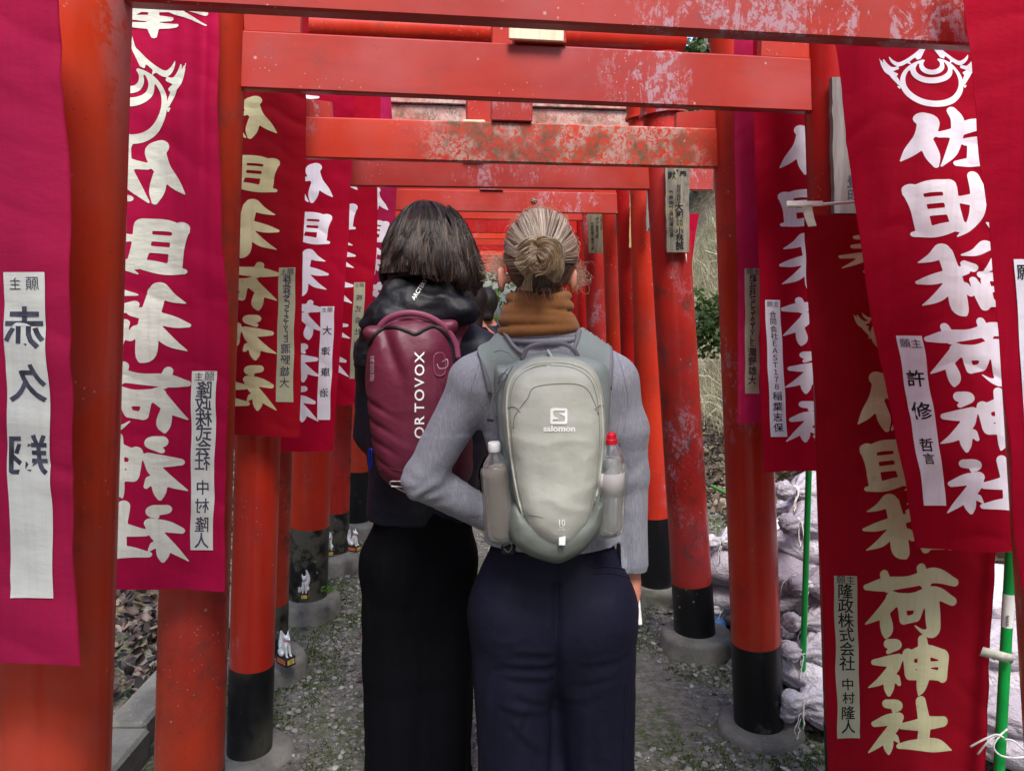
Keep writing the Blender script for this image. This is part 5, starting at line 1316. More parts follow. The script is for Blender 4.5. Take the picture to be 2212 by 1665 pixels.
# raised shoulder seams
for pts in ([(1322, 742), (1345, 800), (1356, 860), (1352, 910), (1338, 960)], [(1052, 745), (1030, 800), (1015, 850), (1012, 900), (1020, 960)]):
    seam(TSW, pts, .0016, 40, .0004).put('seam', KNIT, SWO)
m = MB(); t_ = np.linspace(0, 2*math.pi, 49); c0 = A_(1167, 722, 1.955)
for k in range(3): m.tube(c0 + np.stack([.1015*np.cos(t_)*(1-.05*k), .094*np.sin(t_)*(1-.05*k), .010*k - .006 + .006*np.sin(t_)], -1), .0085, 8, False)
m.put('collar', KNIT, SWO)
# trousers
S = Sdf(np.array([A_(985, 1300)[0]-.03, 1.76, .03]), np.array([A_(1400, 1300)[0]+.03, 2.2, float(A_(1190, 1160)[2])]), .0068)
S.cone(A_(1190, 1185, 1.965), A_(1192, 1300, 1.965), .146, .180, .03, sy=.70); 
S.cone(A_(1104, 1330, 1.955), A_(1118, 1665, 1.97), .112, .106, .045); S.cone(A_(1120, 1665, 1.97), (float(A_(1118, 1665)[0]), 1.94, .05), .106, .116, .02)
S.cone(A_(1280, 1330, 1.955), A_(1287, 1665, 1.985), .115, .099, .045); S.cone(A_(1289, 1665, 1.985), (float(A_(1289, 1665)[0])+.01, 2.02, .05), .094, .108, .02)
S.ell(A_(1122, 1285, 1.93), (.085, .064, .11), .10); S.ell(A_(1268, 1285, 1.93), (.085, .064, .11), .10); S.cone(A_(1192, 1240, 1.955), A_(1192, 1420, 1.955), .10, .06, .08, sy=.9)
S.clip(2, .055, True)
cleft = A_(1203, 1400, 1.84)
def dsp(v):
    zt = float(A_(1190, 1330)[2]); low = np.clip((zt - v[:, 2])/.5, 0, 1)
    d = .012*noise(v, (14, 14, 1.2), 5, 2)*(.15+low) + .0030*noise(v, (5, 5, 14), 6, 2)
    for x0_, y0_, x1_, y1_, am in ((1075, 1425, 1200, 1432, .006), (1110, 1395, 1195, 1402, .004), (1095, 1452, 1198, 1466, .006), (1080, 1520, 1200, 1548, .006), (1120, 1492, 1190, 1530, .005), (1250, 1425, 1360, 1412, .004), (1240, 1470, 1330, 1452, .004), (1110, 1560, 1180, 1640, .006), (1060, 1380, 1120, 1374, .003), (1225, 1520, 1290, 1500, .004), (1080, 1665, 1130, 1530, .005), (1262, 1665, 1268, 1500, .006), (1300, 1640, 1290, 1540, .005), (1040, 1640, 1060, 1440, .005)):
        a_, b_ = A_(x0_, y0_, 1.86)[[0, 2]], A_(x1_, y1_, 1.86)[[0, 2]]; e_ = b_-a_; L_ = e_@e_; q_ = v[:, [0, 2]]-a_; t_ = (q_@e_)/L_; tc = np.clip(t_, 0, 1); n_ = (q_[:, 0]*e_[1]-q_[:, 1]*e_[0])/math.sqrt(L_); dd_ = np.linalg.norm(q_ - tc[:, None]*e_, axis=1)
        am *= .5; d += am*np.exp(-(dd_/.010)**2)*(np.sin(np.pi*np.clip(t_, 0, 1))*.7+.3)*(v[:, 1] < 1.97) - am*.7*np.exp(-((n_-.018)/.012)**2)*((t_ > 0) & (t_ < 1))*(v[:, 1] < 1.97)
    # centre-back seam sinks in
    d -= .009*np.exp(-((v[:, 0]-cleft[0])/.011)**2)*(v[:, 2] < zt+.13)*(v[:, 1] < 1.95)
    xx = v[:, 0]; d += .004*np.exp(-((xx - (A_(1205, 1500)[0]-.035))/.02)**2)*low
    return d
o, v, q = sdf_obj('trousers', S, TROU, pa, dsp, 2); TTR = bvh(v, q); TRO = o
m = seam(TTR, [(1013, 1262), (1004, 1310), (1003, 1360), (1010, 1400)], .0022, 24, .0005); m.put('pocket_edge', TROU, TRO)
for yy in (1372, 1386):
    dy_ = yy-1372
    m = seam(TTR, [(1282, 1225+dy_), (1320, 1224+dy_), (1358, 1232+dy_)], .0018, 20, .0006); m.put('welt', TROU, TRO)
m = seam(TTR, [(1206, 1215), (1207, 1300), (1205, 1400), (1203, 1480)], .0012, 30, .0004); m.put('seam', TROU, TRO)
m = seam(TTR, [(1350, 1470), (1349, 1560), (1346, 1664)], .0022, 30, .0003); m.put('crease', TROU, TRO)
shoes(JA, SHOE, RUB, pa)
# scarf: wound layers
S = Sdf(A_(1030, 745)-np.array([0, .16, 0]), A_(1290, 612)+np.array([0, .16, .03]), .0045)
t_ = np.linspace(0, 2*math.pi, 33)
for cy_, rx_, rr_, ti, ph in ((640, .062, .0125, .10, .3), (652, .068, .0145, -.14, 1.6), (668, .074, .0155, .16, 2.7), (682, .080, .0145, -.13, .9), (697, .0855, .0155, .12, 3.6), (711, .090, .0135, -.07, 5.0), (664, .072, .0125, .40, 1.9), (690, .083, .012, -.36, 2.2)):
    rx_ = rx_*1.01; c0 = A_(1163, cy_, 1.945); pts = c0 + np.stack([rx_*np.cos(t_), rx_*.96*np.sin(t_), ti*rx_*np.sin(t_+ph)], -1)
    for i in range(32): S.cone(pts[i], pts[i+1], rr_, rr_, .0015)
S.cone(A_(1163, 640, 1.945), A_(1163, 712, 1.945), .060, .084, .002)
o, v, q = sdf_obj('scarf', S, SCARF, pa, lambda v: .0012*noise(v, (18, 18, 60), 4, 2), 1)

# blonde hair
HC = A_(1167, 552, 1.94); HR = np.array([.0905, .104, .112]); BD = np.array([0.02, -1, -.16]); BD /= np.linalg.norm(BD)
UPv = np.array([0, 0, 1.0]) - BD*BD[2]; UPv /= np.linalg.norm(UPv); RTv = np.cross(BD, UPv)
n = 5200; ph = rng.uniform(0, 2*math.pi, n); ph = ph + .35*np.sin(ph)*0
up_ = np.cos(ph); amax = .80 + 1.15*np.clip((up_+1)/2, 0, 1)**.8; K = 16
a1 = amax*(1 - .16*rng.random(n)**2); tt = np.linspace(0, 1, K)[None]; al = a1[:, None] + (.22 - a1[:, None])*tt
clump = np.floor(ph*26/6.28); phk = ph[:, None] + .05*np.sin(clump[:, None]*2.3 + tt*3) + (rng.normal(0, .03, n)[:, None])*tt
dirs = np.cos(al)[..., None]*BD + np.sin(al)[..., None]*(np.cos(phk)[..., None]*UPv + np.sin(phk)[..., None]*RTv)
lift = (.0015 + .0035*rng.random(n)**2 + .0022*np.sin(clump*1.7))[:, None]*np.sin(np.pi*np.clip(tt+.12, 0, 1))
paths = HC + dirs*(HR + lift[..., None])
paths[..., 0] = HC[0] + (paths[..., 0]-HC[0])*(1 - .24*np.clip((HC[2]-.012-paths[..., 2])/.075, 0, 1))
kind_ = rng.random(n); lightp = np.clip(.30 + .40*up_ + .15*np.sin(clump*3.1) + .14*np.sin(ph), .05, .92)  # hair colour with light painted in: paler crown, darker nape
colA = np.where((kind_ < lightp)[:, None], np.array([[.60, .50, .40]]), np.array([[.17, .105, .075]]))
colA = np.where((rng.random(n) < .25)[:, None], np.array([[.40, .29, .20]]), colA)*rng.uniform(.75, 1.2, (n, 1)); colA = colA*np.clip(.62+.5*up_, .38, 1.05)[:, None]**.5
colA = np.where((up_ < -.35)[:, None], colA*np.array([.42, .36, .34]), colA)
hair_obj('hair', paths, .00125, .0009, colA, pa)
S = Sdf(HC-.13, HC+.13, .006); S.ell(HC, HR*.975, 0); S.ell(HC + np.array([0, .10, -.055]), (.075, .075, .085), .01, sub=True)
g = np.meshgrid(*[S.lo[i]+S.h*np.arange(S.n[i]) for i in range(3)], indexing='ij', sparse=True)
S.F = np.maximum(S.F, (-(g[2]-(HC[2]-.070)) + .0*g[0] + .25*(g[1]-HC[1])).astype(np.float32)); sdf_obj('hair_base', S, HAIRB, pa)
# bun: separate twisted locks round a dark centre, loose ends falling left and down
BC = P(1167, 556, 1.84)
S = Sdf(BC-.06, BC+.06, .004); S.ell(BC + np.array([.006, .008, -.004]), (.034, .022, .034), 0); sdf_obj('bun_core', S, HAIRD, pa)
def lock(pts, n, w0, w1, cols, r=.0009):
    """pts in px with depth; n hairs spread by w px"""
    pts = [(1164+(x-1164)*.80, 549+(y-553)*.82, d_) for x, y, d_ in pts]; s_ = spline(pts, 18); c = P(s_[:, 0], s_[:, 1], s_[:, 2]); t = np.gradient(c, axis=0); t /= np.linalg.norm(t, axis=1)[:, None]
    n1 = np.cross(t, [0, 1.0, 0]); n1 /= np.linalg.norm(n1, axis=1)[:, None]+1e-9; n2 = np.cross(t, n1); tt_ = np.linspace(0, 1, 18)
    w = (w0*.8*np.sin(np.pi*np.clip(tt_*.8+.18, 0, 1)) + w1*1.3*tt_**2)*.00112
    o = []
    for i in range(n):
        a = rng.uniform(0, 6.28); q = math.sqrt(rng.random()); ph_ = rng.uniform(0, 6); fr = rng.normal(0, .25)
        o.append(c + n1*(w*q*math.cos(a+fr) )[:, None] + n2*(w*q*.55*math.sin(a))[:, None] + n1*(.0012*np.sin(tt_*6+ph_)*tt_)[:, None] + n1*(rng.normal(0, .008)*tt_**3)[:, None] + n2*(rng.normal(0, .003)*tt_)[:, None] + n1*(rng.normal(0, .0036)*np.sin(tt_*rng.uniform(2, 9)))[:, None])
    return o, [cols[rng.integers(0, len(cols))] for _ in range(n)]
GOL = [(.56, .42, .28), (.68, .54, .38), (.38, .27, .17), (.50, .38, .26)]; BRW = [(.28, .18, .11), (.40, .27, .16), (.18, .11, .07), (.50, .36, .22)]
ps, cs2 = [], []
for pts, n_, w0, w1, cc in (
    ([(1158, 534, 1.82), (1170, 520, 1.80), (1198, 520, 1.80), (1214, 536, 1.81), (1214, 566, 1.82), (1204, 604, 1.84)], 230, 9, 2, GOL),
    ([(1162, 542, 1.81), (1186, 540, 1.785), (1197, 560, 1.785), (1188, 586, 1.79), (1166, 590, 1.795), (1152, 572, 1.80)], 420, 13, 4, BRW),
    ([(1160, 545, 1.805), (1180, 556, 1.78), (1186, 572, 1.78), (1174, 590, 1.785), (1156, 592, 1.79)], 320, 13, 3, BRW),
    ([(1164, 532, 1.82), (1148, 518, 1.80), (1132, 524, 1.80), (1120, 538, 1.81), (1112, 548, 1.82)], 150, 8, 3, GOL),
    ([(1160, 540, 1.81), (1142, 546, 1.79), (1124, 556, 1.80), (1112, 570, 1.81)], 190, 8, 5, GOL),
    ([(1158, 552, 1.81), (1144, 564, 1.79), (1128, 580, 1.80), (1112, 592, 1.81)], 190, 8, 6, GOL),
    ([(1156, 560, 1.81), (1148, 582, 1.80), (1136, 598, 1.81), (1124, 608, 1.82)], 130, 6, 6, GOL),
    ([(1158, 566, 1.81), (1150, 590, 1.80), (1136, 612, 1.82), (1130, 648, 1.83)], 46, 4, 1, GOL),
    ([(1196, 542, 1.80), (1212, 560, 1.81), (1216, 590, 1.82), (1196, 618, 1.84)], 150, 7, 3, GOL),
    ([(1172, 528, 1.81), (1196, 530, 1.795), (1206, 548, 1.80), (1203, 574, 1.81)], 150, 6, 4, BRW)):
    a_, b_ = lock(pts, n_, w0, w1, cc); ps += a_; cs2 += b_
hair_obj('bun', np.array(ps), .0010, .0005, np.array(cs2)*rng.uniform(.7, 1.25, (len(cs2), 1)), pa)
# flyaways: curls by the right ear, wisps left and on the nape
pth = []
for i in range(150):
    c_ = P(rng.uniform(1236, 1262), rng.uniform(572, 625), 1.93); r_ = rng.uniform(.006, .022); a0 = rng.uniform(0, 6.28); sg = rng.choice([-1, 1]); tt1 = np.linspace(0, 1, 14)
    st_ = P(1230, rng.uniform(560, 620), 1.93); pp = st_*(1-tt1[:, None])**2 + (1-(1-tt1[:, None])**2)*(c_ + np.array([.006, 0, 0])) + (r_*tt1)[:, None]*np.stack([np.cos(a0+sg*4.2*tt1), .3*np.sin(tt1*5+a0), np.sin(a0+sg*4.2*tt1)], -1)
    pth.append(pp)
for i in range(130):
    s0 = P(1092, rng.uniform(555, 600), 1.93); tt1 = np.linspace(0, 1, 14); L = rng.uniform(.02, .065); pp = s0 + np.stack([-L*tt1, 0*tt1, L*(.10+rng.normal(0, .22))*tt1 + .008*np.sin(tt1*4+i)], -1); pth.append(pp)
for i in range(90):
    a = rng.uniform(-1.2, 1.7); s0 = HC + HR*np.array([math.sin(a), -.2, math.cos(a)]); tt1 = np.linspace(0, 1, 14); L = rng.uniform(.01, .035)
    tn = np.array([math.cos(a), 0, -math.sin(a)])*rng.choice([-1, 1]); pp = s0 + tn*(L*tt1)[:, None] + np.array([math.sin(a), 0, math.cos(a)])*(.012*rng.random()*np.sin(tt1*3))[:, None]; pth.append(pp)
for i in range(40):
    s0 = P(rng.uniform(1110, 1225), 622, 1.86); tt1 = np.linspace(0, 1, 14); pp = s0 + np.stack([rng.normal(0, .01)*tt1, -.004*tt1, -rng.uniform(.01, .04)*tt1], -1); pth.append(pp)
hair_obj('flyaway_hair', np.array(pth), .00042, .00022, np.tile([[.55, .40, .30]], (len(pth), 1))*rng.uniform(.7, 1.3, (len(pth), 1)), pa)
for ex, ez in ((1229, 694), (1100, 700)):
    m = MB(); e0 = P(ex, 648 if ex > 1200 else 655, 1.925)
    for k in range(3): m.tube([e0 + np.array([(k-1)*.003, -.002, -.002*k]), e0 + np.array([(k-1)*.005, -.003, -.020-.006*k])], .0007, 5); m.tube([e0 + np.array([(k-1)*.005, -.003, -.020-.006*k]), e0 + np.array([(k-1)*.005, -.003, -.029-.006*k])], .0016, 5)
    tg_ = m.put('earring', GOLD, pa)

# ---- pale rucksack
def xz(pts, d): w = np.array([P(x, y, d) for x, y in pts]); return w[:, [0, 2]]
pkA = thing('backpack', P(1190, 1200, 1.76), 'pale sage running backpack with two bottle pockets, worn by the blonde woman', 'backpack')
pod = closed([(1186, 776), (1245, 782), (1284, 806), (1302, 850), (1309, 920), (1305, 1000), (1292, 1080), (1272, 1145), (1240, 1186), (1208, 1196), (1172, 1183), (1138, 1148), (1116, 1085), (1100, 1000), (1090, 915), (1089, 850), (1103, 808), (1138, 784)])
S = Sdf(P(1075, 1215, 1.64)-.02, P(1325, 765, 1.86)+.02, .005); S.poly(xz(pod, 1.70), 1.765, .050, .042, 0, .030)
o, v, q = sdf_obj('main_panel', S, PALE, pkA, lambda v: .0030*noise(v, (14, 14, 10), 5, 3) + .0055*noise(v, (5, 5, 6), 6, 2) + .0022*(1-3*np.abs(noise(v, (9, 9, 16), 17, 2))) + .0035*noise(v, (22, 22, 5), 9, 1)*np.clip((v[:, 2]-P(1190, 850, 1.68)[2])/.05, 0, 1) , 3); TP = bvh(v, q); POD = o
base_ = closed([(1112, 1096), (1150, 1120), (1210, 1140), (1262, 1120), (1302, 1085), (1306, 1120), (1296, 1158), (1262, 1198), (1218, 1223), (1186, 1222), (1140, 1206), (1108, 1180), (1100, 1140)])
S = Sdf(P(1080, 1240, 1.66)-.02, P(1330, 1080, 1.86)+.02, .005); S.poly(xz(base_, 1.72), 1.775, .050, .03, 0, .018)
o, v, q = sdf_obj('base_panel', S, SAGED, pkA, lambda v: .004*noise(v, (16, 10, 12), 5, 3), 2)
side = closed([(1068, 800), (1100, 788), (1180, 760), (1270, 772), (1314, 800), (1318, 900), (1314, 1000), (1300, 1090), (1270, 1130), (1140, 1130), (1108, 1090), (1086, 990), (1072, 890)])
S = Sdf(P(1050, 1150, 1.70)-.02, P(1335, 740, 1.90)+.02, .0055); S.poly(xz(side, 1.80), 1.815, .040, .03, 0, .004)
o, v, q = sdf_obj('back_panel', S, SAGE, pkA, lambda v: .003*noise(v, (14, 14, 8), 3, 3), 2); TB = bvh(v, q)
# union surface for draping the yoke
yokL = [(1062, 742), (1078, 726), (1098, 730), (1116, 754), (1150, 772), (1190, 782), (1130, 800), (1100, 830), (1078, 900), (1066, 850), (1052, 800), (1036, 760)]
yokR = [(1190, 782), (1226, 774), (1240, 748), (1248, 716), (1282, 716), (1310, 738), (1316, 790), (1308, 860), (1290, 812), (1250, 790)]
yL = patch('shoulder_yoke', TSW, yokL, .010, SAGE, pkA, rim=.0035, rimmat=STRAPG); yR = patch('shoulder_yoke', TSW, yokR, .010, SAGE, pkA, rim=.0035, rimmat=STRAPG)
def ribbon(name, tree, pts, wid, thick, off, mat, parent, n=30):
    s_ = spline(pts, n); w, ok = cast(tree, s_[:, 0], s_[:, 1], off); w = w[ok]; m = MB()
    m.tube(w, wid, 10, flat=thick/wid, up=(0, -1, 0)); return m.put(name, mat, parent)
ribbon('shoulder_strap', TSW, [(1064, 716), (1050, 735), (1040, 752), (1046, 790), (1060, 850)], .007, .004, .005, STRAPG, pkA)
ribbon('shoulder_strap', TSW, [(1290, 712), (1308, 730), (1316, 780), (1314, 840)], .008, .005, .006, STRAPG, pkA)
ribbon('neck_binding', TSW, [(1098, 726), (1120, 756), (1150, 774), (1190, 782), (1222, 776), (1238, 748), (1246, 722)], .0045, .003, .017, STRAPG, pkA)
m = MB(); s_ = spline([(1128, 778, 1.80), (1140, 752, 1.79), (1175, 742, 1.785), (1215, 742, 1.785), (1240, 756, 1.79), (1250, 774, 1.80)], 26); m.tube(P(s_[:, 0], s_[:, 1], s_[:, 2]), .0055, 8, flat=.45, up=(0, -1, 0)); m.put('haul_loop', STRAPG, pkA)
# piping round the main panel, stitched arch, tucks
pod2 = pod*1.0; cpt = pod.mean(0); inner = cpt + (pod-cpt)*np.array([.935, .965])
w, ok = cast(TP, inner[:, 0], inner[:, 1], .0008); m = MB(); m.tube(np.vstack([w, w[:1]]), .0028, 6, False); m.put('piping', PIPE, POD)
inner2 = cpt + (pod-cpt)*np.array([.87, .93]); sel = (inner2[:, 1] > 900)
w, ok = cast(TP, inner2[:, 0], inner2[:, 1], .0004); order = np.arange(len(w))
m = MB(); m.tube(w[order[:len(w)//2]], .0009, 4, False); m.put('stitching', SEAMC, POD); m = MB(); m.tube(w[order[len(w)//2:]], .0009, 4, False); m.put('stitching', SEAMC, POD)
for pts, r_ in (([(1109, 925), (1112, 900), (1128, 875), (1140, 860), (1152, 838), (1190, 830), (1240, 829), (1268, 840), (1284, 870), (1292, 895)], .0012), ([(1098, 880), (1112, 878), (1124, 890)], .0016), ([(1284, 884), (1294, 876), (1304, 876)], .0016), ([(1119, 1115), (1150, 1112), (1175, 1118)], .0008)):
    seam(TP, pts, r_, 40, .0004).put('stitching', SEAMC, POD)
for pts in ([(1138, 800), (1160, 790), (1190, 786)], [(1240, 790), (1252, 792), (1262, 797)]): seam(TP, pts, .0020, 20, .001).put('zip', PIPE, POD)
m = MB(); s_ = spline([(1183, 756, 1.785), (1190, 768, 1.77), (1196, 778, 1.745)], 8); m.tube(P(s_[:, 0], s_[:, 1], s_[:, 2]), .0032, 6); m.put('zip_pull', PIPE, POD)
# printed logo and word, small print below
def rrect(cx, cy, hw, hh, r, n=6):
    out = []
    for (sx_, sy_, a0) in ((1, 1, 0), (-1, 1, 90), (-1, -1, 180), (1, -1, 270)):
        for k in range(n+1):
            a = math.radians(a0 + 90*k/n); out.append((cx + sx_*(hw-r) + r*math.cos(a), cy + sy_*(hh-r) + r*math.sin(a)))
    return out
X, Y = np.meshgrid(np.arange(1186, 1230, .8), np.arange(878, 920, .8), indexing='ij')
F = poly2d(rrect(1207, 898.5, 18.3, 17.3, 4), X, Y)
Sg = poly2d([(1194, 890), (1197, 887), (1221, 887), (1219, 892), (1206, 892), (1219, 899), (1221, 903), (1219, 910), (1193, 910), (1195, 905), (1209, 905), (1196, 898)], X, Y)
v, f = march(np.maximum(F, -Sg), np.arange(1186, 1230, .8), np.arange(878, 920, .8)); w, ok = cast(TP, v[:, 0], v[:, 1], .0016); put('logo', w, f, LOGO, POD, smooth=False)
text_on('word', TP, 'salomon', 1208, 925, 13, 0, LOGO, POD, .0016, .035, 1.0, 1.12)
text_on('word', TP, '10', 1214, 1128, 14, 0, LOGO, POD, .0016, .02, 1, .85); text_on('word', TP, 'TRAIL', 1213, 1137+1, 3.2, 0, LOGO, POD, .0016, .01); text_on('word', TP, 'BLAZER', 1213, 1142+1, 3.2, 0, LOGO, POD, .0016, .01)
m = MB(); c_, _ = cast(TP, [1214], [1166], .002); m.box(c_[0], (.0075, .002, .0105), bevel=.001); m.put('light_loop', LOGO, POD, smooth=False)
# elastic cords
for pts in ([(1098, 795, 1.75), (1085, 812, 1.76), (1070, 840, 1.80), (1060, 880, 1.80), (1056, 910, 1.81), (1060, 925, 1.81)], [(1108, 790, 1.74), (1086, 828, 1.765), (1068, 860, 1.79), (1058, 900, 1.80)], [(1076, 818, 1.77), (1086, 806, 1.76), (1096, 812, 1.76), (1088, 822, 1.765), (1076, 818, 1.77)],
            [(1068, 760, 1.80), (1084, 757, 1.79), (1100, 764, 1.79), (1108, 774, 1.79)], [(1088, 1180, 1.79), (1100, 1170, 1.77), (1106, 1180, 1.77), (1098, 1192, 1.78), (1088, 1184, 1.79)]):
    s_ = spline(pts, 24); m = MB(); m.tube(P(s_[:, 0], s_[:, 1], s_[:, 2]), .0013, 6); m.put('elastic_cord', STRAPG, pkA)
m = MB(); m.cyl(P(1052, 907, 1.80), P(1066, 908, 1.80), .003, n=8); m.put('cord_lock', ZIPB, pkA)
m = MB(); m.box(P(1098, 1186, 1.80), (.018, .010, .012), bevel=.004); m.put('buckle', ZIPB, pkA, smooth=False)
# stretch pockets
for out_, nm in (([(1096, 1000), (1104, 1060), (1120, 1112), (1112, 1150), (1098, 1176), (1056, 1168), (1046, 1140), (1042, 1080), (1038, 1030), (1042, 1012)], 'bottle_pocket'), ([(1302, 990), (1320, 990), (1340, 996), (1357, 1016), (1352, 1070), (1346, 1130), (1334, 1156), (1300, 1164), (1282, 1158), (1286, 1120), (1298, 1060)], 'bottle_pocket')):
    o_ = closed(out_); xo = xz(o_, 1.78); S = Sdf((xo[:, 0].min()-.02, 1.70, xo[:, 1].min()-.02), (xo[:, 0].max()+.02, 1.86, xo[:, 1].max()+.02), .0045)
    S.poly(xz(o_, 1.78), 1.785, .036, .030, 0, .008); o, v, q = sdf_obj(nm, S, MESHP, pkA, lambda v: .0010*noise(v, 20, 3, 2), 2)

# bottles
def lathe(name, a, b, prof, mat, parent, n=28):
    """prof: (t along a->b in metres, radius)"""
    a = np.array(a); b = np.array(b); e = (b-a)/np.linalg.norm(b-a); m = MB()
    pts = np.array([a + e*t for t, r in prof]); m.tube(pts, [r for t, r in prof], n, True, up=(1, 0, 0)); return m.put(name, mat, parent)
def bottle(label, a, b, cap, capm, liquid, lm):
    t = thing('bottle', b, label, 'bottle')
    L = np.linalg.norm(np.array(b)-np.array(a))
    sharp(lathe('cap', a, b, [(0, .0135), (.002, .0148), (.020, .0150), (.0215, .0142)] if cap else [(0, .008), (.004, .0125), (.014, .0135), (.016, .0155), (.026, .0158), (.027, .014)], capm, t), 35)
    lathe('body', a, b, [(.020, .0125), (.026, .0125), (.032, .017), (.050, .0285), (.066, .0325), (.078, .0325), (.082, .031), (.088, .0325), (L-.02, .0325), (L-.006, .030), (L, .024)], PET, t)
    lathe('liquid', a, b, [(.056, .0285), (.066, .0305), (.1, .0308), (L-.02, .0308), (L-.004, .026)], lm, t); return t
bottle('white capped tea bottle in the left pocket of the pale backpack', P(1067, 955, 1.785), P(1082, 1164, 1.80), True, WCAP, .3, TEA)
b2 = bottle('red capped water bottle in the right pocket of the pale backpack', P(1320, 934, 1.79), P(1318, 1152, 1.80), False, REDCAP, .3, WATERB)
for yy, txt in ((1022, 'evian'), ):
    m = MB(); lathe('label_wrap', P(1320, 934, 1.79), P(1318, 1152, 1.80), [(.094, .0329), (.15, .0329)], m_plain('bottle_label', srgb(214, 206, 210), .5), b2)
# small pale phone in her right hand
m = MB(); c_ = P(1378, 1300, 2.01); m.box(c_, (.006, .028, .055), rotmat(np.array([.1]), np.array([.1]), np.array([.15]))[0], bevel=.004)
tag(m.put('phone', LOGO, smooth=False, base=c_), 'small pale phone held in the right hand of the woman in the lilac sweater', 'phone')

# ============ dark haired walker in the navy jacket ============
B_ = lambda x, y, d=2.28: P(x, y, d)
JB = dict(head=B_(935, 548, 2.29), neck0=B_(935, 610, 2.28), neck1=B_(930, 735, 2.29), chest=B_(925, 850, 2.30), waist=B_(915, 1010, 2.30), hip=B_(910, 1140, 2.30),
          shL=B_(820, 765, 2.29), elL=B_(806, 935, 2.34), wrL=B_(860, 975, 2.58), shR=B_(1030, 765, 2.29), elR=B_(1040, 940, 2.36), wrR=B_(985, 985, 2.58),
          hjL=B_(865, 1220, 2.3), knL=B_(862, 1480, 2.32), anL=(float(B_(862, 1480)[0]), 2.33, .10), hjR=B_(955, 1220, 2.3), knR=B_(960, 1480, 2.32), anR=(float(B_(960, 1480)[0]), 2.36, .10),
          hdL=((.5, 1, .3), (.3, 0, 1), .165, .7, (1, 0, 0)), hdR=((-.5, 1, .3), (-.3, 0, 1), .165, .7, (-1, 0, 0)), ears=[])
pb = thing('person', (float(JB['hip'][0]), 2.3, 0), 'dark bobbed woman seen from behind in navy jacket and black trousers', 'person')
body('body', JB, .008, pb)
S = Sdf(B_(730, 1130)-np.array([0, .3, 0]), B_(1120, 600)+np.array([0, .45, .04]), .0078)
S.ell(B_(925, 880, 2.31), (.19, .13, .26), .03); S.cone(B_(920, 900, 2.31), B_(908, 1120, 2.31), .165, .165, .05, sy=.8)
S.cone(B_(935, 650, 2.29), B_(930, 740, 2.30), .075, .12, .04)
for sg, k in ((-1, 'L'), (1, 'R')):
    S.cone(B_(930 + sg*40, 735, 2.295), JB['sh'+k], .085, .072, .05); S.cone(JB['sh'+k], JB['el'+k], .070, .056, .03); S.cone(JB['el'+k], JB['wr'+k], .056, .042, .02)
S.clip(2, float(B_(900, 1120)[2]), True)
o, v, q = sdf_obj('jacket', S, NAVYJ, pb, lambda v: .007*noise(v, (8, 8, 8), 13, 3) + .004*noise(v, (10, 10, 30), 14, 2), 2); TJ = bvh(v, q); JKO = o
# tall knitted collar
m = MB(); t_ = np.linspace(0, 2*math.pi, 41)
m.cyl(B_(936, 570, 2.29), B_(934, 700, 2.29), .062, .085, 24)
for k in range(-1, 7): m.tube(B_(938, 600 + k*11, 2.285) + np.stack([(.068+.004*k)*np.cos(t_), (.075+.003*k)*np.sin(t_), .004*np.sin(3*t_+k)], -1), .0095, 8, False)
m.put('knit_collar', DKNIT, pb)
# hood hanging on the upper back
S = Sdf(B_(745, 790)-np.array([0, .26, 0]), B_(1095, 575)+np.array([0, .1, .02]), .006)
S.ell(B_(905, 668, 2.20), (.115, .060, .062), .03); S.ell(B_(838, 692, 2.19), (.075, .055, .040), .04); S.ell(B_(985, 672, 2.20), (.075, .055, .040), .04);
S.cone(B_(858, 628, 2.22), B_(960, 622, 2.21), .040, .036, .03); S.cone(B_(800, 735, 2.21), B_(790, 800, 2.21), .034, .03, .04)
S.cone(B_(880, 702, 2.165), B_(1018, 690, 2.18), .016, .012, .012); S.cone(B_(800, 700, 2.175), B_(880, 712, 2.16), .018, .016, .012)
S.cone(B_(950, 640, 2.165), B_(1030, 672, 2.19), .014, .012, .01); S.cone(B_(832, 672, 2.15), B_(900, 690, 2.145), .012, .012, .01)
S.cone(B_(870, 712, 2.10), B_(1000, 716, 2.10), .010, .010, .012, sub=True)
def dsp(v): return .008*noise(v, (11, 11, 14), 31, 3) + .004*noise(v, (25, 20, 30), 33, 2) + .006*(1-3*np.abs(noise(v, (9, 9, 16), 37, 2)))
o, v, q = sdf_obj('hood', S, HOODF, pb, dsp, 2); TH = bvh(v, q)
text_on('word', TH, 'ARCTERYX', 908, 622, 9.0, 57, LOGO, o, .0015, .012, 1.0, .95)
# black trousers
S = Sdf(np.array([B_(740, 1300)[0], 2.08, .03]), np.array([B_(1080, 1300)[0], 2.56, float(B_(900, 1040)[2])]), .0085)
S.cone(B_(912, 1080, 2.31), B_(912, 1200, 2.31), .155, .165, .03, sy=.8)
for kx, yy_ in ((856, 2.30), (962, 2.33)):
    S.cone(B_(kx, 1220, yy_), B_(kx-4, 1665, yy_+.02), .108, .098, .06); S.cone(B_(kx-4, 1665, yy_+.02), (float(B_(kx-4, 1665)[0]), yy_, .02), .098, .100, .02)
S.clip(2, .055, True)
sdf_obj('trousers', S, BLKT, pb, lambda v: .024*noise(v, (12, 12, 1.0), 15, 2) + .004*noise(v, (4, 4, 16), 16, 2), 2)
shoes(JB, SHOE, RUB, pb)
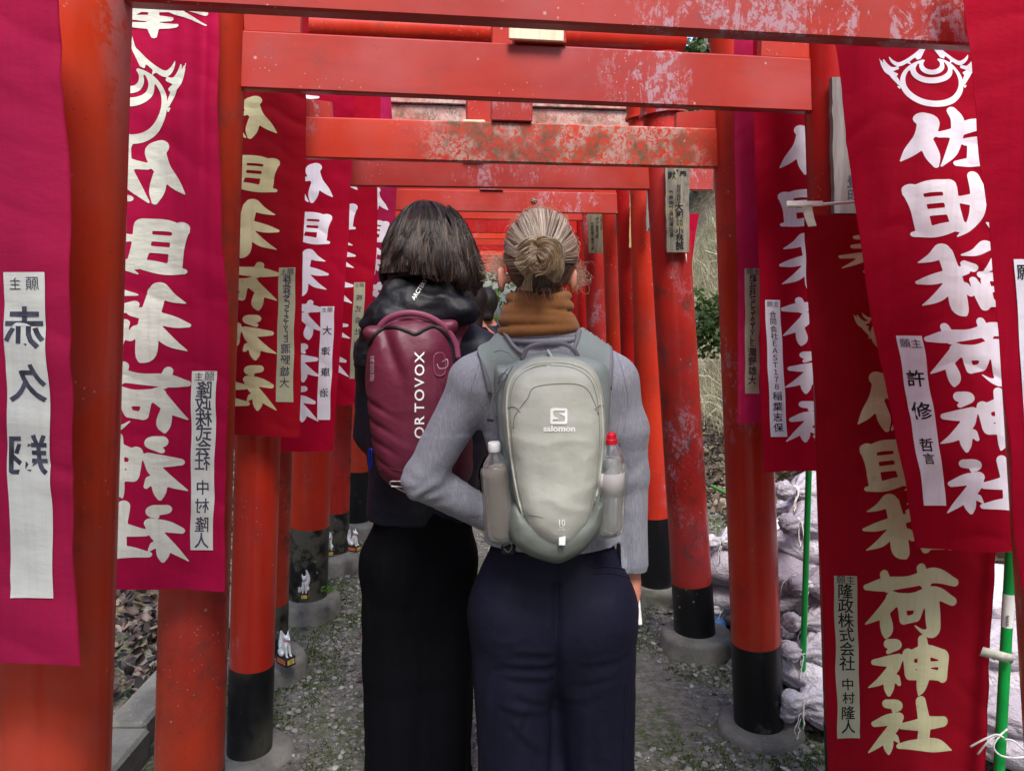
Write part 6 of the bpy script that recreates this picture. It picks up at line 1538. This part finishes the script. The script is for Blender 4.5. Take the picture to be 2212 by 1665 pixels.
# bob hair
HB = B_(933, 545, 2.29); K = 18; n = 6500
prof = np.array([(436, 2), (441, 24), (450, 40), (464, 54), (484, 68), (505, 78), (525, 86), (548, 94), (572, 100), (594, 102), (612, 99), (628, 90), (640, 76)], float); sc_ = .00138
th = rng.uniform(0, 2*math.pi, n); tt = np.linspace(0, 1, K)[None]; tmax = (rng.uniform(.74, .97, n)*np.where(np.sin(th) > 0, .74 + .16*np.clip(np.cos(th), -.4, 1), .98))[:, None]
cl = np.floor(th*34/6.28); rnd = lambda k: _hash(cl.astype(np.int64), 0*cl.astype(np.int64), 0*cl.astype(np.int64)+k, 5)
ti = tt*tmax*(.86+.20*rnd(1))[:, None]; ti = np.clip(ti, 0, 1)
idx = ti*(len(prof)-1); yy_ = np.interp(idx, np.arange(len(prof)), prof[:, 0]); rr_ = np.interp(idx, np.arange(len(prof)), prof[:, 1])
wv = (.0055*np.sin(ti*11 + rnd(2)[:, None]*6.3) + .007*(rnd(3)[:, None]-.5))*ti**.7*2.0 + .012*np.clip((ti/tmax-.82)/.18, 0, 1)*(rnd(7)[:, None]-.35) + (rng.random(n)*.006)[:, None]*ti
thk = th[:, None] + (.15*np.sin(ti*8+rnd(4)[:, None]*6.3)*ti) + (.12*(rnd(6)[:, None]-.5)*2 + .05*rng.normal(0, 1, n)[:, None])*ti**2
R_ = rr_*sc_ + wv; zz = (545 - yy_)*sc_*1.0
yr = 1.06 - .12*np.clip(ti-.6, 0, 1)
px_ = HB[0] + R_*np.cos(thk) - .018*(1-ti)**2; py_ = HB[1] - R_*np.sin(thk)*yr*.98; pz_ = HB[2] + zz + .012*np.cos(thk)*0 - .008*ti*np.cos(thk)
paths = np.stack([px_, py_, pz_], -1)
front = (np.sin(th) < -.72); paths = paths[~front]; nn = len(paths)
b0 = rng.random(nn); c1 = np.where((b0 < .16)[:, None], [[.085, .048, .034]], np.where((b0 < .40)[:, None], [[.045, .028, .025]], [[.015, .009, .008]]))*rng.uniform(.7, 1.3, (nn, 1))
c2 = np.where((rng.random(nn) < .35)[:, None], [[.085, .048, .032]], [[.016, .010, .009]])
paths[:, 4:] += (rng.normal(0, .0016, (nn, 1, 3))*np.linspace(0, 1, K-4)[None, :, None]*2)
hair_obj('hair', paths, .0012, .0006, c1, pb, c2)
# loose wavy locks lying over the bob
lk, lc = [], []
for i in range(170):
    a0 = rng.uniform(-.25, math.pi+.25); t0 = rng.uniform(.15, .6); t1 = min(.99, t0 + rng.uniform(.3, .6))*(.80 + .14*max(-.4, math.cos(a0))); ph_ = rng.uniform(0, 6.3); am = rng.uniform(.02, .075); cc = np.array([(.05, .03, .022), (.030, .020, .018), (.016, .010, .009), (.095, .058, .042)][rng.integers(0, 4)])
    for j in range(14):
        t_ = np.linspace(t0, max(t1, t0+.1), K); ii = t_*(len(prof)-1); y_ = np.interp(ii, np.arange(len(prof)), prof[:, 0]); r_ = np.interp(ii, np.arange(len(prof)), prof[:, 1])*sc_ + .003 + .004*np.sin(np.linspace(0, 3.0, K)) + rng.normal(0, .0012) + .008*np.linspace(0, 1, K)**4*rng.normal(.3, .6)
        aa = a0 + am*np.sin(t_*13+ph_) + rng.normal(0, .018)*(1+np.linspace(0, 1.2, K))
        lk.append(np.stack([HB[0] + r_*np.cos(aa), HB[1] - r_*np.sin(aa)*1.05, HB[2] + (545-y_)*sc_], -1)); lc.append(cc*rng.uniform(.7, 1.3))
hair_obj('loose_locks', np.array(lk), .0008, .0004, np.array(lc), pb)
# solid inner mass
t_ = np.linspace(0, 2*math.pi, 40, endpoint=False); v = []; f = []
for (y_, r_) in prof[:10]:
    r2 = max(r_*sc_*.94 - .001, .001); v.append(np.stack([HB[0]+r2*np.cos(t_) - .018*np.clip(1-(y_-436)/150, 0, 1)**2, HB[1]-r2*np.sin(t_)*np.where(np.sin(t_) > 0, 1.0, .45), np.full(40, HB[2]+(545-y_)*sc_ - .003)], -1))
for k in range(len(v)-1):
    for j in range(40): f.append([k*40+j, k*40+(j+1) % 40, (k+1)*40+(j+1) % 40, (k+1)*40+j])
f.append(list(range(40))); f.append([(len(v)-1)*40+j for j in range(40)][::-1])
put('hair_base', np.concatenate(v), f, HAIRD, pb)
pth = []
for i in range(120):
    a = rng.uniform(-1.6, 1.6); y_ = rng.uniform(445, 630); r_ = np.interp(y_, prof[:, 0], prof[:, 1])*sc_; sg = rng.choice([-1, 1]); s0 = np.array([HB[0]+sg*r_*.97, HB[1]-.02, HB[2]+(545-y_)*sc_]); tt1 = np.linspace(0, 1, 10); L = rng.uniform(.01, .03)
    pth.append(s0 + np.stack([sg*.35*L*tt1 + sg*.004*np.sin(tt1*4), 0*tt1, -L*tt1*rng.uniform(-.2, 1)], -1))
hair_obj('flyaway_hair', np.array(pth), .0004, .0002, np.tile([[.06, .035, .03]], (len(pth), 1)), pb)
# ---- maroon rucksack
pkB = thing('backpack', P(900, 1075, 2.16), 'maroon ski touring backpack with big white lettering, worn by the dark haired woman', 'backpack')
out = closed([(850, 693), (882, 683), (922, 690), (958, 716), (982, 760), (994, 830), (1006, 900), (1018, 980), (1016, 1040), (985, 1066), (930, 1082), (885, 1078), (845, 1062), (815, 1038), (800, 1000), (790, 930), (784, 860), (781, 790), (790, 735), (815, 706)])
S = Sdf(P(760, 1100, 2.02)-.02, P(1045, 665, 2.3)+.02, .006); S.poly(xz(out, 2.07), 2.145, .060, .05, 0, .045)
S.cone(P(800, 720, 2.10), P(975, 705, 2.12), .02, .02, .03)
def dsp(v):
    zt = P(900, 760, 2.05)[2]; d = .004*noise(v, (7, 7, 7), 23, 3) + .0025*noise(v, (20, 20, 10), 24, 2)
    w = P(838, 750, 2.05); d -= .012*np.exp(-(((v[:, 0]-w[0])+ .35*(v[:, 2]-w[2]))/.016)**2)*np.exp(-((v[:, 2]-w[2])/.07)**2); d += .008*np.exp(-(((v[:, 0]-w[0]-.035)+ .3*(v[:, 2]-w[2]))/.02)**2)*np.exp(-((v[:, 2]-w[2])/.08)**2)
    w2 = P(810, 960, 2.05)
    for k in range(4): d -= .006*np.exp(-(((v[:, 2]-w2[2]) + .5*(v[:, 0]-w2[0]) - .05*k+.05)/.008)**2)*np.exp(-((v[:, 0]-w2[0])/.05)**2)
    d += .0022*(1-3*np.abs(noise(v, (8, 8, 12), 27, 2)))
    return d
o, v, q = sdf_obj('main_panel', S, MAROON, pkB, dsp, 3); TM = bvh(v, q); MPO = o
seam(TM, [(787, 800), (792, 760), (806, 728), (828, 710), (852, 708), (880, 716), (898, 722), (918, 712), (938, 706), (960, 720), (975, 750), (982, 790), (984, 830)], .0050, 70, .0006, k=8).put('zip', ZIPB, MPO)
seam(TM, [(800, 740), (816, 718), (840, 700), (880, 690), (915, 696)], .0022, 30, .001).put('piping', MAROON2, MPO)
m = MB(); s_ = spline([(812, 716, 2.10), (838, 688, 2.09), (880, 676, 2.085), (925, 684, 2.09), (962, 708, 2.10), (984, 742, 2.11), (990, 775, 2.11)], 36); m.tube(P(s_[:, 0], s_[:, 1], s_[:, 2]), .0085, 8, flat=.55, up=(0, -1, 0)); m.put('haul_loop', MAROON2, pkB)
patch('shoulder_strap', TJ, [(952, 712), (985, 682), (1012, 668), (1024, 672), (1010, 700), (990, 745), (986, 800), (975, 770), (962, 735)], .012, MAROON2, pkB, rim=.004, rimmat=MAROON2)
patch('shoulder_strap', TJ, [(818, 700), (806, 720), (792, 745), (784, 790), (778, 760), (786, 725), (802, 700)], .012, MAROON, pkB, rim=.004, rimmat=MAROON2)
for i, ch in enumerate('ORTOVOX'): text_on('letter', TM, ch, 906, 934 - i*27.0, 21, 90, LOGO, MPO, .0018, .012, 1, 1.12)
text_on('word', TM, 'FREE RIDER 20 S', 805, 796, 7.6, 90, LOGOD, MPO, .0016, .012, 1, .72)
lg = rrect(862, 1050, 20, 12, 6); w, ok = cast(TM, [p[0] for p in lg], [p[1] for p in lg], .0015); m = MB(); m.tube(np.vstack([w, w[:1]]), .0018, 5, False)
w2, _ = cast(TM, [846, 862, 878], [1050, 1050, 1050], .0015); m.put('logo', LOGO, MPO); m = MB(); m.tube(w2, .0016, 5); m.put('logo', LOGO, MPO)
for pts in ([(795, 1025), (830, 1012), (880, 1018), (960, 1022)], [(820, 1010), (824, 1040), (840, 1062)]): seam(TM, pts, .0012, 24, .0004).put('seam', MAROON, MPO)
patch('buckle_loop', TM, [(938, 768), (958, 766), (960, 806), (940, 808)], .003, MAROON, pkB, rim=.0022, rimmat=MAROON2)
m = MB(); s_ = spline([(955, 782, 2.03), (966, 776, 2.02), (966, 792, 2.02), (950, 796, 2.03), (944, 786, 2.03)], 20); m.tube(P(s_[:, 0], s_[:, 1], s_[:, 2]), .0014, 6); m.put('elastic_cord', LOGOD, pkB)
m = MB(); s_ = spline([(799, 968, 2.055), (803, 972, 2.05), (802, 990, 2.05), (803, 1008, 2.05), (799, 1012, 2.055), (797, 990, 2.055), (799, 968, 2.055)], 26); m.tube(P(s_[:, 0], s_[:, 1], s_[:, 2]), .0026, 6)
tag(m.put('carabiner', BLUE, base=P(800, 990, 2.05)), 'small blue metal clip on the left side of the maroon backpack', 'carabiner')

# ============ two walkers far ahead ============
def far_person(cx, cy, d, H, label, hairlen, jm):
    g0 = P(cx, cy, d); X0 = float(g0[0]); t = thing('person', (X0, d, 0), label, 'person')
    f = lambda x, y, z: np.array([X0+x, d+y, z*H/1.65])
    hz = float(g0[2])*1.65/H
    J = dict(head=f(0, 0, hz), neck0=f(0, -.01, hz-.08), neck1=f(0, -.01, hz-.19), chest=f(0, 0, 1.22), waist=f(0, 0, 1.02), hip=f(0, 0, .88), shL=f(-.17, 0, 1.32), elL=f(-.20, .02, 1.05), wrL=f(-.17, .12, .86), shR=f(.17, 0, 1.32), elR=f(.20, .02, 1.05), wrR=f(.17, .12, .86),
             hjL=f(-.09, 0, .84), knL=f(-.09, .02, .46), anL=(X0-.09, d-.05, .1), hjR=f(.09, 0, .84), knR=f(.09, .02, .46), anR=(X0+.09, d+.12, .1), hdL=((0, .3, -1), (0, 1, 0), .16, .4, (1, 0, 0)), hdR=((0, .3, -1), (0, 1, 0), .16, .4, (-1, 0, 0)), ears=[])
    body('body', J, .011, t)
    S = Sdf(f(-.34, -.25, .7), f(.34, .3, 1.6), .012); S.ell(f(0, 0, 1.22), (.18, .13, .24), .04); S.cone(f(0, 0, 1.2), f(0, 0, .84), .16, .17, .05, sy=.8); S.cone(f(0, -.01, 1.42), f(0, 0, 1.3), .07, .11, .05)
    for k in 'LR': S.cone(f(0, 0, 1.36), J['sh'+k], .08, .07, .05); S.chain([J['sh'+k], J['el'+k], J['wr'+k]], [.068, .055, .045], .03)
    sdf_obj('jacket', S, jm, t, lambda v: .008*noise(v, 9, 41, 3), 2)
    S = Sdf(f(-.3, -.25, .04), f(.3, .3, .95), .012)
    for k in 'LR': S.chain([J['hj'+k], J['kn'+k], J['an'+k]], [.115, .08, .065], .05)
    S.clip(2, .05, True); sdf_obj('trousers', S, BLKT, t, lambda v: .006*noise(v, 9, 42, 2), 2); shoes(J, SHOE, RUB, t)
    S = Sdf(f(-.2, -.25, hz-hairlen-.05), f(.2, .2, hz+.2), .008); hc = J['head']; S.ell(hc + np.array([0, -.02, .02]), (.092, .105, .115), .01); S.cone(hc + np.array([0, -.06, 0]), hc + np.array([0, -.085, -hairlen]), .075, .055, .03, sy=.7)
    S.ell(hc + np.array([0, .11, -.03]), (.07, .07, .09), .01, sub=True); sdf_obj('hair', S, HAIRD, t, lambda v: .006*noise(v, (40, 40, 4), 43, 2), 1)
far_person(1026, 652, 5.6, 1.56, 'dark long haired walker far ahead between the two women', .22, BLKT)
far_person(1052, 656, 6.3, 1.55, 'dark haired walker furthest ahead, just right of the other distant one', .10, NAVYJ)
# ------------------------------------------------------------------ sandbags
def sandbag_proto(seed, knot=True):
    S = Sdf((-.30, -.20, -.12), (.42, .20, .16), .0085)
    S.ell((-.02, 0, 0), (.215, .145, .088), .02); S.ell((-.10, .02, -.005), (.14, .12, .080), .04); S.ell((.08, -.01, .004), (.12, .11, .07), .04)
    S.cone((.12, 0, 0), (.225, 0, .012), .055, .020, .04)
    if knot:
        S.cone((.225, 0, .012), (.245, 0, .014), .018, .020, .01); S.cone((.245, 0, .014), (.282, 0, .020), .018, .040, .012)
    def dsp(v):
        a = np.arctan2(v[:, 2]-.01, v[:, 1]); x = v[:, 0]; w = np.clip((x-.04)/.18, 0, 1)
        d = .005*w*np.sin(a*9 + 2*noise(v, 12, seed, 2)) + .009*noise(v, (5, 5, 7), seed, 2) + .002*noise(v, (25, 12, 25), seed+1, 2)
        return d
    v, q = S.mesh(); v = relax(v, q, 2); v = v + normals(v, q)*dsp(v)[:, None]
    v[:, 2] = np.maximum(v[:, 2], -.085)
    me = new_mesh('sandbag', v, q, True, SAND)
    m = MB(); t_ = np.linspace(0, 2*math.pi, 20)
    for k in range(2): m.tube(np.stack([.232+.006*k+0*t_, .0215*np.cos(t_), .0125+.0215*np.sin(t_)], -1), .003, 5, False)
    r_ = np.random.default_rng(seed)
    s_ = spline([(.238, .02, .02), (.27, .05, .03), (.30, .075, -.01), (.29, .06, -.06), (.26, .03, -.05), (.25, .02, .0)], 18); m.tube(s_ + r_.normal(0, .002, s_.shape), .0022, 5)
    s_ = spline([(.238, .0, .03), (.28, -.03, .05), (.32, -.05, .01), (.33, -.055, -.05)], 12); m.tube(s_ + r_.normal(0, .002, s_.shape), .0022, 5)
    mt = new_mesh('tie_string', np.concatenate(m.v), m.f, True, CORD); return me, mt
PRO = [sandbag_proto(s_, True) for s_ in (51, 62, 73)] + [sandbag_proto(84, False)]
WALL = []
def bag(x, y, z, rz, k, label, sc=1.0, tilt=0.0):
    t = link(bpy.data.objects.new('sandbag', PRO[k][0])); t.location = (x, y, z); t.rotation_euler = (tilt*.5, tilt, rz); t.scale = (sc, sc, sc*1.0)
    tag(t, label, 'sandbag', 'stacked sandbags right of the path')
    if k < 3:
        c = link(bpy.data.objects.new('tie_string', PRO[k][1])); c.parent = t
    return t
# px position of each visible bag centre, depth, heading (deg), kind
BG = [(1560, 1160, 3.60, 200, 0, 'white sandbag at the top left of the stack, just right of the fourth right pillar'), (1556, 1232, 3.55, 160, 3, 'plump pale sandbag below the top left one'), (1566, 1290, 3.58, 185, 3, 'lavender sandbag squeezed flat low beside the fourth right pillar'),
      (1570, 1322, 3.6, 170, 3, 'brown stained sandbag next to the bottom beside the fourth right pillar'), (1572, 1362, 3.55, 190, 1, 'lowest white sandbag with a blue corner beside the fourth right pillar'),
      (1715, 1062, 3.10, 205, 0, 'bright white sandbag at the very top behind the thin green pole'), (1700, 1120, 3.02, 215, 1, 'white knotted sandbag second from the top, left of the thin green pole'), (1755, 1120, 3.12, 190, 3, 'pale sandbag at the top, right of the thin green pole'),
      (1698, 1178, 3.0, 178, 2, 'grey knotted sandbag with a rosette of cloth, third from the top'), (1690, 1232, 3.02, 200, 3, 'cream sandbag below the rosette knot'), (1698, 1290, 3.05, 188, 3, 'dirty grey sandbag with black specks mid stack'),
      (1692, 1345, 3.02, 215, 0, 'bunched lilac sandbag with pleated neck mid stack'), (1694, 1395, 3.05, 180, 3, 'shaded purple grey sandbag low in the stack, left'), (1700, 1435, 3.02, 195, 3, 'shaded purple grey sandbag at the bottom left of the stack'), (1706, 1470, 3.05, 175, 3, 'dark lowest sandbag tucked behind the right stack'),
      (1752, 1268, 2.82, 195, 1, 'rusty pink sandbag with long loose string behind the low banner'), (1748, 1345, 2.78, 190, 0, 'pink necked sandbag with a looped white string'), (1742, 1408, 2.74, 198, 2, 'large lilac sandbag pointing its corner at the third right pillar'),
      (1762, 1452, 2.74, 185, 3, 'smooth white sandbag second from the bottom beside the low banner'), (1738, 1500, 2.66, 200, 1, 'small tied sandbag above the bottom one beside the low banner'), (1742, 1540, 2.62, 190, 0, 'bottom sandbag resting on the mossy ground beside the low banner'),
      (2176, 1312, 2.55, 170, 3, 'smooth round white sandbag at the top by the thick green pole'), (2172, 1400, 2.46, 200, 1, 'white sandbag behind the taped part of the thick green pole'), (2206, 1390, 2.55, 185, 3, 'white sandbag at the right edge beyond the thick green pole'),
      (2178, 1470, 2.42, 175, 3, 'large pale sandbag mid height behind the thick green pole'), (2186, 1545, 2.36, 190, 2, 'cream sandbag above the knotted cord of the thick green pole'), (2190, 1620, 2.34, 180, 3, 'shaded sandbag at the bottom behind the knotted cord')]
for i, (px_, py_, d_, rz_, k_, lb) in enumerate(BG):
    p = P(px_, py_, d_); p[0] += (.20 if k_ < 3 and px_ < 2000 else .08); p[2] = max(p[2], .075)
    bag(p[0], p[1]+.05, p[2], math.radians(rz_), k_, lb, rng.uniform(.92, 1.05), rng.normal(0, .08))
# hidden middle of the wall, carries the run between the visible ends
for j in range(4):
    for k in range(4):
        x_, y_ = 1.22 + .13*j + .04*(k % 2), 3.05 - .10*j
        bag(x_+.1, y_, .08+.145*k, math.radians(180+rng.normal(0, 12)), [0, 3, 1, 2][(j+k) % 4], 'pale sandbag in the part of the stack covered by the low banner', 1.0, 0)
m = MB(); p = P(1550, 1375, 3.50); m.box(p, (.05, .03, .09), rotmat(np.array([0.]), np.array([.3]), np.array([.4]))[0], bevel=.02); tag(m.put('tarp_scrap', TARP, base=p), 'blue tarpaulin scrap wedged beside the lowest sandbag', 'tarp')

# ------------------------------------------------------------------ fox figurines
def fox(px_, py_, d, H, heading, label, v_=0):
    g = P(px_, py_, d); base = np.array([g[0], g[1], g[2]])
    t = thing('fox_figurine', base, label, 'figurine', 'white fox figurines at the pillar feet'); t.rotation_euler = (0, 0, math.radians(heading))
    s_ = H/.12; S = Sdf(np.array([-.045, -.05, .025])*s_, np.array([.045, .06, .135])*s_, .0016*s_)
    F = lambda *a: np.array(a)*s_
    S.cone(F(0, .012, .045), F(0, -.006, .078), .0155*s_, .0105*s_, .008*s_)           # haunch to chest
    S.ell(F(0, .018, .042), (.018*s_, .018*s_, .014*s_), .008*s_)
    for sx_ in (-1, 1):
        S.cone(F(sx_*.0065, -.012, .072), F(sx_*.0075, -.017, .034), .0052*s_, .0038*s_, .004*s_); S.cone(F(sx_*.0075, -.017, .033), F(sx_*.008, -.024, .032), .0042*s_, .003*s_, .002*s_)
        S.ell(F(sx_*.014, .008, .040), (.007*s_, .014*s_, .011*s_), .004*s_)
        S.cone(F(sx_*.0075, -.006, .106), F(sx_*.0105, -.004, .121), .0042*s_, .0010*s_, .002*s_)
    S.cone(F(0, -.006, .078), F(0, -.010, .098), .0088*s_, .0085*s_, .004*s_); S.ell(F(0, -.011, .101), (.0105*s_, .011*s_, .0098*s_), .003*s_); S.cone(F(0, -.018, .099), F(0, -.029, .096), .0058*s_, .0024*s_, .004*s_)
    tl = spline([(0, .03, .036), (.008, .042, .055), (.012, .040, .085), (.006, .034, .108 if v_ != 1 else .122)], 9)*s_; 
    for i in range(8): S.cone(tl[i], tl[i+1], (.004+.0055*math.sin(math.pi*i/8))*s_, (.004+.0055*math.sin(math.pi*(i+1)/8))*s_, .002*s_)
    if v_ == 1: S.ell(F(-.024, -.008, .038), (.008*s_, .008*s_, .010*s_), .003*s_); S.ell(F(-.024, -.012, .051), (.006*s_, .006*s_, .006*s_), .002*s_)
    S.clip(2, .0302*s_, True)
    vv, q = S.mesh(); vv = relax(vv, q, 1)
    def kid(name, v, f, mat, par=t, smooth=True):
        o = link(bpy.data.objects.new(name, new_mesh(name, v, f, smooth, mat))); o.parent = par; return o
    fb = kid('fox', vv, q, PORC)
    m = MB()
    for sx_ in (-1, 1): m.tube([F(sx_*.0045, -.0205, .1035), F(sx_*.0055, -.0222, .1045)], .0011*s_, 6)
    m.tube([F(0, -.0305, .0965), F(0, -.0318, .0968)], .0014*s_, 6); kid('eyes_and_nose', np.concatenate(m.v), m.f, FOXBLK, fb)
    m = MB(); m.tube([F(.009*math.cos(a), -.008+.009*math.sin(a), .089) for a in np.linspace(0, 6.28, 16)], .0015*s_, 5, False); kid('red_collar', np.concatenate(m.v), m.f, REDCAP, fb)
    m = MB(); m.box((0, 0, .014*s_), (.019*s_, .030*s_, .0135*s_), bevel=.001); m.box((0, 0, .0285*s_), (.021*s_, .032*s_, .0018*s_), bevel=.0006); m.box((0, 0, .0015*s_), (.021*s_, .032*s_, .0018*s_), bevel=.0006); kid('pedestal', np.concatenate(m.v), m.f, FOXBLK, smooth=False)
    m = MB(); m.box((0, -.0306*s_, .015*s_), (.014*s_, .0006, .009*s_)); kid('gold_plate', np.concatenate(m.v), m.f, FOXGD, smooth=False)
    for sx_ in (-1, 1):
        m = MB(); m.box((sx_*.0196*s_, 0, .015*s_), (.0006, .024*s_, .009*s_)); kid('orange_plate', np.concatenate(m.v), m.f, FOXOR, smooth=False)
fox(618, 1432, 2.98, .135, 50, 'white fox figurine nearest the camera, on the footing by the third left pillar')
fox(659, 1290, 3.42, .115, 8, 'white fox with raised tail and cub, in front of the spotted black pillar foot', 1)
fox(712, 1198, 4.00, .125, 20, 'white fox partly hidden behind the spotted black pillar foot')
fox(765, 1189, 4.15, .125, 62, 'white fox standing on the rim of the footing closest to the dark trousers')

# weed on a footing, small ferns by the kerb
p = P(690, 1275, 3.55); leafcloud('weed', 'bright green weed growing on the footing of the spotted left pillar', 'weed', [(p[0]+.05, p[1], p[2]+.01)], [(.05, .04, .015)], [70], .013, [(.10, .22, .03), (.07, .16, .03)])
